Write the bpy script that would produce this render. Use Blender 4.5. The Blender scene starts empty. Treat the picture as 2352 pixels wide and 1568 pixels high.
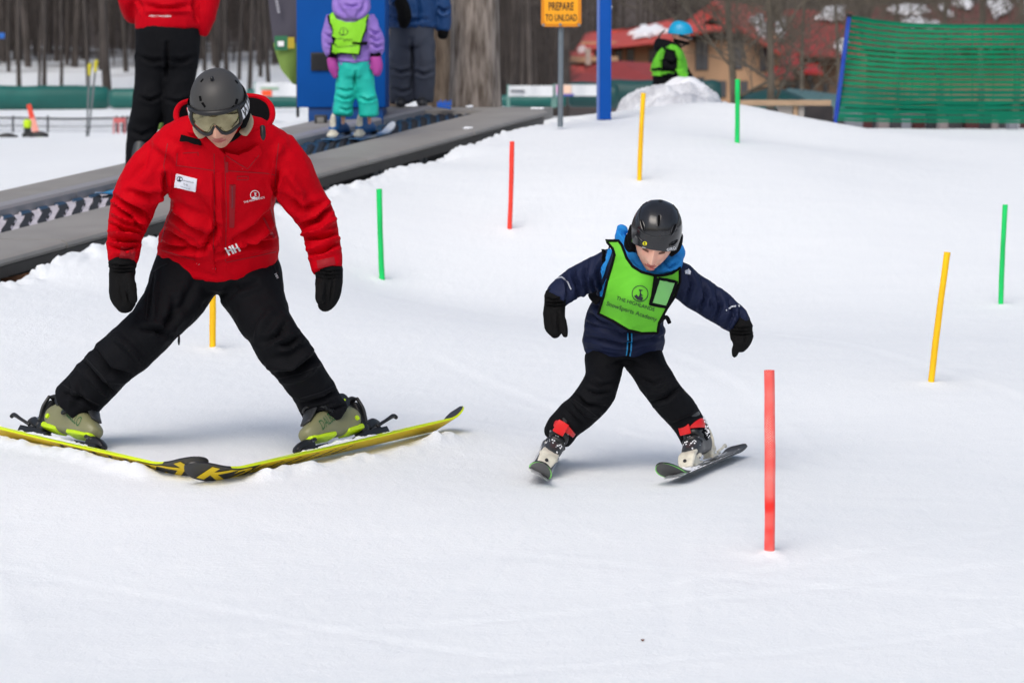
import bpy, bmesh, math, random
import numpy as np
from mathutils import Vector, Matrix, noise
from mathutils.bvhtree import BVHTree

random.seed(7)
rng = np.random.RandomState(7)
scene = bpy.context.scene
COL = scene.collection
V = Vector

# ------------------------------------------------------------------ camera model
FPX = 2352 * 100.0 / 36.0          # focal length in pixels of a 2352 px wide frame
HOR = 250.0                        # row of the horizon
PITCH = math.atan((784 - HOR) / FPX)
CAM = V((0, 0, 1.4))
FWD = V((0, math.cos(PITCH), -math.sin(PITCH)))
UPV = V((0, math.sin(PITCH), math.cos(PITCH)))
RGT = V((1, 0, 0))

def ray(u, v):
    return FWD + RGT * ((u - 1176) / FPX) + UPV * ((784 - v) / FPX)

def P(u, v, d):
    """A world point d metres in front of the camera seen at column u, row v."""
    r = ray(u, v)
    return CAM + r * (d / r.y)

def proj(p):
    q = p - CAM
    z = q.dot(FWD)
    return 1176 + FPX * q.dot(RGT) / z, 784 - FPX * q.dot(UPV) / z

def proj_np(co):
    q = co - np.array(CAM)
    z = q @ np.array(FWD)
    return 1176 + FPX * (q @ np.array(RGT)) / z, 784 - FPX * (q @ np.array(UPV)) / z

# ------------------------------------------------------------------ materials
def S(r, g, b):
    def f(c):
        c /= 255.0
        return c / 12.92 if c <= 0.04045 else ((c + 0.055) / 1.055) ** 2.4
    return (f(r), f(g), f(b), 1.0)

MATS = {}
def mat(name, col, rough=0.6, metal=0.0, spec=0.5, var=0.0, vscale=8.0, bump=0.0, bscale=60.0, coat=0.0,
        col2=None, sheen=0.0, stretch=None, sss=0.0, alpha=1.0, trans=0.0):
    if name in MATS:
        return MATS[name]
    m = bpy.data.materials.new(name)
    m.use_nodes = True
    nt = m.node_tree
    b = nt.nodes['Principled BSDF']
    b.inputs['Base Color'].default_value = col
    b.inputs['Roughness'].default_value = rough
    b.inputs['Metallic'].default_value = metal
    b.inputs['Specular IOR Level'].default_value = spec
    b.inputs['Coat Weight'].default_value = coat
    b.inputs['Coat Roughness'].default_value = 0.05
    b.inputs['Sheen Weight'].default_value = sheen
    b.inputs['Transmission Weight'].default_value = trans
    if sss:
        b.inputs['Subsurface Weight'].default_value = sss
        b.inputs['Subsurface Radius'].default_value = (0.01, 0.004, 0.002)
    tc = nt.nodes.new('ShaderNodeTexCoord')
    mp = nt.nodes.new('ShaderNodeMapping')
    if stretch:
        mp.inputs['Scale'].default_value = stretch
    nt.links.new(tc.outputs['Object'], mp.inputs['Vector'])
    if var or col2:
        n = nt.nodes.new('ShaderNodeTexNoise')
        n.inputs['Scale'].default_value = vscale
        n.inputs['Detail'].default_value = 5
        nt.links.new(mp.outputs['Vector'], n.inputs['Vector'])
        mx = nt.nodes.new('ShaderNodeMix')
        mx.data_type = 'RGBA'
        rp = nt.nodes.new('ShaderNodeMapRange')
        rp.inputs['From Min'].default_value = 0.35
        rp.inputs['From Max'].default_value = 0.65
        nt.links.new(n.outputs['Fac'], rp.inputs['Value'])
        nt.links.new(rp.outputs['Result'], mx.inputs['Factor'])
        if col2:
            mx.inputs[6].default_value = col
            mx.inputs[7].default_value = col2
        else:
            mx.inputs[6].default_value = tuple(c * (1 - var) for c in col[:3]) + (1,)
            mx.inputs[7].default_value = tuple(min(1, c * (1 + var)) for c in col[:3]) + (1,)
        nt.links.new(mx.outputs[2], b.inputs['Base Color'])
    if bump:
        n2 = nt.nodes.new('ShaderNodeTexNoise')
        n2.inputs['Scale'].default_value = bscale
        n2.inputs['Detail'].default_value = 6
        nt.links.new(mp.outputs['Vector'], n2.inputs['Vector'])
        bp = nt.nodes.new('ShaderNodeBump')
        bp.inputs['Strength'].default_value = bump
        bp.inputs['Distance'].default_value = 0.01
        nt.links.new(n2.outputs['Fac'], bp.inputs['Height'])
        nt.links.new(bp.outputs['Normal'], b.inputs['Normal'])
    MATS[name] = m
    return m

# ------------------------------------------------------------------ mesh collector
class MB:
    def __init__(self):
        self.v = []
        self.f = []
        self.m = []
    def vert(self, p):
        self.v.append(tuple(p))
        return len(self.v) - 1
    def face(self, idx, m=0):
        self.f.append(tuple(idx))
        self.m.append(m)
    def add(self, verts, faces, m=0):
        o = len(self.v)
        self.v.extend(tuple(p) for p in verts)
        for f in faces:
            self.f.append(tuple(i + o for i in f))
            self.m.append(m)
        return self
    def addmesh(self, me, m=0, mtx=None):
        o = len(self.v)
        for w in me.vertices:
            self.v.append(tuple(mtx @ w.co if mtx else w.co))
        for p in me.polygons:
            self.f.append(tuple(i + o for i in p.vertices))
            self.m.append(m if m is not None else p.material_index)
        return self
    def box(self, c, sx, sy, sz, rot=None, m=0, bev=0.0):
        """Box centred at c with full sizes; bevelled corners when bev > 0."""
        c = V(c)
        R = rot if rot is not None else Matrix.Identity(3)
        if bev <= 0:
            pts = [c + R @ V((x * sx / 2, y * sy / 2, z * sz / 2)) for z in (-1, 1) for y in (-1, 1) for x in (-1, 1)]
            self.add(pts, [(0, 2, 3, 1), (4, 5, 7, 6), (0, 1, 5, 4), (2, 6, 7, 3), (0, 4, 6, 2), (1, 3, 7, 5)], m)
        else:
            bm = bmesh.new()
            bmesh.ops.create_cube(bm, size=1.0)
            for w in bm.verts:
                w.co = V((w.co.x * sx, w.co.y * sy, w.co.z * sz))
            bmesh.ops.bevel(bm, geom=bm.edges[:], offset=min(bev, 0.45 * min(sx, sy, sz)), segments=2, affect='EDGES', profile=0.6)
            bm.verts.index_update()
            self.add([c + R @ w.co for w in bm.verts], [[w.index for w in f.verts] for f in bm.faces], m)
            bm.free()
        return self
    def cyl(self, a, b, r, r2=None, n=16, m=0, cap=True):
        a, b = V(a), V(b)
        r2 = r if r2 is None else r2
        t = (b - a).normalized()
        s = t.orthogonal().normalized()
        q = t.cross(s)
        pts = []
        for c, rr in ((a, r), (b, r2)):
            for k in range(n):
                an = 2 * math.pi * k / n
                pts.append(c + (s * math.cos(an) + q * math.sin(an)) * rr)
        fs = [(k, (k + 1) % n, n + (k + 1) % n, n + k) for k in range(n)]
        if cap:
            fs += [tuple(range(n - 1, -1, -1)), tuple(range(n, 2 * n))]
        self.add(pts, fs, m)
        return self
    def sphere(self, c, r, n=12, m=0, sc=(1, 1, 1), rot=None, jit=0.0):
        c = V(c)
        R = rot if rot is not None else Matrix.Identity(3)
        pts = [c + R @ V((0, 0, r * sc[2]))]
        rows = max(4, n // 2)
        for i in range(1, rows):
            th = math.pi * i / rows
            for k in range(n):
                ph = 2 * math.pi * k / n
                j = 1 + (random.uniform(-jit, jit) if jit else 0)
                pts.append(c + R @ V((r * sc[0] * math.sin(th) * math.cos(ph) * j, r * sc[1] * math.sin(th) * math.sin(ph) * j, r * sc[2] * math.cos(th) * j)))
        pts.append(c + R @ V((0, 0, -r * sc[2])))
        L = len(pts) - 1
        fs = [(0, 1 + k, 1 + (k + 1) % n) for k in range(n)]
        for i in range(rows - 2):
            for k in range(n):
                a = 1 + i * n + k
                b = 1 + i * n + (k + 1) % n
                fs.append((a, a + n, b + n, b))
        o = 1 + (rows - 2) * n
        fs += [(L, o + (k + 1) % n, o + k) for k in range(n)]
        self.add(pts, fs, m)
        return self
    def tube(self, pts, rad, n=16, front=V((0, -1, 0)), sub=5, m=0, capr=0.6, p=2.0, closed=False):
        """A swept tube: pts are points, rad radii or (half width, half thickness) pairs; rounded caps."""
        pts = [V(q) for q in pts]
        rad = [(r, r) if not isinstance(r, (tuple, list)) else r for r in rad]
        N = len(pts)
        cp, cr = [], []
        def cm(a, b, c, d, t):
            return 0.5 * ((2 * b) + (c - a) * t + (2 * a - 5 * b + 4 * c - d) * t * t + (3 * b - a - 3 * c + d) * t ** 3)
        segs = N if closed else N - 1
        for i in range(segs):
            if closed:
                ids = [(i - 1) % N, i, (i + 1) % N, (i + 2) % N]
            else:
                ids = [max(i - 1, 0), i, i + 1, min(i + 2, N - 1)]
            for k in range(sub):
                t = k / sub
                cp.append(cm(*[pts[j] for j in ids], t))
                cr.append(tuple(max(1e-4, cm(*[rad[j][q] for j in ids], t)) for q in (0, 1)))
        if not closed:
            cp.append(pts[-1])
            cr.append(rad[-1])
        M = len(cp)
        rings = []
        for i in range(M):
            if closed:
                t = cp[(i + 1) % M] - cp[i - 1]
            else:
                t = cp[min(i + 1, M - 1)] - cp[max(i - 1, 0)]
            t = t.normalized()
            fr = front(i / max(1, M - 1)) if callable(front) else front
            s = t.cross(fr)
            s = s.normalized() if s.length > 1e-5 else t.orthogonal().normalized()
            q = s.cross(t).normalized()
            rings.append((cp[i], s, q, cr[i], t))
        if not closed and capr > 0:
            def cap(R, sg):
                c, s, q, (a, b), t = R
                out = []
                for k in (1, 2, 3):
                    an = k * math.pi / 6 * 0.97
                    out.append((c + t * sg * min(a, b) * capr * math.sin(an), s, q, (a * math.cos(an), b * math.cos(an)), t))
                return out
            rings = list(reversed(cap(rings[0], -1))) + rings + cap(rings[-1], 1)
        o = len(self.v)
        for c, s, q, (a, b), t in rings:
            for k in range(n):
                an = 2 * math.pi * k / n
                ca, sa = math.cos(an), math.sin(an)
                if p != 2.0:
                    ca = math.copysign(abs(ca) ** (2 / p), ca)
                    sa = math.copysign(abs(sa) ** (2 / p), sa)
                self.v.append(tuple(c + s * a * ca + q * b * sa))
        R = len(rings)
        for i in range(R if closed else R - 1):
            for k in range(n):
                a0 = o + i * n + k
                a1 = o + i * n + (k + 1) % n
                b0 = o + ((i + 1) % R) * n + k
                b1 = o + ((i + 1) % R) * n + (k + 1) % n
                self.face((a0, b0, b1, a1), m)
        if not closed:
            self.face([o + k for k in range(n)], m)
            self.face([o + (R - 1) * n + k for k in range(n - 1, -1, -1)], m)
        return self
    def grid(self, fn, nu, nv, m=0, mf=None, closeu=False):
        """A sheet of fn(s, t) with s, t in 0..1."""
        o = len(self.v)
        for j in range(nv + 1):
            for i in range(nu + 1):
                self.v.append(tuple(fn(i / nu, j / nv)))
        w = nu + 1
        for j in range(nv):
            for i in range(nu):
                mm = mf((i + .5) / nu, (j + .5) / nv) if mf else m
                self.face((o + j * w + i, o + j * w + i + 1, o + (j + 1) * w + i + 1, o + (j + 1) * w + i), mm)
        return self
    def mesh(self, name='m'):
        me = bpy.data.meshes.new(name)
        me.from_pydata(self.v, [], self.f)
        if self.m:
            me.polygons.foreach_set('material_index', self.m)
        me.update()
        return me

def mod_mesh(me, mods):
    """A copy of the mesh with modifiers [(type, {settings})] applied."""
    ob = bpy.data.objects.new('tmp', me)
    COL.objects.link(ob)
    for t, st in mods:
        md = ob.modifiers.new(t, t)
        for k, val in st.items():
            setattr(md, k, val)
    dg = bpy.context.evaluated_depsgraph_get()
    dg.update()
    out = bpy.data.meshes.new_from_object(ob.evaluated_get(dg))
    bpy.data.objects.remove(ob)
    return out

def remesh(mb, voxel, smooth=6, fac=0.5):
    me = mb.mesh()
    bm = bmesh.new()
    bm.from_mesh(me)
    bmesh.ops.recalc_face_normals(bm, faces=bm.faces[:])
    bm.to_mesh(me)
    bm.free()
    return mod_mesh(me, [('REMESH', dict(mode='VOXEL', voxel_size=voxel, use_smooth_shade=True)),
                         ('SMOOTH', dict(factor=fac, iterations=smooth))])

def getco(me):
    co = np.empty(len(me.vertices) * 3)
    me.vertices.foreach_get('co', co)
    return co.reshape(-1, 3)

def getno(me):
    no = np.empty(len(me.vertices) * 3)
    me.vertices.foreach_get('normal', no)
    return no.reshape(-1, 3)

def setco(me, co):
    me.vertices.foreach_set('co', co.reshape(-1))
    me.update()

def wrinkle(me, folds=(), amp=0.004, scale=9.0, seed=0.0, stretch=(1, 1, 1), ridged=True, gain=1.6):
    """Cloth: creased noise all over plus drawn folds (pixel polylines) that dent or lift the side facing the photographer."""
    co, no = getco(me), getno(me)
    d = np.zeros(len(co))
    if amp:
        sx, sy, sz = stretch
        for i in range(len(co)):
            q = V((co[i, 0] * scale * sx + seed, co[i, 1] * scale * sy, co[i, 2] * scale * sz))
            n1 = noise.noise(q)
            n2 = noise.noise(q * 2.3 + V((5, 1, 9)))
            d[i] = ((1 - 2.2 * abs(n1)) if ridged else n1) * amp + n2 * amp * 0.4
    if folds:
        u, v = proj_np(co)
        face = np.clip(-(no @ np.array(FWD)) * 2.5, 0, 1)
        for fo in folds:
            pl, w, h = fo[0], fo[1], fo[2]
            best = np.full(len(co), 1e9)
            tt = np.zeros(len(co))
            L = len(pl) - 1
            for k in range(L):
                ax, ay = pl[k]
                bx, by = pl[k + 1]
                dx, dy = bx - ax, by - ay
                t = np.clip(((u - ax) * dx + (v - ay) * dy) / (dx * dx + dy * dy), 0, 1)
                ds = np.hypot(u - ax - t * dx, v - ay - t * dy)
                near = ds < best
                best = np.where(near, ds, best)
                tt = np.where(near, (k + t) / L, tt)
            taper = np.sin(np.pi * np.clip(tt, 0.06, 0.94)) ** 0.5
            d += face * taper * h * gain * (np.exp(-(best / w) ** 2) - 0.45 * np.exp(-((best - 2.0 * w) / (1.1 * w)) ** 2))
    setco(me, co + no * d[:, None])
    return me

# ------------------------------------------------------------------ linking things and parts
ORG = {}
SPLIT = {'zip', 'lime_sole', 'ear_pad', 'seam', 'snap_button', 'cuff_tab', 'rivet', 'ankle_pivot', 'vest_strap', 'silver_piping', 'blue_underarm_panel', 'sign_bolt', 'pole_cap',
         'banner_post', 'dormer_roof', 'end_plate', 'fence_rail', 'shell_seam', 'hair', 'collar_flap', 'brim', 'goggle_strap', 'buckle', 'power_strap', 'net_pole', 'snow_scraps', 'trail_sign'}
def islands(me):
    n = len(me.vertices)
    par = list(range(n))
    def fd(i):
        while par[i] != i:
            par[i] = par[par[i]]
            i = par[i]
        return i
    for p in me.polygons:
        vs = list(p.vertices)
        a = fd(vs[0])
        for b in vs[1:]:
            b = fd(b)
            if a != b:
                par[b] = a
    out = {}
    for p in me.polygons:
        out.setdefault(fd(p.vertices[0]), []).append(p)
    return list(out.values())
def link(name, me, mats=(), parent=None, org=None, smooth=True):
    if name in SPLIT and parent is not None:
        isl = islands(me)
        if 1 < len(isl) <= 24:
            last = None
            for faces in isl:
                ids = {}
                mb = MB()
                for p in faces:
                    f = []
                    for i in p.vertices:
                        if i not in ids:
                            ids[i] = mb.vert(me.vertices[i].co)
                        f.append(ids[i])
                    mb.face(f, p.material_index)
                last = link1(name, mb.mesh(), mats, parent, org, smooth)
            return last
    return link1(name, me, mats, parent, org, smooth)
def link1(name, me, mats=(), parent=None, org=None, smooth=True):
    """Link a mesh given in world coordinates; a part uses its thing's origin."""
    ob = bpy.data.objects.new(name, me)
    me.name = name
    o = ORG[parent.name] if parent is not None else (V(org) if org is not None else V((0, 0, 0)))
    if len(me.vertices):
        co = getco(me)
        setco(me, co - np.array(o))
    if mats:
        mi = np.zeros(len(me.polygons), dtype=np.int32)
        me.polygons.foreach_get('material_index', mi)
        me.materials.clear()
        for m in (mats if isinstance(mats, (list, tuple)) else [mats]):
            me.materials.append(m)
        me.polygons.foreach_set('material_index', mi)
    if smooth:
        me.polygons.foreach_set('use_smooth', [True] * len(me.polygons))
        try:
            me.set_sharp_from_angle(angle=math.radians(38))
        except Exception:
            pass
    COL.objects.link(ob)
    ORG[ob.name] = o
    if parent is not None:
        ob.parent = parent
    else:
        ob.location = o
    return ob

def tag(ob, label=None, cat=None, group=None, kind=None):
    if label: ob['label'] = label
    if cat: ob['category'] = cat
    if group: ob['group'] = group
    if kind: ob['kind'] = kind
    return ob

def empty(name, org, label, cat, group=None):
    ob = bpy.data.objects.new(name, None)
    ob.empty_display_size = 0.1
    COL.objects.link(ob)
    ob.location = org
    ORG[ob.name] = V(org)
    return tag(ob, label, cat, group)

# ------------------------------------------------------------------ patches laid on a surface
def bvh_of(*meshes):
    vs, fs = [], []
    for me in meshes:
        o = len(vs)
        vs += [w.co.copy() for w in me.vertices]
        fs += [[i + o for i in p.vertices] for p in me.polygons]
    return BVHTree.FromPolygons(vs, fs)

def lay(bvh, u, v, off):
    r = ray(u, v).normalized()
    h = bvh.ray_cast(CAM, r)
    if h[0] is None:
        g = P(u, v, 11)
        # closest surface point to the ray
        best = None
        for k in range(40):
            q = CAM + r * (9.6 + k * 0.06)
            n = bvh.find_nearest(q)
            if n[0] is not None and (best is None or n[3] < best[3]):
                best = n
        h = best
    n = h[1]
    if n.dot(r) > 0:
        n = -n
    return h[0] + n * off, n

def polyfill(poly, step):
    bm = bmesh.new()
    vs = [bm.verts.new((x, y, 0)) for x, y in poly]
    bm.faces.new(vs)
    bm.normal_update()
    bmesh.ops.triangulate(bm, faces=bm.faces[:])
    bm.normal_update()
    for _ in range(9):
        es = [e for e in bm.edges if e.calc_length() > step]
        if not es:
            break
        bmesh.ops.subdivide_edges(bm, edges=es, cuts=1)
        bmesh.ops.triangulate(bm, faces=[f for f in bm.faces if len(f.verts) > 3])
    bm.verts.index_update()
    pts = [(w.co.x, w.co.y) for w in bm.verts]
    fs = [[w.index for w in f.verts] for f in bm.faces]
    bd = [(e.verts[0].index, e.verts[1].index) for e in bm.edges if e.is_boundary]
    bm.free()
    return pts, fs, bd

def patch(mb, bvh, poly, off=0.003, step=6, m=0, thick=0.0):
    """A piece of cloth cut to poly (pixels) lying on the surface, off metres proud."""
    pts, fs, bd = polyfill(poly, step)
    top = [lay(bvh, u, v, off) for u, v in pts]
    o = len(mb.v)
    mb.add([t[0] for t in top], [], m)
    for f in fs:
        a, b, c = [top[i][0] for i in f]
        nn = (b - a).cross(c - a)
        if nn.dot(top[f[0]][1]) < 0:
            f = f[::-1]
        mb.face([o + i for i in f], m)
    th = thick or off + 0.004
    lo = len(mb.v)
    mb.v.extend(tuple(t[0] - t[1] * th) for t in top)
    for a, b in bd:
        mb.face((o + a, o + b, lo + b, lo + a), m)
    return mb

def strip(mb, bvh, line, w, off=0.003, m=0, closed=False, sub=6, thick=None):
    """A narrow band of width w pixels following a pixel polyline on the surface."""
    pl = [V((x, y, 0)) for x, y in line]
    if closed:
        pl.append(pl[0])
    dense = []
    for i in range(len(pl) - 1):
        k = max(1, int((pl[i + 1] - pl[i]).length / sub))
        dense += [pl[i].lerp(pl[i + 1], j / k) for j in range(k)]
    dense.append(pl[-1])
    o = len(mb.v)
    n = len(dense)
    for i, q in enumerate(dense):
        t = (dense[min(i + 1, n - 1)] - dense[max(i - 1, 0)]).normalized()
        s = V((-t.y, t.x, 0)) * (w / 2)
        a, na = lay(bvh, q.x - s.x, q.y - s.y, off)
        b, nb = lay(bvh, q.x + s.x, q.y + s.y, off)
        th = thick or off + 0.003
        mb.v += [tuple(a - na * th), tuple(a), tuple(b), tuple(b - nb * th)]
    for i in range(n - 1):
        for k in range(3):
            mb.face((o + 4 * i + k, o + 4 * i + k + 1, o + 4 * i + 5 + k, o + 4 * i + 4 + k), m)
    return mb

def snow_sheet(c, R, x0, x1, y0, y1, z, dens, seed=0.0, h=.016):
    """Loose snow lying on a ski: a lumpy sheet that dips under the surface where there is none."""
    mb = MB()
    nx, ny = 14, int((y1 - y0) / .007)
    def fn(s, t):
        x, y = x0 + (x1 - x0) * s, y0 + (y1 - y0) * t
        q = V((x * 30 + seed, y * 30, seed))
        n = noise.noise(q * .8) + .6 * noise.noise(q * 2.1) + .3 * noise.noise(q * 4.5)
        e = min(1, 6 * min(s, 1 - s)) * min(1, 30 * min(t, 1 - t))
        hh = h * (n * .7 - .75 + 1.25 * dens(x, y)) * e - .004 * (1 - e)
        return c + R @ V((x, y, z + max(hh, -.004)))
    mb.grid(fn, nx, ny, 0)
    return mb.mesh()
FONT = None
def text_polys(s, bold=0.0, step=0.12):
    cu = bpy.data.curves.new('t', 'FONT')
    cu.body = s
    cu.align_x = 'CENTER'
    cu.align_y = 'CENTER'
    cu.resolution_u = 3
    cu.offset = bold
    ob = bpy.data.objects.new('t', cu)
    COL.objects.link(ob)
    dg = bpy.context.evaluated_depsgraph_get()
    dg.update()
    me = bpy.data.meshes.new_from_object(ob.evaluated_get(dg))
    bpy.data.objects.remove(ob)
    bm = bmesh.new()
    bm.from_mesh(me)
    bmesh.ops.triangulate(bm, faces=bm.faces[:])
    for _ in range(4):
        es = [e for e in bm.edges if e.calc_length() > step * 2]
        if not es:
            break
        bmesh.ops.subdivide_edges(bm, edges=es, cuts=1)
        bmesh.ops.triangulate(bm, faces=[f for f in bm.faces if len(f.verts) > 3])
    bm.verts.index_update()
    pts = [(w.co.x, w.co.y) for w in bm.verts]
    fs = [[w.index for w in f.verts] for f in bm.faces]
    bm.free()
    if pts:
        xs = [p[0] for p in pts]
        ys = [p[1] for p in pts]
        w = max(xs) - min(xs)
        cx, cy = (max(xs) + min(xs)) / 2, (max(ys) + min(ys)) / 2
        pts = [((x - cx) / w, (y - cy) / w) for x, y in pts]   # width 1
    return pts, fs

def text_on(mb, bvh, s, c, ex, ey, off=0.004, m=0, bold=0.0):
    """Lettering on a surface: c centre pixel, ex the pixel vector of the whole width, ey the pixel 'up' vector of the same length."""
    ey = (ex[1], -ex[0])
    pts, fs = text_polys(s, bold)
    o = len(mb.v)
    ts = [lay(bvh, c[0] + ex[0] * x + ey[0] * y, c[1] + ex[1] * x + ey[1] * y, off) for x, y in pts]
    mb.v += [tuple(t[0]) for t in ts]
    for f in fs:
        a, b, cc = [ts[i][0] for i in f]
        if (b - a).cross(cc - a).dot(ts[f[0]][1]) < 0:
            f = f[::-1]
        mb.face([o + i for i in f], m)
    return mb

def text_flat(mb, s, c, ex, ey, m=0, bold=0.0):
    """Flat lettering in the plane of the vectors ex (whole width) and ey (up, same length)."""
    pts, fs = text_polys(s, bold)
    c, ex, ey = V(c), V(ex), V(ey)
    mb.add([c + ex * x + ey * y for x, y in pts], fs, m)
    return mb

def ring_px(mb, bvh, c, r, w, off, m=0, n=28, ex=(1, 0), ey=(0, 1)):
    ln = [(c[0] + r * (math.cos(2 * math.pi * k / n) * ex[0] + math.sin(2 * math.pi * k / n) * ey[0]),
           c[1] + r * (math.cos(2 * math.pi * k / n) * ex[1] + math.sin(2 * math.pi * k / n) * ey[1])) for k in range(n)]
    strip(mb, bvh, ln + [ln[0]], w, off, m, sub=3, thick=0.001)

def frame_of(fwd, up):
    f = V(fwd).normalized()
    r = f.cross(V(up)).normalized()
    u = r.cross(f).normalized()
    return Matrix((r, f, u)).transposed()      # columns: right, forward, up

def smoothstep(a, b, x):
    t = min(1, max(0, (x - a) / (b - a)))
    return t * t * (3 - 2 * t)
# ------------------------------------------------------------------ camera, light
cam = bpy.data.cameras.new('camera')
cam.lens = 100
cam.sensor_width = 36
cam.sensor_fit = 'HORIZONTAL'
cam.clip_start = 0.1
cam.clip_end = 3000
cam.dof.use_dof = True
cam.dof.focus_distance = 10.8
cam.dof.aperture_fstop = 5.6
camo = bpy.data.objects.new('camera', cam)
COL.objects.link(camo)
camo.location = CAM
camo.rotation_euler = (math.pi / 2 - PITCH, 0, 0)
scene.camera = camo

w = bpy.data.worlds.new('World')
scene.world = w
w.use_nodes = True
nt = w.node_tree
bg = nt.nodes['Background']
sky = nt.nodes.new('ShaderNodeTexSky')
sky.sky_type = 'NISHITA'
sky.sun_disc = False
SUN_EL, SUN_AZ = math.radians(48), math.radians(200)
sky.sun_elevation = SUN_EL
sky.sun_rotation = SUN_AZ
sky.air_density = 1.0
sky.dust_density = 4.0
sky.ozone_density = 1.0
hs = nt.nodes.new('ShaderNodeHueSaturation')
hs.inputs['Saturation'].default_value = 0.8
nt.links.new(sky.outputs['Color'], hs.inputs['Color'])
nt.links.new(hs.outputs['Color'], bg.inputs['Color'])
bg.inputs['Strength'].default_value = 0.15
sl = bpy.data.lights.new('sun', 'SUN')
sl.energy = 1.15
sl.angle = math.radians(40)
sl.color = (1.0, 0.98, 0.96)
so = bpy.data.objects.new('sun', sl)
COL.objects.link(so)
sd = V((math.sin(SUN_AZ) * math.cos(SUN_EL), math.cos(SUN_AZ) * math.cos(SUN_EL), math.sin(SUN_EL)))
so.rotation_euler = sd.to_track_quat('Z', 'Y').to_euler()
so.location = (0, -5, 20)
scene.view_settings.view_transform = 'Standard'
scene.view_settings.look = 'None'
scene.view_settings.exposure = -0.11
scene.cycles.use_denoising = True
scene.cycles.max_bounces = 8
scene.cycles.diffuse_bounces = 4

# ------------------------------------------------------------------ conveyor frame of reference
CDIR = (FWD + RGT * ((3350 - 1176) / FPX) + UPV * ((784 + 310) / FPX)).normalized()
CH = V((CDIR.x, CDIR.y, 0)).normalized()
CACR = V((-CH.y, CH.x, 0))              # level, across the belt, away from the camera
CNRM = CACR.cross(CDIR).normalized() * -1
if CNRM.z < 0: CNRM = -CNRM
C0 = P(820, 320, 22.5)                  # the girl's feet on the belt
def on_deck(u, v, lift=0.0):
    r = ray(u, v)
    t = (C0 + CNRM * lift - CAM).dot(CNRM) / r.dot(CNRM)
    return CAM + r * t
def ct(p):                              # along, across, above
    q = V(p) - C0
    return q.dot(CDIR), q.dot(CACR), q.dot(CNRM)
def cp(t, a, h=0.0):
    return C0 + CDIR * t + CACR * a + CNRM * h
W_LIP = sum(ct(on_deck(u, v))[1] for u, v in ((0, 584), (250, 518), (734, 396), (1241, 253))) / 4
W_B0 = sum(ct(on_deck(u, v))[1] for u, v in ((0, 539.5), (250, 474), (697.6, 357), (1100, 256))) / 4
W_B1 = sum(ct(on_deck(u, v))[1] for u, v in ((0, 490), (270, 423), (679, 323), (981, 250.6))) / 4
W_CURB = sum(ct(on_deck(u, v))[1] for u, v in ((0, 472), (269, 413), (677, 313))) / 3
W_BACK = sum(ct(on_deck(u, v))[1] for u, v in ((0, 441.6), (249.6, 388), (658.6, 296), (877, 245))) / 4
T_A = ct(on_deck(-250, 650))[0]
T_B = ct(on_deck(1241, 253))[0]
T_B2 = ct(on_deck(981, 250.6))[0]
print('conveyor', W_LIP, W_B0, W_B1, W_CURB, W_BACK, T_A, T_B, T_B2, ct(on_deck(0, 584))[0], on_deck(0, 584), on_deck(1241, 253))

# ------------------------------------------------------------------ the ground as one height field
EDGE = [(-200, 700), (0, 648), (40, 645), (80, 625), (110, 600), (180, 580), (240, 560), (365, 545), (480, 515), (640, 470), (747, 438), (789, 427),
        (825, 417), (867, 405), (919, 381), (991, 375), (1023, 360), (1043, 339), (1075, 330), (1101, 331), (1121, 316), (1168, 303),
        (1207, 290), (1244, 287)]
edge_w = []
for u, v in EDGE:                       # the cut snow edge stands a little in front of the conveyor's side
    lo, hi = 8.0, 30.0
    for _ in range(40):
        md = (lo + hi) / 2
        if ct(P(u, v, md))[1] < W_LIP - 0.28: lo = md
        else: hi = md
    edge_w.append(P(u, v, lo))

front_pts = [P(*a) for a in [
    (1767, 1272, 9.4), (150, 1040, 10.85), (780, 1055, 10.95), (465, 1118, 10.25), (0, 1000, 11.5), (1050, 992, 11.6),
    (1228, 1122, 10.5), (1245, 1085, 10.95), (1530, 1122, 10.5), (1600, 1085, 10.95), (1695, 1049, 11.45),
    (488, 803, 13.8), (2150, 880, 13.2), (2304, 701, 17.2), (875, 645, 17.8), (1172, 528, 19.2), (1470, 416, 20.4), (1693, 327, 22.3),
    (1250, 286, 25.0), (1400, 266, 25.0), (1500, 250, 25.3), (1600, 236, 25.5), (1690, 238, 25.5), (1750, 262, 26.0), (1840, 291, 27.0), (2000, 296, 28.5),
    (2352, 297, 29.0), (1850, 332, 23.8), (2000, 338, 24.0), (2352, 342, 24.0), (2150, 440, 21.0), (1940, 300, 26.5), (1500, 1000, 12.2), (1176, 1568, 7.9), (0, 1568, 7.9), (2352, 1568, 7.9),
    (2352, 1100, 11), (1900, 950, 12.6), (1100, 780, 14.4), (200, 760, 13.9), (0, 1250, 9.6), (750, 1300, 9.3)]]
front_pts += edge_w
front_pts += [V(p) for p in [(-4, 3, -0.25), (4, 3, -0.25), (0, -4, -0.5), (-8, 8, -0.1), (8, 8, -0.1), (9, 18, 0.35), (9, 27, 1.0), (-9, 14, 0.1),
                             (0.6, 31, 1.05), (2.5, 31, 1.05), (6, 33, 1.15), (10, 34, 1.15), (-14, 2, -0.4), (14, 2, -0.4)]]
back_pts = [cp(t, W_BACK + 0.25, -0.06) for t in np.linspace(T_A - 2, T_B2 + 1, 9)]
back_pts += [V(p) for p in [(-7.5, 42, 1.0), (-3, 42, 1.0), (0, 42, 1.05), (5, 42, 1.1), (-7, 33, 1.0), (-4, 31, 1.0), (-12, 20, 0.6), (-12, 12, 0.3), (-16, 40, 1.0),
                            (-2, 30, 1.1), (0.5, 30, 1.15), (3, 34, 1.15), (-1, 50, 1.0), (-20, 30, .9)]]
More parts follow.
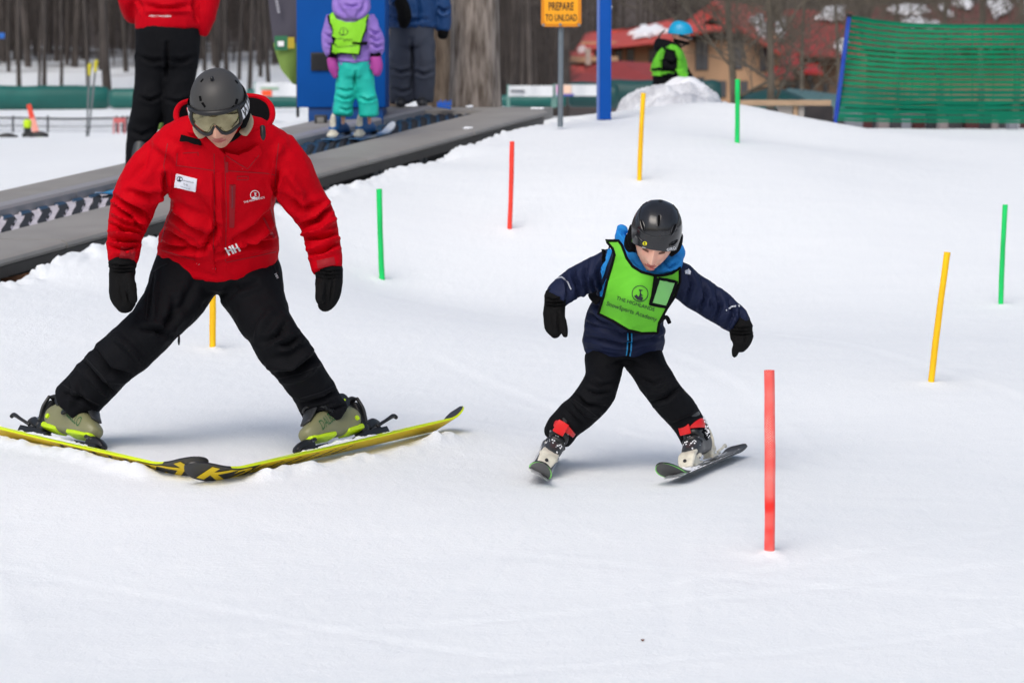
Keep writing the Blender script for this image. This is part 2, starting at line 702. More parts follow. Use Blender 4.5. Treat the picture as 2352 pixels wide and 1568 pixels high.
back_pts += [P(560, 292, 31), P(640, 276, 30), P(100, 358, 24), P(100, 334, 28), P(-200, 340, 28), P(300, 338, 26), P(450, 315, 28), P(250, 316, 34)]

class TPS:
    def __init__(s, pts, lam=0.002):
        pts = np.array([tuple(p) for p in pts])
        s.x = pts[:, :2]
        n = len(pts)
        r = np.linalg.norm(s.x[:, None] - s.x[None], axis=2)
        K = np.where(r > 0, r * r * np.log(r + 1e-9), 0) + lam * np.eye(n)
        Q = np.hstack([np.ones((n, 1)), s.x])
        A = np.block([[K, Q], [Q.T, np.zeros((3, 3))]])
        s.c = np.linalg.solve(A, np.concatenate([pts[:, 2], np.zeros(3)]))
    def __call__(s, X, Y):
        out = np.full(X.shape, s.c[-3]) + s.c[-2] * X + s.c[-1] * Y
        for (a, b), c in zip(s.x, s.c[:-3]):
            r2 = (X - a) ** 2 + (Y - b) ** 2
            out += c * 0.5 * r2 * np.log(r2 + 1e-12)
        return out
tps_f, tps_b = TPS(front_pts, 0.035), TPS(back_pts, 0.02)
def sst(a, b, x):
    t = np.clip((x - a) / (b - a), 0, 1)
    return t * t * (3 - 2 * t)

EW = np.array([ct(p)[:2] for p in edge_w])
EW = EW[np.argsort(EW[:, 0])]
def far_z(X, Y):
    s = X / np.maximum(Y, 1)
    wl = sst(0.012, -0.03, s)
    y1 = np.maximum(Y - 70, 0)
    zl = 1.0 + 0.35 * sst(55, 70, Y) + 0.045 * y1 + 0.0005 * y1 ** 2
    zr = 1.12 + 0.16 * np.maximum(Y - 285, 0)
    return np.minimum(zl * wl + zr * (1 - wl), 130)
def ground(X, Y):
    X, Y = np.asarray(X, float), np.asarray(Y, float)
    q = np.stack([X - C0.x, Y - C0.y], -1)
    k = CDIR.dot(CH)
    t = (q @ np.array((CH.x, CH.y))) / k
    a = q @ np.array((CACR.x, CACR.y))
    zf = tps_f(X, Y)
    zb = tps_b(X, Y)
    e = np.interp(t, EW[:, 0], EW[:, 1])
    inside = sst(T_B + 0.9, T_B - 0.1, t)              # 1 beside the conveyor, 0 past its upper end
    drop = sst(e + 0.01, e + 0.14, a)
    deckz = C0.z + CDIR.z * t
    trench = np.minimum(zf, deckz - 0.62)
    z = zf * (1 - drop) + trench * drop
    up = sst(W_BACK - 0.1, W_BACK + 0.12, a)
    z = z * (1 - up) + zb * up
    mixb = sst(0, 1.2, a - W_BACK)
    z2 = zf * (1 - mixb) + zb * mixb
    z = z * inside + z2 * (1 - inside)
    far = sst(30, 40, Y)
    z = z * (1 - far) + far_z(X, Y) * far
    return z
def gz(x, y):
    return float(ground(np.array([x]), np.array([y]))[0])

ys = list(np.linspace(-5, 6.5, 14))
y = 6.7
while y < 33:
    ys.append(y); y *= 1.0036
while y < 900:
    ys.append(y); y *= 1.035
ss = np.unique(np.concatenate([np.linspace(-0.135, 0.135, 430), np.linspace(-1.2, -0.135, 30), np.linspace(0.135, 1.2, 30)]))
YY, SS = np.meshgrid(np.array(ys), ss, indexing='ij')
XX = SS * (YY + 6.0)
XX = np.where(YY > 6, SS * (YY * 1.0 + 6.0), XX)
ZZ = ground(XX, YY)
# lumps, tracks and grain of the skied snow
near = (YY > 5) & (YY < 34)
bumpz = np.zeros(ZZ.shape)
it = np.argwhere(near & (np.abs(SS) < 0.16))
for i, j in it:
    x, yv = XX[i, j], YY[i, j]
    n1 = noise.noise(V((x * 1.1 + yv * 0.15, yv * 0.9, 3.1)))
    n2 = noise.noise(V((x * 1.6 + yv * 0.5, yv * 2.6 - x * .9, 7.7)))
    n3 = noise.noise(V((x * 9, yv * 13, 1.3)))
    n4 = noise.noise(V((x * 26, yv * 26, 4.3)))
    bumpz[i, j] = 0.010 * n1 + 0.003 * n2 + 0.003 * max(0, n3) + 0.0016 * n4
# the crumbly crest beside the conveyor and on the mound
q = np.stack([XX - C0.x, YY - C0.y], -1)
tt_ = q @ np.array((CH.x, CH.y))
aa_ = q @ np.array((CACR.x, CACR.y))
ee_ = np.interp(tt_, EW[:, 0], EW[:, 1])
crest = np.exp(-((aa_ - ee_ + 0.02) / 0.12) ** 2) * (tt_ < T_B + 1)
for i, j in np.argwhere((crest > 0.05) & near & (np.abs(SS) < 0.3)):
    bumpz[i, j] += crest[i, j] * 0.03 * noise.noise(V((XX[i, j] * 7, YY[i, j] * 7, 9.0))) + crest[i, j] * 0.02 * noise.noise(V((XX[i, j] * 19, YY[i, j] * 19, 2.0)))
# snow pushed up in front of the adult's skis and the tracks behind them
def ridge(a, b, wid, h, side=0.0):
    a, b = np.array(a[:2]), np.array(b[:2])
    d = b - a
    L = np.linalg.norm(d)
    d /= L
    n = np.array((-d[1], d[0]))
    qx = np.stack([XX - a[0], YY - a[1]], -1)
    t = qx @ d
    o = qx @ n - side
    return h * np.exp(-(o / wid) ** 2) * sst(-0.05, 0.12, t) * sst(L + 0.1, L - 0.2, t)
SKI_A = (P(1052, 978, 11.62), P(457, 1118, 10.24))     # adult's left ski: tail, tip
SKI_B = (P(-118, 975, 11.62), P(473, 1112, 10.27))     # adult's right ski: tail, tip
for a, b in (SKI_A, SKI_B):
    sgn = -1 if (b - a).x < 0 else 1
    R = ridge(b.lerp(a, 0.14), b.lerp(a, .97), 0.05, 0.032, 0.068 * sgn)
    lump = np.zeros(R.shape)
    for i, j in np.argwhere(R > 0.002):
        lump[i, j] = 0.7 + 0.9 * noise.noise(V((XX[i, j] * 5, YY[i, j] * 5, 5.5))) + 0.45 * noise.noise(V((XX[i, j] * 17, YY[i, j] * 17, 1.5))) + 0.3 * noise.noise(V((XX[i, j] * 38, YY[i, j] * 38, 2.5)))
    bumpz += R * np.clip(lump, 0, 2)
for (u_, v_, d_) in ((1767, 1270, 9.4), (488, 803, 13.8), (878, 645, 17.8), (1170, 527, 19.2), (1469, 415, 20.4), (2139, 879, 13.2), (2299, 700, 17.2)):
    q_ = P(u_, v_, d_)
    rr_ = (XX - q_.x) ** 2 + (YY - q_.y) ** 2
    bumpz += .022 * np.exp(-rr_ / (.06 ** 2)) * (0.7 + .5 * np.sin(XX * 60) * np.cos(YY * 40))
# shallow ski tracks scraped across the slope
for (x0_, y0_, x1_, y1_, w_, h_) in ((-2.2, 10.6, -1.4, 8.2, .05, .006), (.2, 10.2, -.6, 7.4, .04, .006), (.75, 10.3, .2, 7.2, .04, .006), (-1.0, 8.3, 2.6, 9.6, .03, .005), (-.4, 7.9, 3.0, 9.0, .025, .005), (.3, 8.9, 2.4, 10.3, .03, .005),
                                     (-.5, 14, 1.2, 10.9, .05, .006), (.6, 15.5, 1.3, 11.3, .05, .006), (1.0, 17, 2.6, 12, .05, .006), (2.8, 12.5, 1.2, 8.6, .04, .006), (-2.0, 9.4, .2, 8.1, .03, .005), (-.2, 9.5, 2.2, 8.6, .03, .005)):
    L_ = math.hypot(x1_ - x0_, y1_ - y0_)
    dx_, dy_ = (x1_ - x0_) / L_, (y1_ - y0_) / L_
    t_ = (XX - x0_) * dx_ + (YY - y0_) * dy_
    o_ = -(XX - x0_) * dy_ + (YY - y0_) * dx_ + .06 * np.sin(t_ * 1.7 + x0_)
    h_ *= .5
    bumpz += (-h_ * np.exp(-(o_ / w_) ** 2) + .7 * h_ * np.exp(-((o_ - 1.7 * w_) / (.7 * w_)) ** 2)) * sst(0, .3, t_) * sst(L_, L_ - .3, t_)
ZZ = ZZ + bumpz
nr, nc = ZZ.shape
vs = np.stack([XX, YY, ZZ], -1).reshape(-1, 3)
idx = np.arange(nr * nc).reshape(nr, nc)
fs = np.stack([idx[:-1, :-1], idx[:-1, 1:], idx[1:, 1:], idx[1:, :-1]], -1).reshape(-1, 4)
me = bpy.data.meshes.new('snow_ground')
me.from_pydata(vs.tolist(), [], fs.tolist())

def snow_material():
    m = bpy.data.materials.new('packed_snow')
    m.use_nodes = True
    nt = m.node_tree
    b = nt.nodes['Principled BSDF']
    b.inputs['Roughness'].default_value = 0.75
    b.inputs['Specular IOR Level'].default_value = 0.2
    tc = nt.nodes.new('ShaderNodeTexCoord')
    mp = nt.nodes.new('ShaderNodeMapping')
    mp.inputs['Rotation'].default_value = (0, 0, math.radians(-28))
    mp.inputs['Scale'].default_value = (0.7, 2.4, 1)
    nt.links.new(tc.outputs['Object'], mp.inputs['Vector'])
    n1 = nt.nodes.new('ShaderNodeTexNoise'); n1.inputs['Scale'].default_value = 2.2; n1.inputs['Detail'].default_value = 8; n1.inputs['Roughness'].default_value = 0.65
    nt.links.new(mp.outputs['Vector'], n1.inputs['Vector'])
    n2 = nt.nodes.new('ShaderNodeTexNoise'); n2.inputs['Scale'].default_value = 55; n2.inputs['Detail'].default_value = 6; n2.inputs['Roughness'].default_value = 0.7
    nt.links.new(tc.outputs['Object'], n2.inputs['Vector'])
    ad = nt.nodes.new('ShaderNodeMath'); ad.operation = 'MULTIPLY_ADD'
    nt.links.new(n1.outputs['Fac'], ad.inputs[0]); ad.inputs[1].default_value = 1.2
    nt.links.new(n2.outputs['Fac'], ad.inputs[2])
    bp = nt.nodes.new('ShaderNodeBump'); bp.inputs['Strength'].default_value = 0.6; bp.inputs['Distance'].default_value = 0.008
    nt.links.new(ad.outputs[0], bp.inputs['Height'])
    nt.links.new(bp.outputs['Normal'], b.inputs['Normal'])
    # colour: clean snow, with brown leaf litter and soil showing on the far wooded hillside
    mx = nt.nodes.new('ShaderNodeMix'); mx.data_type = 'RGBA'
    mx.inputs[6].default_value = (0.835, 0.872, 0.900, 1); mx.inputs[7].default_value = (0.895, 0.925, 0.940, 1)
    nt.links.new(n1.outputs['Fac'], mx.inputs['Factor'])
    sep = nt.nodes.new('ShaderNodeSeparateXYZ')
    nt.links.new(tc.outputs['Object'], sep.inputs[0])
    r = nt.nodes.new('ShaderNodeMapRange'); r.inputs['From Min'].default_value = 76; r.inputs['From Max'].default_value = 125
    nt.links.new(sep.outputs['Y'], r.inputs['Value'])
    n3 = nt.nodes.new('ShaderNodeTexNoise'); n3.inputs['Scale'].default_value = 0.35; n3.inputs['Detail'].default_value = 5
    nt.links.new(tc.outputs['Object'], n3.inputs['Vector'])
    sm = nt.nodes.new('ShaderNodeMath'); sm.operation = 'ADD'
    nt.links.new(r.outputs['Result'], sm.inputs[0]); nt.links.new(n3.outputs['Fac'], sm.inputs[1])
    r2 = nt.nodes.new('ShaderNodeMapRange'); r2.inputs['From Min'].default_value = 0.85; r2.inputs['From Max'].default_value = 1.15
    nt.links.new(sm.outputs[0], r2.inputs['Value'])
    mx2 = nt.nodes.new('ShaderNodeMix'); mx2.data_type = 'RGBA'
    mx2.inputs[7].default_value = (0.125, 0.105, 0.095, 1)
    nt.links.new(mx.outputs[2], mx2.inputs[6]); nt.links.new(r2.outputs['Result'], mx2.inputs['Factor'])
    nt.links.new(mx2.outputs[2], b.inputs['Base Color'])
    return m
SNOW = snow_material()
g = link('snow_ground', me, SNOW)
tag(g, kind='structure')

SNOW2 = mat('loose_snow', (0.86, 0.88, 0.92, 1), rough=0.8, spec=0.2, bump=0.8, bscale=40)

mb = MB()
SP = [(-60, 655), (-60, 690), (0, 662), (45, 650), (88, 634), (80, 622), (40, 632), (0, 640)]
mb.v = [tuple(P(u, v, 15.75)) for u, v in SP]
mb.face(range(len(SP)))
ob = link('bare_soil', mb.mesh(), mat('brown_soil', S(84, 58, 40), rough=.95, var=.3, vscale=9, bump=1, bscale=30))
tag(ob, kind='structure')
# ------------------------------------------------------------------ cloth, skin and kit colours
RED = mat('red_shell_fabric', S(190, 0, 20), rough=0.7, spec=0.07, var=0.05, vscale=3, bump=0.5, bscale=16)
RED_DK = mat('dark_red_fabric', S(150, 8, 24), rough=0.6, spec=0.3, bump=0.15, bscale=300)
BLACK = mat('black_ski_cloth', S(15, 16, 20), rough=0.8, spec=0.12, var=0.15, vscale=3, bump=0.5, bscale=16)
BLACK2 = mat('black_stretch_cloth', S(20, 21, 25), rough=0.75, spec=0.2, bump=0.15, bscale=300)
LINING = mat('black_lining', S(14, 14, 16), rough=0.9, spec=0.1)
GLOVE = mat('black_glove_fabric', S(14, 14, 15), rough=0.85, spec=0.15, bump=0.2, bscale=260)
WHITE = mat('white_print', S(235, 235, 238), rough=0.5)
INK = mat('dark_print', S(22, 28, 40), rough=0.6)
SKIN = mat('light_skin', S(212, 160, 138), rough=0.5, spec=0.35, var=0.06, vscale=30, sss=0.15)
SKIN_KID = mat('fair_skin', S(226, 184, 164), rough=0.5, spec=0.35, col2=S(222, 158, 138), vscale=16, sss=0.15)
LIP = mat('lips', S(178, 104, 96), rough=0.45, spec=0.4)
STUB = mat('stubbled_skin', S(178, 130, 108), rough=0.6, spec=0.3, col2=S(196, 146, 124), vscale=160)
LASH = mat('dark_lashes', S(58, 38, 32), rough=0.8)
DKPL = mat('black_plastic', S(24, 25, 27), rough=0.4, spec=0.5)
DKPL2 = mat('grey_black_plastic', S(48, 50, 53), rough=0.5, spec=0.5)
STEEL = mat('dull_steel', S(150, 152, 155), rough=0.35, metal=0.9)
HEL_GREY = mat('matte_charcoal_helmet', S(62, 61, 60), rough=0.5, spec=0.45, bump=0.05, bscale=900)
HEL_BLACK = mat('gloss_black_helmet', S(26, 27, 30), rough=0.2, spec=0.45, coat=0.25, col2=S(34, 35, 39), vscale=14)
LENS = mat('gold_mirror_lens', S(160, 152, 120), rough=0.1, metal=0.9, col2=S(118, 110, 84), vscale=14)
TAN = mat('tan_fleece', S(168, 156, 132), rough=0.9)
NAVY = mat('navy_quilted_fabric', S(24, 32, 60), rough=0.65, spec=0.18, var=0.08, vscale=5, bump=0.45, bscale=22)
BLUE_LIN = mat('bright_blue_fleece', S(10, 128, 205), rough=0.75, bump=0.2, bscale=200)
GREENV = mat('lime_vest_cloth', S(102, 194, 48), rough=0.65, spec=0.3, var=0.05, vscale=5, bump=0.12, bscale=300)
GREENWIN = mat('clear_vinyl_window', S(116, 196, 100), rough=0.12, spec=0.6)
OLIVE = mat('olive_boot_shell', S(126, 126, 92), rough=0.4, spec=0.45, var=0.05, vscale=12)
LIME = mat('lime_plastic', S(190, 225, 10), rough=0.4, spec=0.5)
SKIYEL = mat('neon_yellow_edge', S(212, 232, 8), rough=0.35, spec=0.5)
BASEYEL = mat('yellow_ski_base', S(232, 200, 10), rough=0.4, spec=0.4)
SKIBLK = mat('black_ski_topsheet', S(30, 30, 32), rough=0.35, spec=0.5)
SKIBASE = mat('dark_grey_ski_base', S(62, 60, 60), rough=0.4, spec=0.5)
SKIGRN = mat('light_green_ski_edge', S(130, 225, 95), rough=0.4)
BOOT_RED = mat('red_boot_buckle', S(220, 22, 26), rough=0.3, spec=0.5)
CREAM = mat('off_white_plastic', S(222, 218, 202), rough=0.45, spec=0.5, col2=S(196, 192, 178), vscale=30)
DKBOOT = mat('charcoal_boot_shell', S(52, 54, 57), rough=0.4, spec=0.5)
REFL = mat('silver_piping', S(190, 195, 205), rough=0.4)
GREENTXT = mat('green_outline_print', S(40, 92, 50), rough=0.5)
BADGE = mat('white_badge', S(226, 230, 240), rough=0.4)
YELDOT = mat('yellow_sticker', S(240, 232, 20), rough=0.5)
BROWN_HAIR = mat('brown_hair', S(120, 84, 52), rough=0.8)

# ------------------------------------------------------------------ a head with a face
def head_into(mb, c, R, k=1.0, child=False, brows=True):
    """c centre of the skull, R columns right/forward/up, k scale. Slots: 0 skin, 1 lips, 2 stubble, 3 dark lashes and brows."""
    n, rows = 72, 56
    ww = 0.074 if not child else 0.070
    o = len(mb.v)
    loc = []
    for i in range(rows + 1):
        th = math.pi * i / rows
        for j in range(n):
            ph = 2 * math.pi * j / n
            d = V((math.sin(th) * math.sin(ph), math.sin(th) * math.cos(ph), math.cos(th)))
            x, y, z = d.x * ww, d.y * 0.094, d.z * 0.116
            if z < 0:
                q = -z / 0.116
                x *= 1 - 0.42 * q ** 1.6
                y = y * (1 - 0.1 * q) + 0.018 * q ** 1.4 if y > 0 else y * (1 - 0.35 * q) + 0.012 * q
            if d.y > 0:
                g = lambda cx, cz, sx, sz: math.exp(-((x - cx) / sx) ** 2 - ((z - cz) / sz) ** 2)
                f = min(1, d.y * 1.6)
                y += f * (0.012 * g(0, 0.004, 0.009, 0.022) + 0.022 * g(0, -0.024, 0.0125, 0.016) + 0.008 * g(0, -0.036, 0.014, 0.008)
                          + 0.006 * (g(0.011, -0.034, 0.007, 0.007) + g(-0.011, -0.034, 0.007, 0.007))
                          - 0.011 * (g(0.03, 0.012, 0.016, 0.011) + g(-0.03, 0.012, 0.016, 0.011))
                          + 0.006 * (g(0.028, 0.03, 0.02, 0.007) + g(-0.028, 0.03, 0.02, 0.007))
                          + 0.006 * (g(0.036, -0.018, 0.02, 0.02) + g(-0.036, -0.018, 0.02, 0.02))
                          + 0.007 * g(0, -0.056, 0.02, 0.005) + 0.008 * g(0, -0.066, 0.018, 0.006) - 0.007 * g(0, -0.061, 0.022, 0.0025)
                          - 0.003 * g(0, -0.076, 0.02, 0.006) + 0.009 * g(0, -0.096, 0.02, 0.012))
            loc.append((x, y, z))
            mb.v.append(tuple(c + R @ V((x * k, y * k, z * k))))
    for i in range(rows):
        for j in range(n):
            a, b = i * n + j, i * n + (j + 1) % n
            x = sum(loc[q][0] for q in (a, b, a + n, b + n)) / 4
            y = sum(loc[q][1] for q in (a, b, a + n, b + n)) / 4
            z = sum(loc[q][2] for q in (a, b, a + n, b + n)) / 4
            m = 0
            if y > 0.03:
                e = (x / 0.023) ** 2 + ((z + 0.061) / 0.0095) ** 2
                if e < 1:
                    m = 1
                elif not child and z < -0.045 and e > 1.1:
                    m = 2
                if ((abs(x) - 0.030) / 0.0145) ** 2 + ((z - 0.003 + 0.15 * (abs(x) - .03)) / 0.0019) ** 2 < 1:
                    m = 3
                if brows and ((abs(x) - 0.03) / 0.018) ** 2 + ((z - 0.030) / 0.0035) ** 2 < 1:
                    m = 3
            mb.face((o + a, o + a + n, o + b + n, o + b), m)
    for s in (-1, 1):                      # ears
        mb.tube([c + R @ V((s * 0.073 * k, -0.005 * k, 0.022 * k)), c + R @ V((s * 0.082 * k, -0.016 * k, 0.01 * k)), c + R @ V((s * 0.075 * k, -0.006 * k, -0.03 * k))],
                [0.008 * k, 0.012 * k, 0.007 * k], n=8, sub=3)

def helmet_mesh(c, R, k, rx, ry, rz, cuts, mlist=(0, 1), thick=0.014, ridge=0.0):
    """A helmet shell round the skull: cuts = polar angle of the rim (front, side, back) in degrees. Slots outer, inner."""
    mb = MB()
    n, rows = 72, 26
    fr, sd_, bk = [math.radians(a) for a in cuts]
    def rim(ph):
        f = math.cos(ph)
        return sd_ + (fr - sd_) * max(0, f) ** 1.4 + (bk - sd_) * max(0, -f) ** 1.2
    def pt(i, j, off):
        ph = 2 * math.pi * j / n
        th = rim(ph) * i / rows
        p = 2.25
        d = V((math.sin(th) * math.sin(ph), math.sin(th) * math.cos(ph), math.cos(th)))
        if d.z > 0:
            e = (abs(math.sin(th)) ** 2.5 + abs(math.cos(th)) ** 2.5) ** (-1 / 2.5)
            d *= e
        q = V((d.x * (rx + off), d.y * (ry + off), d.z * (rz + off)))
        if ridge and d.z > 0.0:
            q *= 1 + ridge * math.exp(-((abs(d.x) - 0.42) / 0.1) ** 2)
        return c + R @ (q * k)
    o = len(mb.v)
    for i in range(rows + 1):
        for j in range(n):
            mb.v.append(tuple(pt(i, j, 0)))
    for i in range(rows + 1):
        for j in range(n):
            mb.v.append(tuple(pt(i, j, -thick)))
    T = (rows + 1) * n
    for i in range(rows):
        for j in range(n):
            a, b = o + i * n + j, o + i * n + (j + 1) % n
            mb.face((a, a + n, b + n, b), 0)
            mb.face((T + a, T + b, T + b + n, T + a + n), 1)
    for j in range(n):
        a, b = o + rows * n + j, o + rows * n + (j + 1) % n
        mb.face((a, T + a, T + b, b), 1)
    return mb.mesh()

# ------------------------------------------------------------------ skis
def ski_parts(tip, tail, roll, L, wid, mats, up=V((0, 0, 1)), tiprise=0.075, tailrise=0.02, base_fn=None, thick=0.014, name='ski', label='', group=None, lift=0.0, tiplen=0.16, top_fn=None):
    """A ski as a thing: slots 0 top, 1 side, 2 base, 3 base graphic. Local frame: origin mid ski, x right, y to the tip, z up."""
    ax = (tip - tail).normalized()
    R = frame_of(ax, up)
    R = R @ Matrix.Rotation(roll, 3, 'Y')
    c = tip.lerp(tail, 0.5) + V((0, 0, lift))
    def half(s):                                   # s -0.5 tail .. 0.5 tip
        w0 = 0.5 * (0.80 + 0.9 * abs(s) ** 2.0 * 1.1) * wid
        d = (0.5 - s) * L
        if d < tiplen * 0.62:
            w0 *= math.sqrt(max(0.0, 1 - (1 - d / (tiplen * 0.62)) ** 2))
        d2 = (s + 0.5) * L
        if d2 < 0.04:
            w0 *= 0.5 + 0.5 * math.sqrt(max(0, 1 - (1 - d2 / 0.04) ** 2))
        return max(w0, 0.002)
    def zz(s):
        z = 0.0
        d = (0.5 - s) * L
        if d < tiplen * 1.5: z += tiprise * (1 - d / (tiplen * 1.5)) ** 2.0
        d2 = (s + 0.5) * L
        if d2 < 0.14: z += tailrise * (1 - d2 / 0.14) ** 2
        return z
    N, W = 140, 18
    mb = MB()
    ss_ = [-0.5 + i / N for i in range(N + 1)]
    ss_ += [0.5 - 0.5 / N * q for q in (0.75, 0.5, 0.25)]
    ss_ = sorted(ss_)
    def top(s): return c + R @ V((0, s * L, 0))
    rows = len(ss_)
    for s in ss_:
        h = half(s)
        for k in range(W + 1):
            x = (2 * k / W - 1) * h
            mb.v.append(tuple(c + R @ V((x, s * L, zz(s)))))
    for s in ss_:
        h = half(s)
        for k in range(W + 1):
            x = (2 * k / W - 1) * (h - 0.003)
            mb.v.append(tuple(c + R @ V((x, s * L, zz(s) + thick * (0.45 + 0.55 * (1 - abs(2 * s) ** 3))))))
    T = rows * (W + 1)
    for i in range(rows - 1):
        for k in range(W):
            a = i * (W + 1) + k
            sm = (ss_[i] + ss_[i + 1]) / 2
            xm = (2 * (k + .5) / W - 1)
            mb.face((a, a + W + 1, a + W + 2, a + 1), base_fn(sm, xm, half(sm)) if base_fn else 2)
            tm = top_fn(sm, xm) if top_fn else 0
            mb.face((T + a, T + a + 1, T + a + W + 2, T + a + W + 1), tm)
        for k in (0, W):
            a = i * (W + 1) + k
            q = (a, T + a, T + a + W + 1, a + W + 1) if k == 0 else (a, a + W + 1, T + a + W + 1, T + a)
            mb.face(q, 1 if ss_[i] < 0.5 - 0.16 / L else 0)
    for i in (0, rows - 1):
        for k in range(W):
            a = i * (W + 1) + k
            mb.face((a, a + 1, T + a + 1, T + a), 1 if i == 0 else 0)
    root = link(name, mb.mesh(), mats, org=c)
    tag(root, label, 'ski', group)
    return root, c, R, thick

def toe_piece(mb, c, R, y, z, k=1.0, m=0, m2=1):
    f = lambda x, yy, zz: c + R @ V((x * k, y + yy * k, z + zz * k))
    mb.tube([f(0, -0.035, 0.020), f(0, 0.01, 0.026), f(0, 0.06, 0.02), f(0, 0.085, 0.012)], [(0.034 * k, 0.026 * k), (0.036 * k, 0.028 * k), (0.03 * k, 0.02 * k), (0.022 * k, 0.01 * k)], n=14, front=R @ V((0, 0, 1)), m=m, p=3)
    for s in (-1, 1):
        mb.tube([f(s * 0.028, 0.0, 0.03), f(s * 0.038, -0.035, 0.036), f(s * 0.032, -0.055, 0.036)], [0.010 * k, 0.010 * k, 0.008 * k], n=8, m=m)
        mb.cyl(f(s * 0.037, -0.02, 0.03), f(s * 0.043, -0.02, 0.03), 0.007 * k, m=m2, n=10)
    mb.box(f(0, -0.02, 0.004), 0.066 * k, 0.12 * k, 0.01 * k, R, m, 0.003)

def heel_piece(mb, c, R, y, z, k=1.0, m=0, m2=1):
    f = lambda x, yy, zz: c + R @ V((x * k, y + yy * k, z + zz * k))
    mb.box(f(0, -0.05, 0.006), 0.06 * k, 0.16 * k, 0.012 * k, R, m, 0.003)
    mb.tube([f(0, 0.0, 0.016), f(0, -0.008, 0.06), f(0, -0.022, 0.10), f(0, -0.03, 0.135)], [(0.032 * k, 0.022 * k), (0.030 * k, 0.02 * k), (0.026 * k, 0.016 * k), (0.018 * k, 0.012 * k)], n=12, front=R @ V((0, 1, 0)), m=m, p=3)
    for s in (-1, 1):
        mb.tube([f(s * 0.03, -0.012, 0.045), f(s * 0.032, -0.03, 0.1), f(s * 0.024, -0.035, 0.15)], [0.008 * k, 0.008 * k, 0.007 * k], n=8, m=m)
    mb.tube([f(0, -0.034, 0.15), f(0, -0.012, 0.158), f(0, 0.008, 0.15)], [(0.024 * k, 0.009 * k), (0.022 * k, 0.009 * k), (0.016 * k, 0.007 * k)], n=10, front=R @ V((0, 0, 1)), m=m, p=3)
    mb.tube([f(0, -0.03, 0.03), f(0, -0.08, 0.042), f(0, -0.12, 0.036)], [(0.028 * k, 0.018 * k), (0.024 * k, 0.02 * k), (0.012 * k, 0.012 * k)], n=12, front=R @ V((0, 0, 1)), m=m, p=3)
    mb.tube([f(0.03, -0.07, 0.02), f(0.046, -0.12, 0.03), f(0.048, -0.17, 0.04), f(0.048, -0.185, 0.03)], [0.007 * k, 0.007 * k, 0.009 * k, 0.008 * k], n=8, m=m)
    mb.tube([f(-0.03, -0.07, 0.02), f(-0.046, -0.12, 0.03), f(-0.048, -0.17, 0.04), f(-0.048, -0.185, 0.03)], [0.007 * k, 0.007 * k, 0.009 * k, 0.008 * k], n=8, m=m)
    mb.cyl(f(0.036, -0.015, 0.05), f(0.042, -0.015, 0.05), 0.006 * k, m=m2, n=10)

def snow_clumps(c, R, spots, seed=1):
    """Snow lying on the ski: spots of (x, y, z, radius) in the ski's frame."""
    rr = random.Random(seed)
    mb = MB()
    for x, y, z, r in spots:
        mb.sphere(c + R @ V((x, y, z)), r, n=8, sc=(1, rr.uniform(1.0, 1.8), rr.uniform(.4, .7)), rot=R, jit=0.22)
    return mb.mesh()

# ------------------------------------------------------------------ ski boot in its own frame: y to the toe, z up, origin under mid sole
def boot_shell(c, R, k, lean=0.22, w=0.052, cuff_h=0.27):
    mb = MB()
    f = lambda x, y, z: c + R @ V((x * k, y * k, z * k))
    ring = [(-0.150, 0.045, 0.040, 0.040), (-0.13, 0.055, 0.045, 0.052), (-0.07, 0.062, 0.046, 0.06), (0.0, 0.062, 0.046, 0.06), (0.06, 0.056, 0.052, 0.052),
            (0.11, 0.045, 0.050, 0.040), (0.15, 0.036, 0.043, 0.032), (0.172, 0.03, 0.030, 0.024)]
    mb.tube([f(0, y, z) for y, z, a, b in ring], [(a * k, b * k) for y, z, a, b in ring], n=18, front=R @ V((0, 0, 1)), sub=4, p=2.7, capr=0.5)
    pts = [(-0.075, 0.05), (-0.074, 0.09), (-0.06, 0.135), (-0.03, 0.18), (-0.01 + lean * 0.1, cuff_h)]
    mb.tube([f(0, y, z) for y, z in pts], [(0.046 * k, 0.066 * k), (0.048 * k, 0.066 * k), (0.05 * k, 0.066 * k), (0.054 * k, 0.068 * k), (0.056 * k, 0.07 * k)], n=18, front=R @ V((0, 1, 0)), sub=4, p=2.2, capr=0.15)
    mb.tube([f(0, 0.06, 0.07), f(0, 0.02, 0.10), f(0, -0.02, 0.16), f(0, 0.0, 0.21)], [(0.03 * k, 0.026 * k), (0.038 * k, 0.036 * k), (0.04 * k, 0.035 * k), (0.04 * k, 0.03 * k)], n=14, front=R @ V((0, 1, 0)), sub=4)
    return remesh(mb, 0.006 * k, 5, 0.5)

LASH_KID = mat('soft_brown_lashes', S(118, 82, 68), rough=.8)
# ================================================================== the instructor in red
AD = 11.0
def A(u, v, dd): return P(u, v, AD + dd)
def ATube(mb, pts, n=20, front=V((0, -1, 0)), sub=5, m=0, base=AD, capr=0.4, p=2.0):
    """pts: (u, v, depth offset, half width px[, half thickness px])."""
    q, r = [], []
    for a in pts:
        d = base + a[2]
        q.append(P(a[0], a[1], d))
        k = d / FPX
        r.append((a[3] * k, (a[4] if len(a) > 4 else a[3]) * k))
    mb.tube(q, r, n=n, front=front, sub=sub, m=m, capr=capr, p=p)

HC = P(502, 246, AD - 0.50)                                  # centre of the skull
HR = frame_of(V((-0.02, -math.cos(math.radians(31)), -math.sin(math.radians(31)))), V((-0.09, -0.5, 1)))
HK = 1.12
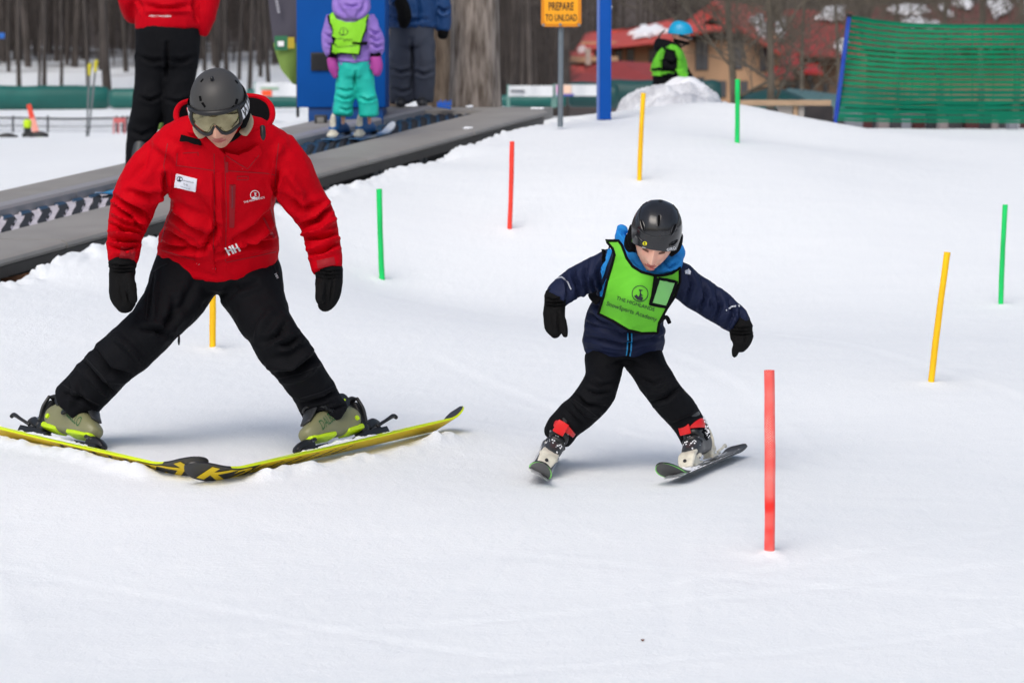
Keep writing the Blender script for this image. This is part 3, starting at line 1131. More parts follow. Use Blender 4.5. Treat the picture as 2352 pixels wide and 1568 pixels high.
# ---- body: one continuous figure under the clothes, head and face included
mb = MB()
ATube(mb, [(497, 640, .12, 90, 62), (500, 590, .10, 88, 62), (506, 520, .0, 84, 60), (510, 440, -.12, 98, 60), (508, 370, -.22, 108, 52), (506, 330, -.28, 60, 40), (504, 295, -.36, 38, 38)])
ATube(mb, [(500, 318, -.30, 38), (503, 285, -.39, 37)], n=14)
for pts in ([(400, 350, -.22, 28), (325, 440, -.17, 15), (288, 500, -.14, 17), (283, 560, -.18, 15), (282, 610, -.22, 17), (283, 660, -.24, 19), (286, 695, -.25, 12)],
            [(625, 345, -.22, 28), (685, 440, -.17, 15), (728, 500, -.14, 17), (742, 560, -.18, 15), (752, 615, -.22, 17), (752, 660, -.24, 19), (746, 690, -.25, 12)],
            [(440, 630, .12, 50), (397, 690, .06, 42), (340, 760, -.04, 32), (280, 815, -.05, 30), (221, 872, .01, 28), (185, 915, .04, 22), (165, 965, .06, 14)],
            [(556, 630, .12, 50), (595, 712, .05, 40), (645, 793, -.06, 30), (697, 858, -.01, 28), (735, 925, 0.03, 22), (752, 985, .06, 14)]):
    ATube(mb, pts, n=14)
body = remesh(mb, 0.012, 4)
hb = MB()
hb.addmesh(body, 0)
head_into(hb, HC + HR @ V((0, .004, -.010)), HR, HK * 1.05)
adult = link('person', hb.mesh(), [SKIN, LIP, STUB, LASH], org=P(470, 1060, 10.95))
tag(adult, 'ski instructor in red jacket, black trousers and goggles, bent forward in a wide snowplough', 'person')

# ---- trousers
mb = MB()
ATube(mb, [(498, 592, .10, 136, 92), (497, 625, .12, 134, 96), (497, 655, .12, 112, 86)], capr=0.2)
ATube(mb, [(432, 628, .1, 80), (397, 690, .03, 69), (357, 744, -.06, 57), (318, 782, -.12, 57), (275, 820, -.1, 56), (221, 874, -.02, 53), (167, 930, .02, 54)], capr=0.08)
ATube(mb, [(566, 630, .1, 80), (595, 708, .02, 64), (622, 755, -.07, 56), (645, 795, -.12, 56), (695, 858, -.06, 50), (724, 908, 0, 49), (755, 957, .03, 52)], capr=0.08)
tr = remesh(mb, 0.0075, 6)
kf = [([(215, 800), (255, 850), (300, 862)], 7, -.016), ([(190, 830), (240, 880), (262, 905)], 6, -.014), ([(262, 770), (300, 800), (330, 835)], 8, .010),
      ([(640, 862), (690, 850), (730, 812)], 7, -.018), ([(622, 838), (668, 835), (712, 800)], 8, .012), ([(655, 745), (640, 770), (610, 785)], 7, -.010), ([(690, 770), (665, 790), (640, 792)], 6, -.010),
      ([(470, 700), (520, 672), (560, 640)], 8, -.008), ([(520, 690), (545, 665), (585, 650)], 7, -.009), ([(352, 640), (345, 690), (338, 735)], 5, -.004), ([(363, 625), (356, 690), (350, 740)], 5, .004),
      ([(450, 640), (420, 700), (380, 740)], 9, -.007), ([(400, 690), (395, 730), (365, 770)], 8, -.009), ([(330, 755), (360, 760), (390, 770)], 6, -.010), ([(150, 905), (190, 915), (215, 935)], 5, -.009),
      ([(170, 870), (175, 900), (160, 925)], 7, .007), ([(700, 925), (740, 915), (775, 895)], 5, -.008), ([(712, 955), (750, 945), (790, 930)], 4, -.007), ([(620, 720), (600, 750), (590, 790)], 9, .008)]
wrinkle(tr, kf, amp=0.006, scale=6, seed=3, gain=2.4)
wrinkle(tr, [], amp=0.0022, scale=14, seed=33)
btr = bvh_of(tr)
trousers = link('trousers', tr, BLACK, adult)
mb = MB()
for pl in ([(352, 628), (340, 680), (335, 735)], [(195, 818), (240, 870), (258, 900)], [(638, 870), (690, 858), (740, 838)], [(690, 915), (740, 900), (780, 880)], [(140, 880), (180, 905), (228, 930)],
           [(385, 605), (370, 612), (352, 625)], [(628, 605), (632, 618), (640, 640)]):
    strip(mb, btr, pl, 2.4, 0.002, 0)
link('seam', mb.mesh(), BLACK2, trousers)
mb = MB()
text_on(mb, btr, 'HH', (634, 634), (5, 10), None, 0.003)
link('logo_print', mb.mesh(), WHITE, trousers)
mb = MB()
q = btr.find_nearest(P(401, 762, AD - .05))[0]
mb.tube([q, q + V((0, -.01, -.02)), q + V((0, -.012, -.036))], [.003, .005, .003], n=8)
link('zip_pull', mb.mesh(), DKPL, trousers)

# ---- jacket
mb = MB()
ATube(mb, [(500, 606, .11, 139, 98), (502, 580, .09, 138, 98), (508, 545, .04, 131, 95), (511, 490, -.04, 120, 92), (511, 440, -.12, 122, 92), (509, 390, -.19, 134, 86),
           (507, 348, -.25, 136, 74), (506, 318, -.29, 112, 58), (506, 300, -.31, 72, 50)], capr=0.1, n=28)
ATube(mb, [(396, 350, -.22, 56), (352, 395, -.20, 57), (318, 445, -.16, 54), (300, 490, -.14, 50), (287, 535, -.16, 40), (285, 575, -.19, 37), (283, 600, -.22, 33)], capr=0.06)
ATube(mb, [(626, 348, -.22, 56), (664, 395, -.20, 55), (694, 450, -.16, 47), (726, 500, -.14, 42), (740, 550, -.16, 40), (748, 592, -.2, 37), (753, 620, -.22, 34)], capr=0.06)
ATube(mb, [(385, 345, -.23, 46), (425, 322, -.27, 50), (466, 312, -.29, 50), (506, 312, -.30, 52), (548, 314, -.29, 50), (590, 324, -.27, 50), (632, 345, -.23, 46)], capr=0.5)
jk = remesh(mb, 0.007, 9)
jf = [([(265, 455), (305, 475), (345, 500)], 6, -.016), ([(262, 490), (300, 505), (335, 500)], 7, .012), ([(258, 470), (290, 490), (325, 520)], 5, -.010), ([(252, 515), (285, 530), (322, 540)], 5, -.015), ([(254, 548), (285, 556), (318, 552)], 5, -.014),
      ([(256, 532), (286, 544), (320, 546)], 5, .010), ([(258, 566), (285, 574), (315, 566)], 4, -.012), ([(300, 440), (345, 452), (375, 440)], 7, -.012),
      ([(640, 440), (690, 480), (735, 470)], 7, -.010), ([(690, 520), (730, 505), (765, 470)], 6, -.015), ([(700, 540), (735, 530), (772, 500)], 6, .010), ([(700, 548), (740, 548), (775, 535)], 5, -.014), ([(705, 585), (745, 575), (778, 560)], 5, -.013),
      ([(660, 400), (690, 440), (700, 480)], 8, .008), ([(380, 400), (378, 440), (395, 480)], 6, -.015), ([(636, 395), (632, 430), (628, 470)], 6, -.014),
      ([(395, 490), (440, 520), (480, 545)], 6, -.013), ([(400, 475), (450, 505), (500, 530)], 7, .008), ([(628, 480), (585, 520), (540, 550)], 7, -.013), ([(640, 500), (600, 530), (560, 560)], 7, .009), ([(560, 555), (600, 558), (640, 548)], 5, -.012),
      ([(372, 560), (420, 570), (470, 568)], 6, -.012), ([(380, 530), (420, 552), (450, 572)], 6, -.011), ([(470, 570), (485, 545), (500, 520)], 7, -.012), ([(500, 585), (560, 568), (632, 560)], 5, -.010),
      ([(360, 330), (400, 350), (420, 390)], 10, .006), ([(650, 330), (630, 355), (620, 400)], 10, .006), ([(340, 340), (330, 380), (300, 420)], 10, -.006), ([(440, 440), (470, 480), (490, 530)], 12, -.006),
      ([(493, 400), (494, 500), (492, 590)], 3, -.005), ([(508, 400), (509, 500), (508, 580)], 4, .004)]
wrinkle(jk, jf, amp=0.0052, scale=5.5, seed=1, gain=2.5)
wrinkle(jk, [], amp=0.0022, scale=13, seed=31, stretch=(1.4, 1, .8))
bjk = bvh_of(jk)
jacket = link('jacket', jk, RED, adult)
# seams, flaps and zips
mb = MB()
for pl in ([(407, 352), (405, 380), (492, 392)], [(492, 345), (492, 480), (490, 600)], [(516, 360), (520, 480), (518, 600)], [(516, 392), (610, 398), (632, 402)], [(372, 575), (430, 592), (490, 606)],
           [(520, 602), (580, 590), (634, 578)], [(385, 330), (376, 380), (385, 430)], [(640, 330), (634, 380), (632, 425)], [(545, 405), (570, 405), (570, 413), (545, 413), (545, 405)], [(420, 352), (455, 350), (455, 358)],
           [(395, 480), (380, 520), (370, 556)], [(622, 480), (632, 520), (640, 550)]):
    strip(mb, bjk, pl, 1.7, 0.0015, 0)
link('seam', mb.mesh(), RED_DK, jacket)
mb = MB()
patch(mb, bjk, [(527, 424), (541, 424), (538, 522), (527, 522)], 0.003, 8, 0)
patch(mb, bjk, [(518, 372), (524, 372), (524, 396), (517, 396)], 0.003, 8, 0)
strip(mb, bjk, [(533, 426), (533, 475)], 3, 0.007, 1)
strip(mb, bjk, [(605, 500), (615, 520), (628, 545)], 4, 0.004, 0)
link('zip', mb.mesh(), [RED_DK, mat('zip_teeth', S(120, 10, 30), rough=.4)], jacket)
mb = MB()
patch(mb, bjk, [(517, 343), (545, 352), (592, 330), (597, 345), (575, 384), (566, 390), (530, 366)], 0.026, 7, 0)
patch(mb, bjk, [(432, 262), (446, 300), (474, 330), (512, 356), (518, 348), (486, 318), (458, 286)], 0.030, 7, 0)
strip(mb, bjk, [(520, 350), (537, 364), (566, 384), (573, 378), (592, 348)], 1.6, 0.0275, 1, thick=.002)  # stitch line in darker red, also painting the shadow along the flap's edge
link('collar_flap', mb.mesh(), [RED, RED_DK], jacket)
mb = MB()
q, nn = lay(bjk, 557, 381, 0.018)
mb.cyl(q - nn * .006, q, 0.007, n=12)
for u, v in ((456, 604), (492, 616)):
    q, nn = lay(bjk, u, v, 0.006)
    mb.cyl(q - nn * .006, q, 0.006, n=12)
link('snap_button', mb.mesh(), STEEL, jacket)
mb = MB()
patch(mb, bjk, [(455, 560), (486, 560), (497, 628), (484, 624), (448, 606)], 0.006, 8, 0)
link('storm_flap', mb.mesh(), RED, jacket)
mb = MB()
patch(mb, bjk, [(278, 566), (310, 572), (308, 596), (274, 592)], 0.004, 8)
patch(mb, bjk, [(728, 598), (766, 590), (770, 606), (731, 615)], 0.004, 8)
link('cuff_tab', mb.mesh(), RED_DK, jacket)
# name badge
mb = MB()
patch(mb, bjk, [(406, 399), (453, 411), (450, 439), (402, 429)], 0.006, 6)
badge = link('name_badge', mb.mesh(), BADGE, jacket)
bb = bvh_of(badge.data)
mb = MB()
off = V(ORG[adult.name])
bjk2 = bjk
text_on(mb, bjk2, 'THE HIGHLANDS', (434, 415.5), (26, 6), (-6, 26), 0.0075)
text_on(mb, bjk2, 'Ty R', (428, 422.5), (10, 2.4), (-2.4, 10), 0.0075)
text_on(mb, bjk2, 'Charlevoix, MI', (427, 429), (20, 4.8), (-4.8, 20), 0.0075)
ring_px(mb, bjk2, (415, 410), 6, 0.8, 0.0075)
patch(mb, bjk2, [(411, 413), (415, 410), (418, 414), (416, 415.5)], 0.0075, 3, thick=.001)
patch(mb, bjk2, [(414, 406), (418, 407), (415.5, 408.5), (415.5, 411), (414.6, 411)], 0.0075, 3, thick=.001)
link('badge_lettering', mb.mesh(), INK, jacket)
# white prints
mb = MB()
text_on(mb, bjk, 'THE HIGHLANDS', (583, 458), (48, -12), (12, 48), 0.003, 0, 0.01)
ring_px(mb, bjk, (585, 447), 10, 1.4, 0.003)
patch(mb, bjk, [(578, 453), (583, 450), (587, 453), (591, 451), (589, 455), (582, 456)], 0.003, 3, thick=.001)
patch(mb, bjk, [(583, 441), (589, 443), (585.4, 445), (589, 449), (584.2, 449), (584.4, 445)], 0.003, 3, thick=.001)
link('chest_logo', mb.mesh(), WHITE, jacket)
mb = MB()
def hh(x, y): return (534.5 + x * 14 + y * 5.0, 573 - x * 5.2 + y * 9)
for pl in ([(-1, -1), (-.7, -1), (-.7, -.2), (-.35, -.2), (-.35, -1), (-.05, -1), (-.05, 1), (-.35, 1), (-.35, .2), (-.7, .2), (-.7, 1), (-1, 1)],
           [(.05, -1), (.35, -1), (.35, -.2), (.7, -.2), (.7, -1), (1, -1), (1, 1), (.7, 1), (.7, .2), (.35, .2), (.35, 1), (.05, 1)]):
    patch(mb, bjk, [hh(x, y) for x, y in pl], 0.003, 5, thick=.001)
link('hem_logo', mb.mesh(), WHITE, jacket)

# ---- hood lying back round the neck, collar
def band(ring_pts, hgt, flare, m_out, m_in, mb):
    pass
mb = MB()
hc = P(513, 298, AD - .28)
def hoodpt(a, t, off=0.0):
    """a round the neck (0 = towards the photographer), t from the neck to the rim."""
    ca, sa = math.cos(a), math.sin(a)
    back = 0.5 - 0.5 * ca
    rad = 0.110 + (0.060 + 0.026 * back) * t ** 0.7 + off
    z = -0.095 + t * (0.085 + 0.14 * back ** 1.2) + 0.012 * math.sin(3 * a + 1)
    return hc + V((sa * rad * 1.02, -ca * rad * 0.80 + 0.02 + .03 * back * t, z - 0.05 * ca * (1 - t)))
a0 = 0.5
mb.grid(lambda s, t: hoodpt(a0 + (2 * math.pi - 2 * a0) * s, t), 60, 10, 0)
mb.grid(lambda s, t: hoodpt(a0 + (2 * math.pi - 2 * a0) * (1 - s), t, -0.012), 60, 10, 1)
mb.tube([hoodpt(a0 + (2 * math.pi - 2 * a0) * k / 30, 1.0, -0.006) for k in range(31)], [0.009] * 31, n=8, sub=2, m=0)
for e in (0, 1):
    mb.grid(lambda s, t: hoodpt(a0 + (2 * math.pi - 2 * a0) * e, t, -0.012 * (s if e == 0 else 1 - s)), 1, 10, 1)
hd = mb.mesh()
wrinkle(hd, [], amp=0.003, scale=9, seed=8)
link('hood', hd, [RED, LINING], adult)
mb = MB()
q = hoodpt(1.0, .9, 0.006)
mb.tube([q + V((0, -.005, .02)), q + V((0, -.012, -.01)), q + V((0, -.01, -.03))], [.010, .013, .010], n=10)
link('hood_toggle', mb.mesh(), DKPL, adult)
mb = MB()
strip(mb, bjk, [(420, 316), (440, 321), (466, 328)], 11, 0.02, 0, thick=.03)
link('collar_binding', mb.mesh(), LINING, adult)

# ---- helmet with goggles
hel = helmet_mesh(HC, HR, HK, 0.091, 0.112, 0.124, (74, 104, 112))
helmet = link('helmet', hel, [HEL_GREY, LINING], adult)
bh = bvh_of(hel)
HO = ORG[adult.name]
# the helmet mesh is stored relative to the person's origin: rebuild the tree in world space
hel_w = helmet_mesh(HC, HR, HK, 0.091, 0.112, 0.124, (74, 104, 112))
bh = bvh_of(hel_w)
mb_slots = [[(483, 222), (488, 221), (491, 231), (486, 233)], [(488, 237), (494, 236), (499, 246), (495, 249)], [(579 - 0, 226), (584, 226), (581, 238), (576, 238)], [(566, 249), (575, 240), (578, 243), (569, 252)]]
mb_slots = [[(457, 221), (462, 221), (464, 232), (459, 233)], [(462, 237), (467, 235), (473, 245), (470, 248)], [(542, 227), (547, 228), (544, 240), (539, 239)], [(528, 251), (536, 242), (540, 245), (531, 253)],
            [(460, 188), (466, 181), (468, 183), (462, 190)], [(541, 184), (547, 191), (545, 193), (539, 186)]]
for s in mb_slots:
    mb = MB()
    patch(mb, bh, s, 0.0015, 4, 0, thick=.002)
    link('vent', mb.mesh(), LINING, helmet)
def Hp(x, y, z): return HC + HR @ V((x * HK, y * HK, z * HK))
def hsurf(ph, z, off):
    """Point on the helmet's surface at bearing ph (0 = face) and head height z."""
    zz_ = min(0.98, max(-0.98, z / 0.124))
    r = math.sqrt(1 - zz_ * zz_)
    return Hp(math.sin(ph) * (0.092 * r + off), math.cos(ph) * (0.112 * r + off), z)
mb = MB()                                                   # brim and lower band
mb.tube([hsurf(-1.25 + 2.5 * k / 20, 0.040 + 0.004 * math.cos((-1.25 + 2.5 * k / 20) * 2) - .02 * abs(-1.25 + 2.5 * k / 20) ** 2 * .3, 0.004) for k in range(21)], [(0.006, 0.009)] * 21, n=8, sub=2)
link('brim', mb.mesh(), DKPL, helmet)
mb = MB()
for s in (-1, 1):                                           # ear pads and chin strap
    mb.tube([Hp(s * .084, -.01, .02), Hp(s * .086, .0, -.03), Hp(s * .072, .012, -.07)], [(.03, .016), (.032, .018), (.02, .012)], n=12, front=HR @ V((1, 0, 0)))
link('ear_pad', mb.mesh(), LINING, helmet)
mb = MB()
mb.tube([Hp(-.078, -.01, -.05), Hp(-.062, -.005, -.10), Hp(0, .0, -.135), Hp(.062, -.005, -.10), Hp(.078, -.01, -.05)], [(.009, .002)] * 5, n=8, sub=5)
link('chin_strap', mb.mesh(), LINING, helmet)
mb = MB()                                                   # fleece neck tube behind the jaw
mb.tube([Hp(.084 * math.sin(a), .06 * math.cos(a) - .03, -.085 - .03 * math.cos(a)) for a in [(0.95 + (2 * math.pi - 1.9) * k / 16) for k in range(17)]], [(.02, .012)] * 17, n=10, sub=2, front=HR @ V((0, 0, 1)))
link('neck_warmer', mb.mesh(), TAN, adult)
mb = MB()
mb.sphere(Hp(0, .035, .130), .008, n=10)
link('button', mb.mesh(), DKPL, helmet)
# goggles: frame, lens, strap
def gog(a, t, off=0.0):
    """a bearing, t -1 lower edge .. 1 upper edge."""
    top = 0.040 - .004 * abs(a)
    low = -0.034 + 0.026 * math.exp(-(a / 0.16) ** 2) - 0.006 * math.exp(-((abs(a) - .42) / .25) ** 2) + .016 * max(0, abs(a) - .6)
    z = low + (top - low) * (t + 1) / 2
    rr = 0.105 + off - 0.010 * (t ** 2)
    return Hp(math.sin(a) * rr * 0.93, math.cos(a) * rr + 0.014, z)
AM = 0.98
mb = MB()
mb.grid(lambda s, t: gog(-AM + 2 * AM * s, -1 + 2 * t), 48, 12, 0)
gl = link('goggles', MB().mesh() if False else (lambda b: (b.tube([gog(-AM + 2 * AM * k / 24, 1) for k in range(25)] + [gog(AM, .3), gog(AM, -.4)] + [gog(AM - 2 * AM * k / 28, -1) for k in range(29)] + [gog(-AM, -.4), gog(-AM, .3)],
                 [(.0075, .0085)] * 58, n=10, sub=2, closed=True), b.mesh())[1])(MB()), DKPL, adult)
link('lens', mb.mesh(), LENS, gl)
mb = MB()
for s in (-1, 1):
    mb.grid(lambda p, t: hsurf(s * (AM * .94 + (math.pi - AM) * p), -0.022 + .05 * t + .022 * p - .0, 0.0075 if p > .05 else .004), 30, 4, 0)
    mb.grid(lambda p, t: hsurf(s * (1.0 + (.10 + .0) * 0 + 0.75 * p), -0.016 + .038 * t + .008 * p, 0.0095), 24, 4, 0, mf=lambda p, t: 1 if (int(p * 14) % 4 != 3 and (int(p * 14 + 3 * t) % 3 != 0)) else 0)
link('goggle_strap', mb.mesh(), [DKPL, WHITE], gl)

# ---- mittens
def mitten(name, main, thumb, base, mats, parent, voxel=0.006, seed=0, cuff=None):
    mb = MB()
    ATube(mb, main, n=16, base=base, capr=0.7)
    ATube(mb, thumb, n=10, base=base, capr=0.8)
    if cuff:
        ATube(mb, cuff, n=16, base=base, capr=0.1)
    me = remesh(mb, voxel, 4)
    (u0, v0), (u1, v1) = main[0][:2], main[1][:2]
    w0 = main[0][3] + 2
    fl = [([(u0 - w0, v0 + k), (u0, v0 + k + 3), (u0 + w0, v0 + k)], 2.2, -.006) for k in (4, 12, 19)]
    mx, my = main[-2][:2]
    fl += [([(u1 + .3 * w0, v1), (mx + .3 * w0, my)], 2.5, -.005), ([(u1 - .2 * w0, v1 + 8), (mx - .2 * w0, my)], 2.5, -.003)]
    wrinkle(me, fl, amp=0.003, scale=16, seed=seed)
    return link(name, me, mats, parent)
mitten('mitten', [(281, 604, -.21, 30, 27), (281, 640, -.23, 30, 25), (283, 675, -.25, 31, 24), (287, 698, -.26, 25, 20), (288, 708, -.26, 18, 16)],
       [(295, 640, -.26, 13), (303, 668, -.30, 12), (307, 690, -.31, 9)], AD, GLOVE, adult, seed=4, cuff=[(282, 590, -.2, 32), (281, 612, -.21, 33)])
mitten('mitten', [(755, 618, -.21, 30, 27), (756, 645, -.23, 31, 26), (754, 672, -.25, 29, 25), (748, 695, -.27, 22, 20), (745, 702, -.27, 16, 16)],
       [(745, 645, -.26, 13), (735, 668, -.30, 12), (736, 690, -.32, 10)], AD, GLOVE, adult, seed=5, cuff=[(753, 612, -.2, 32), (755, 626, -.21, 33)])

# ---- skis and boots
def adult_base(s, x, h):
    d = (0.5 - s) * 1.7                      # metres from the tip
    xx = x * h                               # metres across
    if d < 0.33: return 4
    # the two big letters near the tip
    if d < 0.34:
        y = (d - 0.10) / 0.24
        if y > .92:
            return 3
        if y < .22:
            return 4
        k = (abs((y - .6) * 1.9) ** 2 + (x * .9) ** 2) ** .5
        return 3 if .35 < k < .8 or (x < -.1 and abs(y - .5 + x * .2) < .1) else 4
    if d < 0.95:
        ph = (d * 9 + x * 0.55) % 1.0
        return 4 if (ph < 0.22 and -0.55 < x < 0.7) or (abs(x - .72 + .2 * ph) < .06) else 3
    return 3
ski_a, ca_, Ra_, tk = ski_parts(SKI_A[1], SKI_A[0], math.radians(30), 1.70, 0.118, [SKIBLK, SKIYEL, BASEYEL, BASEYEL, SKIBLK], base_fn=adult_base, label='neon yellow edged ski with black tip under the instructor, its tail to the right', group='skis of the instructor', lift=0.016, tailrise=.05)
ski_b, cb_, Rb_, tk = ski_parts(SKI_B[1], SKI_B[0], math.radians(-30), 1.70, 0.118, [SKIBLK, SKIYEL, BASEYEL, BASEYEL, SKIBLK], base_fn=adult_base, label='neon yellow edged ski of the instructor running out of the left side of the picture', group='skis of the instructor', lift=0.016, tailrise=.05)

def adult_boot(c, R, side):
    """side +1: buckles on the right of the boot's own frame."""
    me = boot_shell(c, R, 1.0, cuff_h=0.235)
    bvh = bvh_of(me)
    b = link('ski_boot', me, OLIVE, adult)
    f = lambda x, y, z: c + R @ V((x, y, z))
    mb = MB()
    mb.tube([f(0, .175, .012), f(0, .10, .010), f(0, .03, .008)], [(.034, .010), (.04, .012), (.038, .012)], n=12, front=R @ V((0, 0, 1)), p=3)
    mb.tube([f(0, -.158, .014), f(0, -.11, .012), f(0, -.06, .010)], [(.034, .014), (.038, .015), (.036, .012)], n=12, front=R @ V((0, 0, 1)), p=3)
    mb.tube([f(0, -.03 + .03, .25), f(0, .0 + .02, .28), f(0, .03, .31)], [(.052, .066), (.052, .064), (.048, .06)], n=16, front=R @ V((0, 1, 0)), capr=.1)
    link('lime_sole', mb.mesh(), LIME, b)
    mb = MB()
    mb.tube([f(0, .135, .082), f(0, .09, .112), f(0, .055, .145), f(0, .035, .2)], [(.028, .008), (.036, .010), (.04, .012), (.042, .012)], n=12, front=R @ V((0, .7, .7)))
    link('tongue', mb.mesh(), DKPL2, b)
    mb = MB()
    for s in (-1, 1):
        mb.cyl(f(s * .045, -.085, .125), f(s * .056, -.085, .125), .034, .028, n=18)
    link('ankle_pivot', mb.mesh(), DKPL, b)
    mb = MB()
    for s in (-1, 1):
        mb.cyl(f(s * .04, -.12, .045), f(s * .0505, -.12, .045), .010, n=12)
        mb.cyl(f(s * .05, -.085, .125), f(s * .0575, -.085, .125), .005, n=8)
    link('rivet', mb.mesh(), LIME, b)
    for yy, zz_, ln in ((0.045, 0.105, .085), (-.005, .165, .09)):
        mb = MB()
        for s in (side,):
            mb.tube([f(s * .052, yy - .045, zz_ - .03), f(s * .055, yy - .01, zz_ - .005), f(s * .042, yy + .02, zz_ + .022), f(0, yy + .045, zz_ + .038), f(-s * .03, yy + .035, zz_ + .03)],
                    [(.005, .003)] * 5, n=8, sub=4)
            for k in range(4):
                mb.box(f(s * .056, yy - .03 + k * .011, zz_ - .018 + k * .008), .010, .006, .026, R, 0, .001)
            mb.box(f(s * .058, yy - .045, zz_ - .03), .012, .042, .014, R @ Matrix.Rotation(.5, 3, 'X'), 0, .002)
        link('buckle', mb.mesh(), [DKPL], b)
    mb = MB()
    mb.tube([f(side * .05, yy2, zz2) for yy2, zz2 in ((-.03, .20), (.0, .205))], [.006, .006], n=8)
    mb.tube([f(.05 * math.sin(a), .02 + .065 * math.cos(a), .215 + .01 * math.cos(a)) for a in [k * math.pi / 8 - math.pi / 2 for k in range(9)]], [(.004, .012)] * 9, n=8, sub=2)
    link('power_strap', mb.mesh(), DKPL, b)
    # maker's lettering along the shell
    pts, fs = text_polys('DALBELLO', 0.0)
    mbt = MB()
    out = []
    for x, y in pts:
        loc = f(side * .2, .055 - side * 0 + (-(x) * .0 + 0), 0)
        yy = 0.0 + (-x if side > 0 else x) * -0.15
        q = c + R @ V((side * .2, (-0.0 + (x * -0.16 if side < 0 else x * 0.16)) + .035, .070 + y * .26 + .03 * (-x if side > 0 else x) * 1.6))
        h = bvh.ray_cast(q, R @ V((-side, 0, 0)))
        out.append((h[0] + h[1] * .0012) if h[0] is not None else q)
    mbt.add(out, fs, 0)
    link('boot_lettering', mbt.mesh(), GREENTXT, b)
    return b

def place_on_ski(c, R, y, lift):
    return c + R @ V((0, y, lift))
for ski, c, R, side in ((ski_a, ca_, Ra_, -1), (ski_b, cb_, Rb_, 1)):
    yb = -0.03 if side < 0 else -0.05
    bl = 0.05
    boot_c = place_on_ski(c, R, yb, tk + bl - .012)
    adult_boot(boot_c, R, side)
    mb = MB(); toe_piece(mb, c, R, yb + .195, tk + .012, .78)
    mb.box(c + R @ V((0, yb + .17, tk + .008)), .058, .15, .02, R, 0, .004)
    tp = link('toe_binding', mb.mesh(), [DKPL, STEEL], ski)
    mb = MB(); heel_piece(mb, c, R, yb - .17, tk + .018)
    mb.box(c + R @ V((0, yb - .2, tk + .010)), .062, .2, .024, R, 0, .004)
    link('heel_binding', mb.mesh(), [DKPL, STEEL], ski)
    link('snow_dusting', snow_sheet(c, R, -.052, .052, -.78, .66, tk - .001, lambda x, y: .45 + .8 * math.exp(-((y - yb) / .27) ** 2) - .25 * (y > .5), 3.0 + side, .015), SNOW2, ski)
    # the maker's big letters on the black shovel of the base
    mb = MB()
    pts, fs = text_polys('K2', .03, .04)
    def zz2(y):
        d = .85 - y
        return .075 * (1 - d / .24) ** 2 if d < .24 else 0
    if side > 0:
        pp = [(x * .16, .68 + y * .0 + 0, y) for x, y in pts]
    out = [c + R @ V((-y * .135 * (1 if side < 0 else 1), .655 + x * .24 * (-1 if side < 0 else -1), zz2(.655 - x * .24) - .0016)) for x, y in pts]
    mb.add(out, fs, 0)
    link('base_lettering', mb.mesh(), BASEYEL, ski)
    # snow caked on the front of the boot and binding
# ================================================================== the child in the lime vest
KD = 11.0
KC = P(1506, 537, KD - 0.31)
KR = frame_of(V((-0.10, -math.cos(math.radians(36)), -math.sin(math.radians(36)))), V((0.17, -0.5, 1)))
KK = 0.97
def KTube(mb, pts, **kw): ATube(mb, pts, base=KD, **kw)
mb = MB()
KTube(mb, [(1432, 800, .07, 50, 36), (1434, 770, .04, 62, 44), (1440, 710, -.02, 62, 44), (1462, 650, -.1, 64, 40), (1482, 608, -.15, 40, 28), (1494, 585, -.18, 24, 24)])
KTube(mb, [(1482, 610, -.15, 25), (1500, 560, -.22, 25)], n=14)
for pts in ([(1430, 622, -.12, 25), (1360, 634, -.1, 21), (1318, 650, -.09, 19), (1288, 672, -.12, 16), (1274, 700, -.15, 13), (1274, 740, -.17, 12)],
            [(1535, 640, -.12, 26), (1605, 675, -.1, 21), (1650, 707, -.09, 18), (1685, 735, -.12, 15), (1701, 755, -.15, 13), (1700, 785, -.17, 12)],
            [(1398, 812, .07, 26), (1384, 865, .0, 22), (1362, 910, -.03, 19), (1328, 945, .0, 17), (1288, 985, .03, 14), (1266, 1030, .03, 9)],
            [(1466, 812, .07, 26), (1500, 866, .0, 22), (1528, 908, -.03, 19), (1560, 945, .0, 17), (1590, 985, .03, 14), (1602, 1035, .03, 9)]):
    KTube(mb, pts, n=14)
body = remesh(mb, 0.010, 4)
hb = MB()
hb.addmesh(body, 0)
head_into(hb, KC + KR @ V((0, .006, -.014)), KR, KK * 1.10, child=True, brows=False)
kid = link('person', hb.mesh(), [SKIN_KID, LIP, SKIN_KID, LASH_KID], org=P(1435, 1080, 10.95))
tag(kid, 'child in navy jacket, lime green vest and glossy black helmet, arms spread in a snowplough', 'person')
mb = MB()                                                       # tongue tip between the lips
mb.sphere(KC + KR @ V((-.007 * KK, .117 * KK, -.081 * KK)), .008, n=10, sc=(1.2, .8, .6), rot=KR)
link('tongue_tip', mb.mesh(), mat('tongue', S(196, 110, 104), rough=.35), kid)
mb = MB()
for s in (-1, 1):
    mb.tube([KC + KR @ V((s * x * KK, y * KK, z * KK)) for x, y, z in ((.066, .05, .04), (.05, .078, .052), (.02, .09, .058))], [(.012, .007)] * 3, n=8, front=KR @ V((0, 1, 0)))
link('hair', mb.mesh(), BROWN_HAIR, kid)

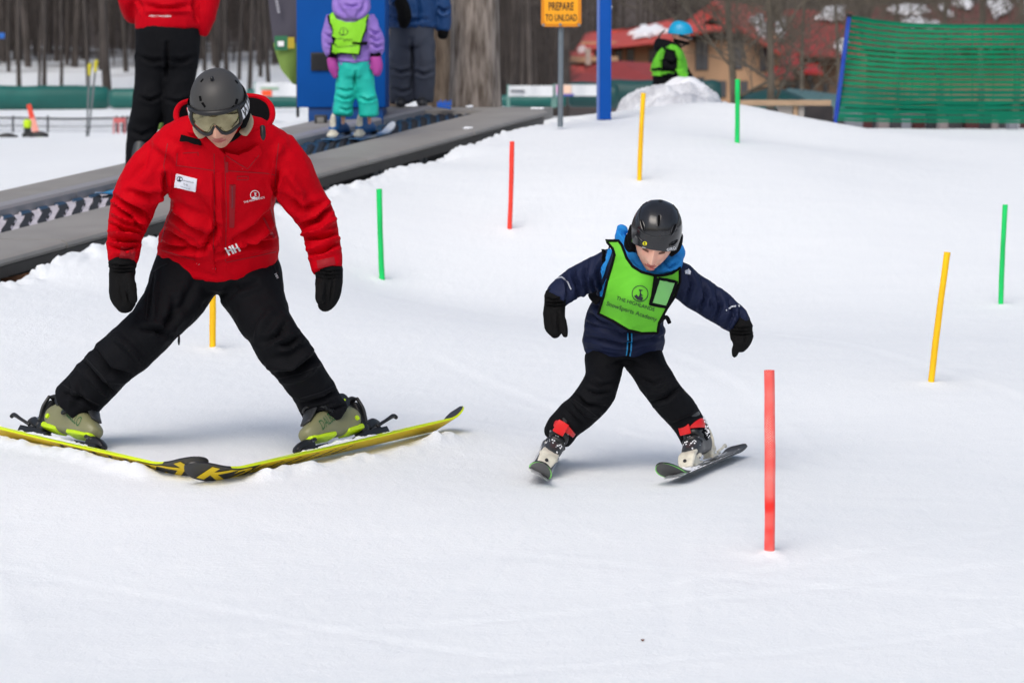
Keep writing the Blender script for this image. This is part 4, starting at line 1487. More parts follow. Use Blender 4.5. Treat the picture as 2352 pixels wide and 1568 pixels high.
# ---- trousers
mb = MB()
KTube(mb, [(1432, 790, .06, 84, 58), (1432, 815, .07, 84, 60), (1432, 828, .07, 70, 52)], capr=.2)
KTube(mb, [(1388, 822, .05, 46), (1385, 865, -.02, 40), (1368, 905, -.08, 43), (1333, 944, -.05, 41), (1300, 973, .0, 38), (1280, 1002, .03, 36)], capr=.1)
KTube(mb, [(1477, 822, .05, 46), (1500, 864, -.02, 42), (1530, 908, -.08, 41), (1563, 946, -.03, 39), (1586, 978, .01, 37), (1600, 1010, .03, 34)], capr=.1)
kt = remesh(mb, 0.0065, 5)
kf = [([(1320, 905), (1345, 930), (1390, 935)], 5, -.012), ([(1316, 915), (1345, 950), (1375, 955)], 5, .008), ([(1350, 868), (1380, 885), (1415, 880)], 5, -.008), ([(1345, 895), (1370, 905), (1400, 900)], 4, -.008),
      ([(1300, 940), (1320, 965), (1350, 985)], 5, -.008), ([(1268, 965), (1300, 985), (1325, 1005)], 5, -.007), ([(1495, 925), (1530, 915), (1562, 888)], 5, -.014), ([(1490, 905), (1525, 900), (1550, 880)], 5, .008),
      ([(1470, 870), (1500, 880), (1540, 865)], 5, -.008), ([(1545, 975), (1580, 960), (1615, 945)], 5, -.006), ([(1570, 1008), (1600, 995), (1625, 985)], 4, -.008), ([(1400, 840), (1440, 828), (1480, 840)], 5, -.006)]
wrinkle(kt, kf, amp=0.0032, scale=10, seed=6)
bkt = bvh_of(kt)
ktr = link('trousers', kt, BLACK, kid)
mb = MB()
for u, v in ((1266, 990), (1607, 1003)):
    q, nn = lay(bkt, u, v, .004)
    mb.cyl(q - nn * .004, q, .0055, n=10)
link('snap_button', mb.mesh(), STEEL, ktr)
mb = MB()
for pl in ([(1318, 918), (1350, 940), (1372, 958)], [(1492, 918), (1525, 912), (1560, 892)], [(1620, 950), (1626, 975), (1626, 1000)]):
    strip(mb, bkt, pl, 1.8, .002)
link('seam', mb.mesh(), BLACK2, ktr)
rr = random.Random(5)
mb = MB()
for k in range(26):
    t = rr.random()
    q, nn = lay(bkt, 1616 + 10 * t + rr.uniform(-3, 4), 955 + 50 * t + rr.uniform(-3, 3), .001)
    mb.sphere(q, rr.uniform(.002, .006), n=7, jit=.25)
link('snow_dusting', mb.mesh(), SNOW2, ktr)

# ---- jacket
mb = MB()
KTube(mb, [(1432, 806, .06, 90, 62), (1432, 780, .05, 94, 66), (1436, 735, .0, 90, 64), (1452, 690, -.06, 82, 60), (1470, 645, -.11, 86, 54), (1482, 612, -.15, 74, 46), (1490, 592, -.17, 46, 36)], capr=.08, n=26)
KTube(mb, [(1448, 612, -.14, 40), (1405, 614, -.12, 40), (1355, 634, -.10, 36), (1318, 652, -.09, 34), (1290, 671, -.12, 30), (1275, 690, -.15, 26)], capr=.1)
KTube(mb, [(1515, 622, -.14, 42), (1562, 645, -.12, 40), (1606, 676, -.10, 38), (1650, 705, -.09, 37), (1684, 730, -.12, 32), (1701, 748, -.15, 27)], capr=.1)
kj = remesh(mb, 0.0065, 5)
kjf = []
for a, b, c_ in (((1388, 592), (1372, 630), (1385, 672)), ((1350, 602), (1342, 640), (1352, 676)), ((1318, 612), (1322, 650), (1332, 690)), ((1296, 628), (1305, 662), (1300, 700)),
                 ((1580, 618), (1590, 655), (1575, 690)), ((1612, 640), (1622, 680), (1605, 718)), ((1645, 662), (1655, 705), (1640, 740)), ((1675, 690), (1685, 720), (1668, 750)), ((1700, 712), (1702, 732), (1690, 752)),
                 ((1350, 775), (1430, 792), (1520, 772)), ((1352, 742), (1430, 768), (1522, 745)), ((1365, 700), (1372, 705), (1380, 712)), ((1350, 720), (1380, 740), (1420, 755)), ((1500, 775), (1515, 755), (1528, 735))):
    kjf.append(([a, b, c_], 4.5, -.011))
kjf += [([(1362, 640), (1360, 655), (1370, 668)], 4, -.007), ([(1335, 630), (1330, 650), (1338, 670)], 4, -.006), ([(1630, 690), (1640, 710), (1632, 730)], 4, -.006), ([(1345, 800), (1390, 812), (1438, 822)], 4, -.004)]
wrinkle(kj, kjf, amp=0.0042, scale=11, seed=9)
bkj = bvh_of(kj)
kjk = link('jacket', kj, NAVY, kid)
mb = MB()
strip(mb, bkj, [(1447, 766), (1446, 795), (1442, 822)], 11, .004, 0)
strip(mb, bkj, [(1447, 766), (1446, 795), (1442, 818)], 5, .007, 1)
link('zip', mb.mesh(), [mat('blue_zip_tape', S(14, 140, 205), rough=.5), LINING], kjk)
mb = MB()
strip(mb, bkj, [(1274, 641), (1290, 637), (1305, 648), (1312, 665)], 2, .003)
strip(mb, bkj, [(1668, 713), (1682, 704), (1698, 703)], 3, .003)
link('silver_piping', mb.mesh(), REFL, kjk)
mb = MB()
patch(mb, bkj, [(1573, 622), (1581, 618), (1587, 624), (1586, 631), (1574, 629)], .004, 4)
link('sleeve_patch', mb.mesh(), REFL, kjk)
mb = MB()
patch(mb, bkj, [(1383, 640), (1393, 610), (1402, 590), (1407, 575), (1396, 570), (1392, 600), (1380, 618)], .004, 6)
patch(mb, bkj, [(1379, 672), (1388, 650), (1392, 640), (1396, 660), (1388, 680), (1380, 682)], .004, 6)
link('blue_underarm_panel', mb.mesh(), BLUE_LIN, kjk)

# ---- blue hood and collar round the neck
mb = MB()
mb.tube([P(u, v, KD + d) for u, v, d in ((1455, 548, .02), (1441, 566, -.08), (1446, 590, -.18), (1466, 612, -.22), (1496, 626, -.235), (1526, 618, -.225), (1548, 594, -.18), (1550, 575, -.07), (1530, 560, .03), (1490, 550, .06))],
        [(.034, .022), (.032, .022), (.03, .02), (.026, .018), (.022, .016), (.03, .02), (.036, .024), (.036, .026), (.036, .026), (.036, .026)], n=14, front=V((0, 0, 1)), sub=5, closed=True)
KTube(mb, [(1433, 522, -.02, 11), (1424, 542, -.03, 13), (1436, 560, -.07, 15), (1450, 580, -.14, 15)], n=12)
KTube(mb, [(1556, 582, -.08, 10), (1552, 604, -.15, 17), (1540, 618, -.2, 14)], n=12)
KTube(mb, [(1490, 552, .08, 60, 22), (1492, 575, .03, 62, 30), (1488, 600, -.05, 52, 34)], n=18)
kh = remesh(mb, 0.0065, 4)
wrinkle(kh, [([(1425, 530), (1440, 545), (1445, 565)], 4, -.012), ([(1450, 590), (1470, 612), (1500, 625)], 4, -.008), ([(1520, 600), (1540, 612), (1555, 600)], 4, -.008)], amp=.005, scale=14, seed=11)
hood = link('hood', kh, BLUE_LIN, kid)
mb = MB()
KTube(mb, [(1450, 545, -.12, 14), (1446, 565, -.15, 13), (1452, 580, -.19, 9)], n=12)
link('collar_lining', mb.mesh(), LINING, kid)

# ---- vest
bk2 = bvh_of(kj, kh) if False else None
kj_w = None
O = ORG[kid.name]
def world_bvh(*obs):
    vs, fs = [], []
    for ob in obs:
        o = len(vs)
        base = ORG[ob.name]
        vs += [w.co + base for w in ob.data.vertices]
        fs += [[i + o for i in p.vertices] for p in ob.data.polygons]
    return BVHTree.FromPolygons(vs, fs)
bvest = world_bvh(kjk, hood)
VEST = [(1391, 551), (1420, 551), (1428, 562), (1439, 591), (1453, 611), (1474, 624), (1504, 632), (1523, 632), (1544, 627), (1563, 613), (1563, 647), (1552, 680), (1532, 710), (1515, 742), (1511, 766),
        (1474, 767), (1442, 759), (1407, 738), (1373, 721), (1384, 685), (1393, 647), (1404, 610), (1411, 584), (1407, 572)]
VD = -0.262
def vest_pt(u, v, off=0.0):
    """The vest hangs clear of the jacket: the nearer of the surface and a softly curved sheet."""
    q, n = lay(bvest, u, v, 0.012 + off)
    c = (u - 1468) / 95.0
    sheet = KD - 0.225 - 0.10 * (1 - c * c) * (0.5 + 0.5 * (1 - abs((v - 650) / 130.0))) + 0.0012 * max(0, v - 690) + .05 * abs(c) ** 3
    sheet += 0.008 * math.sin(u * .05 + v * .02) + .006 * math.sin(v * .07 - u * .03)
    w = P(u, v, sheet - off)
    d1 = q.y
    return P(u, v, min(d1, w.y))
class VestSurf:
    pass
pts, fs, bd = polyfill(VEST, 6)
dep = [vest_pt(u, v).y for u, v in pts]
nb = [set() for _ in pts]
for f in fs:
    for i in range(3):
        nb[f[i]].add(f[(i + 1) % 3]); nb[f[(i + 1) % 3]].add(f[i])
cap_ = [lay(bvest, u, v, 0.010)[0].y for u, v in pts]
for _ in range(14):
    dep = [min(cap_[i] , 0.5 * dep[i] + 0.5 * sum(dep[j] for j in nb[i]) / len(nb[i])) for i in range(len(pts))]
top = [P(u, v, d) for (u, v), d in zip(pts, dep)]
mb = MB()
mb.add(top, [], 0)
for f in fs:
    a, b, c = [top[i] for i in f]
    if (b - a).cross(c - a).y > 0: f = f[::-1]
    mb.face(f, 0)
o = len(mb.v)
mb.v += [tuple(q + V((0, .004, 0))) for q in top]
for f in fs:
    a, b, c = [top[i] for i in f]
    if (b - a).cross(c - a).y < 0: f = f[::-1]
    mb.face([i + o for i in f], 0)
for a, b in bd:
    mb.face((a, b, b + o, a + o), 0)
vsm = mb.mesh()
bv = bvh_of(vsm)
vest = link('vest', vsm, GREENV, kid)
mb = MB()
edge = VEST + [VEST[0]]
for i in range(len(VEST)):
    a, b = VEST[i], VEST[(i + 1) % len(VEST)]
    k = max(2, int(math.hypot(b[0] - a[0], b[1] - a[1]) / 6))
line = []
for i in range(len(VEST)):
    a, b = V(VEST[i]).to_3d() if False else VEST[i], VEST[(i + 1) % len(VEST)]
    k = max(2, int(math.hypot(b[0] - a[0], b[1] - a[1]) / 7))
    line += [(a[0] + (b[0] - a[0]) * j / k, a[1] + (b[1] - a[1]) * j / k) for j in range(k)]
cx, cy = 1462, 665
line = [(cx + (u - cx) * .985, cy + (v - cy) * .985) for u, v in line]
epts = []
for u, v in line:
    q, n = lay(bv, u, v, .001)
    epts.append(q)
mb.tube(epts, [(.0052, .0045)] * len(epts), n=8, sub=1, closed=True)
link('vest_binding', mb.mesh(), LINING, vest)
mb = MB()                                                    # straps to the back half of the vest
for side in ([(1392, 552), (1388, 580), (1386, 602)],):
    strip(mb, bvest, side, 7, .016, 0, thick=.02)
mb.tube([P(1376, 690, KD - .12), P(1366, 680, KD - .05), P(1362, 672, KD + .02)], [(.022, .004)] * 3, n=8)
mb.tube([P(1516, 738, KD - .17), P(1530, 728, KD - .08), P(1538, 742, KD - .05)], [(.008, .003)] * 3, n=8)
link('vest_strap', mb.mesh(), LINING, vest)
mb = MB()
text_on(mb, bv, 'THE HIGHLANDS', (1460, 697), (86, 27), None, .002, 0)
text_on(mb, bv, 'SnowSports Academy', (1451, 716), (114, 37), None, .002, 0)
link('vest_lettering', mb.mesh(), INK, vest)
mb = MB()
ring_px(mb, bv, (1470, 674), 18, 1.5, .002, n=40)
patch(mb, bv, [(1456, 680), (1462, 676), (1466, 681), (1470, 678), (1477, 684), (1474, 690), (1464, 688)], .002, 4, thick=.001)
patch(mb, bv, [(1467, 664), (1477, 666), (1471, 669), (1473, 675), (1477, 679), (1468, 679), (1470, 672)], .002, 4, thick=.001)
link('vest_emblem', mb.mesh(), INK, vest)
mb = MB()
fr = [(1511, 639), (1553, 648), (1532, 705), (1493, 697)]
patch(mb, bv, [(1514, 643), (1548, 650), (1529, 701), (1498, 694)], .004, 6, 1)
ln = fr + [fr[0]]
strip(mb, bv, ln, 6.5, .006, 0)
strip(mb, bv, [(1504, 632), (1501, 655), (1497, 682)], 4.5, .008, 0)
link('pass_pocket', mb.mesh(), [LINING, GREENWIN], vest)

# ---- helmet
KH = (0.100, 0.116, 0.130, (85, 104, 112))
khel = helmet_mesh(KC, KR, KK, *KH, ridge=.012)
bkh = bvh_of(khel)
khelm = link('helmet', khel, [HEL_BLACK, LINING], kid)
VENTS = [[(1510, 497), (1513, 494), (1518, 497), (1515, 519), (1509, 520)], [(1514, 454), (1521, 453), (1521, 462), (1515, 463)], [(1471, 506), (1475, 505), (1481, 520), (1480, 531), (1474, 522)],
         [(1551, 514), (1554, 517), (1545, 537), (1539, 540), (1544, 521)], [(1460, 541), (1464, 542), (1475, 553), (1470, 553)], [(1537, 564), (1545, 556), (1556, 551), (1550, 560)],
         [(1474, 469), (1483, 460), (1484, 463), (1477, 470)], [(1547, 468), (1550, 469), (1558, 481), (1554, 479)]]
for s in VENTS:
    mb = MB()
    patch(mb, bkh, s, .0012, 4, 0, thick=.003)
    q = [lay(bkh, u, v, .0016)[0] for u, v in s]
    mb.tube(q, [.0022] * len(q), n=6, sub=2, closed=True, m=1)
    link('vent', mb.mesh(), [LINING, HEL_BLACK], khelm)
mb = MB()
strip(mb, bkh, [(1466, 526), (1480, 538), (1500, 545), (1522, 545), (1540, 541), (1556, 528)], 1.8, .0025)
strip(mb, bkh, [(1470, 520), (1467, 495), (1474, 470)], 1.6, .0025)
strip(mb, bkh, [(1557, 520), (1560, 498), (1553, 474)], 1.6, .0025)
link('shell_seam', mb.mesh(), DKPL2, khelm)
mb = MB()
text_on(mb, bkh, 'GIRO', (1541, 571), (20, -5), None, .0018, 0, .02)
text_on(mb, bkh, 'MIPS', (1480, 569), (8, 3), None, .0018, 0)
link('helmet_lettering', mb.mesh(), WHITE, khelm)
mb = MB()
patch(mb, bkh, [(1481.4 + 4.8 * math.cos(k * math.pi / 8), 559 + 4.8 * math.sin(k * math.pi / 8)) for k in range(16)], .0015, 4, 0, thick=.001)
text_on(mb, bkh, 'S', (1481.4, 559), (4, 0.4), None, .0025, 1, .02)
link('sticker', mb.mesh(), [YELDOT, INK], khelm)
def Kp(x, y, z): return KC + KR @ V((x * KK, y * KK, z * KK))
mb = MB()
for s in (-1, 1):
    mb.tube([Kp(s * .088, .0, .01), Kp(s * .088, .012, -.03), Kp(s * .074, .016, -.07)], [(.034, .018), (.034, .019), (.018, .012)], n=12, front=KR @ V((1, 0, 0)))
link('ear_pad', mb.mesh(), LINING, khelm)
mb = MB()
mb.tube([Kp(.098, -.01, -.03), Kp(.104, -.005, -.055), Kp(.09, .01, -.075)], [(.009, .003)] * 3, n=8)
link('chin_strap', mb.mesh(), LINING, khelm)

# ---- mittens
mitten('mitten', [(1275, 682, -.15, 24, 20), (1273, 715, -.17, 25, 20), (1274, 742, -.18, 25, 19), (1276, 762, -.19, 19, 16), (1277, 768, -.19, 12, 12)],
       [(1287, 725, -.2, 9), (1295, 750, -.21, 8), (1298, 770, -.215, 6)], KD, GLOVE, kid, voxel=.0055, seed=14, cuff=[(1277, 672, -.13, 24), (1274, 694, -.15, 24)])
mitten('mitten', [(1701, 748, -.15, 25, 20), (1703, 768, -.17, 26, 20), (1703, 785, -.18, 24, 19), (1699, 798, -.19, 16, 14)],
       [(1697, 785, -.2, 10), (1690, 802, -.2, 8), (1687, 816, -.2, 6)], KD, GLOVE, kid, voxel=.0055, seed=15, cuff=[(1698, 742, -.13, 25), (1704, 758, -.15, 26)])

# ---- skis and boots
K_A = (P(1528, 1122, 10.5), P(1697, 1047, 11.46))
K_B = (P(1229, 1121, 10.5), P(1268, 1049, 11.46))
def kid_base(s, x, h): return 3 if abs(x) > .9 and s > .36 else 2
def kid_top(s, x): return 3 if (abs(x) > .7 and s > .24) else 0
def kid_boot(c, R, k):
    me = boot_shell(c, R, k, cuff_h=.25)
    b = link('ski_boot', me, DKBOOT, kid)
    bvh = world_bvh(b)
    f = lambda x, y, z: c + R @ V((x * k, y * k, z * k))
    mb = MB()
    mb.tube([f(.06 * math.sin(a), -.02 + .078 * math.cos(a), .165 + .016 * math.cos(a)) for a in [k_ * math.pi / 9 - .8 * math.pi / 1.2 for k_ in range(13)]], [(.005 * k, .026 * k)] * 13, n=8, sub=2, front=R @ V((0, 0, 1)))
    mb.box(f(.02, .075, .165), .062 * k, .014 * k, .07 * k, R, 0, .004)
    link('red_strap', mb.mesh(), BOOT_RED, b)
    mb = MB()
    mb.tube([f(-.045, .0, .10), f(-.03, .045, .13), f(.03, .05, .13), f(.052, .01, .10)], [(.004, .011)] * 4, n=8, front=R @ V((0, 0, 1)))
    mb.tube([f(-.05, .06, .07), f(-.02, .09, .1), f(.03, .09, .095), f(.052, .06, .07)], [(.004, .010)] * 4, n=8, front=R @ V((0, 0, 1)))
    link('buckle', mb.mesh(), DKPL, b)
    rr = random.Random(3)
    mb = MB()
    for i in range(60):
        q = f(rr.uniform(-.06, .06), rr.uniform(.0, .17), rr.uniform(.03, .16)) + R @ V((0, .3, .2))
        h = bvh.ray_cast(q, R @ V((0, -.83, -.55)))
        if h[0] is not None:
            mb.sphere(h[0], rr.uniform(.001, .0045), n=7, jit=.3)
    link('snow_dusting', mb.mesh(), SNOW2, b)
for tipT, roll, nm, sd in ((K_A, math.radians(15), 'short black ski with light green edge under the child, beside the red gate pole', 21), (K_B, math.radians(-30), 'short black ski of the child pointing straight at the camera, edged over', 22)):
    sk, c, R, tk = ski_parts(tipT[0], tipT[1], roll, 1.02, .098, [SKIBLK, SKIBASE, SKIBASE, SKIGRN], base_fn=kid_base, top_fn=kid_top, label=nm, group='skis of the child', lift=.02 if roll > 0 else .03, tiprise=.075, tiplen=.17)
    yb = .02
    bc = c + R @ V((0, yb, tk + .03))
    kid_boot(bc, R, .74)
    mb = MB(); toe_piece(mb, c, R, yb + .125, tk + .008, .85)
    mb.tube([c + R @ V((0, yb + .20, tk + .012)), c + R @ V((0, yb + .16, tk + .045)), c + R @ V((0, yb + .11, tk + .06))], [(.028, .008), (.036, .012), (.034, .01)], n=12, front=R @ V((0, 0, 1)), p=3)
    mb.cyl(c + R @ V((0, yb + .185, tk + .03)), c + R @ V((0, yb + .195, tk + .037)), .007, m=1, n=10)
    link('toe_binding', mb.mesh(), [CREAM, DKPL], sk)
    mb = MB(); heel_piece(mb, c, R, yb - .125, tk + .008, .72)
    link('heel_binding', mb.mesh(), [CREAM, DKPL], sk)
    link('snow_dusting', snow_sheet(c, R, -.044, .044, -.46, .40, tk - .001, lambda x, y: .35 + .8 * math.exp(-((y - .3) / .14) ** 2), sd * 1.0, .014), SNOW2, sk)
# ================================================================== slalom poles
def gate_mat(name, c1, c2=None):
    m = mat(name, c1, rough=0.5, spec=0.4, var=.14, vscale=14, stretch=(1, 1, .3), bump=.3, bscale=60)
    return m
def mesh_gate_mat():
    """Red tube with a fine pale honeycomb print."""
    m = bpy.data.materials.new('red_honeycomb_plastic')
    m.use_nodes = True
    nt = m.node_tree
    b = nt.nodes['Principled BSDF']
    b.inputs['Roughness'].default_value = .45
    tc = nt.nodes.new('ShaderNodeTexCoord')
    sx = nt.nodes.new('ShaderNodeSeparateXYZ')
    nt.links.new(tc.outputs['Object'], sx.inputs[0])
    at = nt.nodes.new('ShaderNodeMath'); at.operation = 'ARCTAN2'
    nt.links.new(sx.outputs['X'], at.inputs[0]); nt.links.new(sx.outputs['Y'], at.inputs[1])
    ml = nt.nodes.new('ShaderNodeMath'); ml.operation = 'MULTIPLY'; ml.inputs[1].default_value = .0175
    nt.links.new(at.outputs[0], ml.inputs[0])
    cb = nt.nodes.new('ShaderNodeCombineXYZ')
    nt.links.new(ml.outputs[0], cb.inputs[0]); nt.links.new(sx.outputs['Z'], cb.inputs[1])
    mp = nt.nodes.new('ShaderNodeMapping'); mp.inputs['Rotation'].default_value = (0, 0, math.radians(45)); mp.inputs['Scale'].default_value = (1, 1, 0)
    nt.links.new(cb.outputs[0], mp.inputs['Vector'])
    vo = nt.nodes.new('ShaderNodeTexVoronoi'); vo.inputs['Scale'].default_value = 170; vo.inputs['Randomness'].default_value = .12
    nt.links.new(mp.outputs['Vector'], vo.inputs['Vector'])
    lt = nt.nodes.new('ShaderNodeMath'); lt.operation = 'LESS_THAN'; lt.inputs[1].default_value = .36
    nt.links.new(vo.outputs['Distance'], lt.inputs[0])
    no = nt.nodes.new('ShaderNodeTexNoise'); no.inputs['Scale'].default_value = 9
    nt.links.new(tc.outputs['Object'], no.inputs['Vector'])
    rp = nt.nodes.new('ShaderNodeMapRange'); rp.inputs['From Min'].default_value = .36; rp.inputs['From Max'].default_value = .62
    nt.links.new(no.outputs['Fac'], rp.inputs['Value'])
    mu = nt.nodes.new('ShaderNodeMath'); mu.operation = 'MULTIPLY'
    nt.links.new(lt.outputs[0], mu.inputs[0]); nt.links.new(rp.outputs['Result'], mu.inputs[1])
    mx = nt.nodes.new('ShaderNodeMix'); mx.data_type = 'RGBA'
    mx.inputs[6].default_value = S(238, 34, 22); mx.inputs[7].default_value = S(255, 190, 180)
    nt.links.new(mu.outputs[0], mx.inputs['Factor']); nt.links.new(mx.outputs[2], b.inputs['Base Color'])
    return m
GR = gate_mat('green_gate_plastic', S(2, 200, 98))
YE = gate_mat('yellow_gate_plastic', S(246, 190, 0))
RE = gate_mat('red_gate_plastic', S(240, 62, 46))
RH = mesh_gate_mat()
GATES = [  # base u, v, depth, top u, v, width px, material, label
    (1767, 1270, 9.4, 1767, 850, 25, RH, 'thick red honeycomb gate pole standing nearest the camera'),
    (488, 803, 13.8, 489, 630, 15, YE, 'yellow gate pole seen between the legs of the instructor'),
    (878, 645, 17.8, 871, 434, 13, GR, 'green gate pole in the snow just right of the instructor\'s arm'),
    (1170, 527, 19.2, 1176, 325, 11, RE, 'slim red gate pole in the snow below the conveyor end'),
    (1469, 415, 20.4, 1478, 214, 11, YE, 'yellow gate pole leaning a little, in front of the grey snow heap'),
    (1693, 326, 22.3, 1694, 182, 11, GR, 'short green gate pole at the crest right of the snow heap'),
    (2139, 879, 13.2, 2176, 579, 15, YE, 'yellow gate pole tilted to the right, standing alone at the right'),
    (2299, 700, 17.2, 2309, 470, 12, GR, 'green gate pole near the right edge of the photo'),
]
for u, v, d, u2, v2, wpx, m, lab in GATES:
    a = P(u, v, d)
    a.z = min(a.z, gz(a.x, a.y) + .01)
    b = P(u2, v2, d)
    r = wpx / 2 * d / FPX
    ax = (b - a).normalized()
    L = (b - a).length
    sd_ = ax.orthogonal().normalized()
    q2 = ax.cross(sd_)
    mb = MB()
    n = 24
    rows = 26
    ph = random.uniform(0, 6)
    def pt(s, k, off=0.0):
        an = 2 * math.pi * k
        wob = 1 + .025 * math.sin(s * 9 + ph) + .02 * math.sin(s * 21 + an + ph)
        bend = math.sin(s * math.pi) * .006 * math.sin(ph)
        return a + ax * (L * s - .08 * (1 - s)) + (sd_ * math.cos(an) + q2 * math.sin(an)) * (r * wob + off) + sd_ * bend
    mb.grid(lambda k, s: pt(s, k), n, rows, 0)
    mb.grid(lambda k, s: pt(s * .12 + .88, 1 - k, -.003), n, 3, 0)
    mb.grid(lambda k, s: pt(1, k, -.003 * s), n, 1, 0)
    mb.grid(lambda k, s: pt(.9, 1 - k, -.003 - (r - .003) * s), n, 1, 0)
    ob = link('gate_pole', mb.mesh(), m, org=a)
    tag(ob, lab, 'gate pole', 'gate poles set out on the slope')

# ================================================================== the conveyor lift
def clampP(u, v): return on_deck(u, v)
DECKM = mat('grey_deck_panel', S(146, 143, 139), rough=.6, var=.08, vscale=2.5, bump=.2, bscale=90)
DECKE = mat('worn_deck_edge', S(70, 68, 66), rough=.5, var=.12, vscale=4)
CURBM = mat('aluminium_curb', S(165, 163, 165), rough=.45, metal=.3)
FRAMEM = mat('dark_steel_frame', S(70, 76, 82), rough=.55, var=.2, vscale=5)
BELTK = mat('black_rubber_belt', S(24, 26, 30), rough=.7, var=.2, vscale=8)
BELTS = mat('snow_filled_ribs', S(190, 186, 194), rough=.8, var=.1, vscale=9)
BELTB = mat('blue_belt_edge', S(20, 62, 92), rough=.6)
conv = empty('conveyor_lift', cp(-2, W_LIP, -.5), 'grey snow carpet conveyor with black ribbed belt climbing behind the instructor', 'ski conveyor')
TA, TB, TB2 = T_A - 3.0, T_B, T_B2
def prism(prof, t0, t1, mb, m, n=30, sag=True):
    """Extrude a profile of (across, above) along the conveyor."""
    o = len(mb.v)
    k = len(prof)
    for i in range(n + 1):
        t = t0 + (t1 - t0) * i / n
        for a, h in prof:
            mb.v.append(tuple(cp(t, a, h)))
    for i in range(n):
        for j in range(k):
            mb.face((o + i * k + j, o + i * k + (j + 1) % k, o + (i + 1) * k + (j + 1) % k, o + (i + 1) * k + j), m)
    mb.face([o + j for j in range(k)], m)
    mb.face([o + n * k + j for j in range(k - 1, -1, -1)], m)
# front deck in panels with fine joints; rounded front edge
deckw = [(W_B0, 0.0), (W_B0, -.04), (W_LIP - .02, -.055), (W_LIP - .045, -.05), (W_LIP - .055, -.032), (W_LIP - .048, -.014), (W_LIP - .025, -.003), (W_LIP, 0.0)]
t = TA
while t < TB - .01:
    t1 = min(t + 2.4, TB)
    mb = MB()
    prism(deckw, t + .009, t1 - .009, mb, 0, n=4)
    link('front_deck_panel', mb.mesh(), DECKM, conv)
    t = t1
mb = MB()
prism([(W_LIP - .03, -.058), (W_LIP - .02, -.12), (W_LIP, -.12), (W_LIP, -.058)], TA, TB - .05, mb, 0, n=4)
link('deck_edge', mb.mesh(), DECKE, conv)
backw = [(W_BACK, .012), (W_BACK + .03, -.05), (W_CURB, -.05), (W_CURB, .012)]
t = TA
while t < TB2 - .3:
    t1 = min(t + 2.4, TB2 + .15)
    mb = MB()
    prism(backw, t + .009, t1 - .009, mb, 0, n=3)
    link('rear_deck_panel', mb.mesh(), DECKM, conv)
    t = t1
t = TA
while t < TB2 - .3:
    t1 = min(t + 2.4, TB2 + .1)
    mb = MB()
    prism([(W_CURB - .004, .022), (W_CURB - .004, -.06), (W_B1 + .02, -.06), (W_B1 + .02, .004), (W_B1 + .035, .022)], t + .006, t1 - .006, mb, 0, n=3)
    link('curb', mb.mesh(), CURBM, conv)
    t = t1
mb = MB()
prism([(W_CURB, -.055), (W_CURB, -.62), (W_CURB - .03, -.62), (W_CURB - .03, -.065)], TA, TB2, mb, 0, n=3)
link('rear_skirt', mb.mesh(), FRAMEM, conv)
# the belt with wavy cross ribs
mb = MB()
bw0, bw1 = W_B0 + .012, W_B1 + .012
def belt_pt(s, a):
    return cp(TA + (TB2 + .2 - TA) * s, bw0 + (bw1 - bw0) * a, -.045)
NB, NA = 1500, 96
tb = lambda s: TA + (TB2 + .2 - TA) * s
def belt_m(s, a):
    t_ = tb(s) - (1.0 + .3 * smoothstep(-5, 0, tb(s))) * a + .05 * math.sin(a * 6.3) + .006 * math.sin(a * 23 + s * 60)
    snowy = smoothstep(-1.0, -3.2, tb(s))
    ph = (t_ / .235) % 1
    wide = .45 if snowy > .3 else .16
    if ph < wide and snowy > .3:
        return 1
    if a < .16 or a > .84:
        return 2
    if snowy <= .3 and ph < .5:
        return 2 if ph > .2 else 0
    return 0
def belt_fn(s, a):
    t_ = tb(s) - (1.0 + .3 * smoothstep(-5, 0, tb(s))) * a + .05 * math.sin(a * 6.3)
    ph = (t_ / .235) % 1
    return cp(tb(s), bw0 + (bw1 - bw0) * a, -.045 + (.012 if ph > .45 else 0))
mb.grid(belt_fn, NB, NA, 0, mf=belt_m)
link('belt', mb.mesh(), [BELTK, BELTS, BELTB], conv)
# side frame: lower rail, uprights and dark wall
mb = MB()
prism([(W_B0 - .05, -.06), (W_B0 - .05, -.7), (W_B0 - .02, -.7), (W_B0 - .02, -.06)], TA, TB - .1, mb, 0, n=3)
link('side_wall', mb.mesh(), mat('black_side_wall', S(30, 33, 37), rough=.7, var=.2, vscale=4), conv)
mb = MB()
prism([(W_LIP + .04, -.30), (W_LIP + .04, -.36), (W_LIP + .10, -.36), (W_LIP + .10, -.30)], TA, TB - .1, mb, 0, n=3)
link('side_rail', mb.mesh(), FRAMEM, conv)
t = TA + .2
i = 0
while t < TB - .2:
    mb = MB()
    rot = Matrix((CDIR, CACR, CNRM)).transposed()
    mb.box(cp(t, W_LIP + .055, -.2), .10, .03, .22, rot, 0, .004)
    mb.box(cp(t + .13, W_LIP + .06, -.2), .035, .03, .22, rot, 0, .003)
    mb.box(cp(t, W_LIP + .12, -.46), .08, .10, .34, rot, 0, .004)
    link('bracket', mb.mesh(), FRAMEM, conv)
    t += .98
mb = MB()
prism([(W_B1 - .02, -.02), (W_B1 - .02, -.09), (W_BACK, -.09), (W_BACK, -.02)], TB2 + .12, TB2 + .3, mb, 0, n=2)
prism([(W_LIP + .02, -.004), (W_LIP + .02, -.10), (W_BACK - .1, -.10), (W_BACK - .1, -.004)], TB + .003, TB + .36, mb, 0, n=2)
link('end_plate', mb.mesh(), DECKM, conv)
mb = MB()
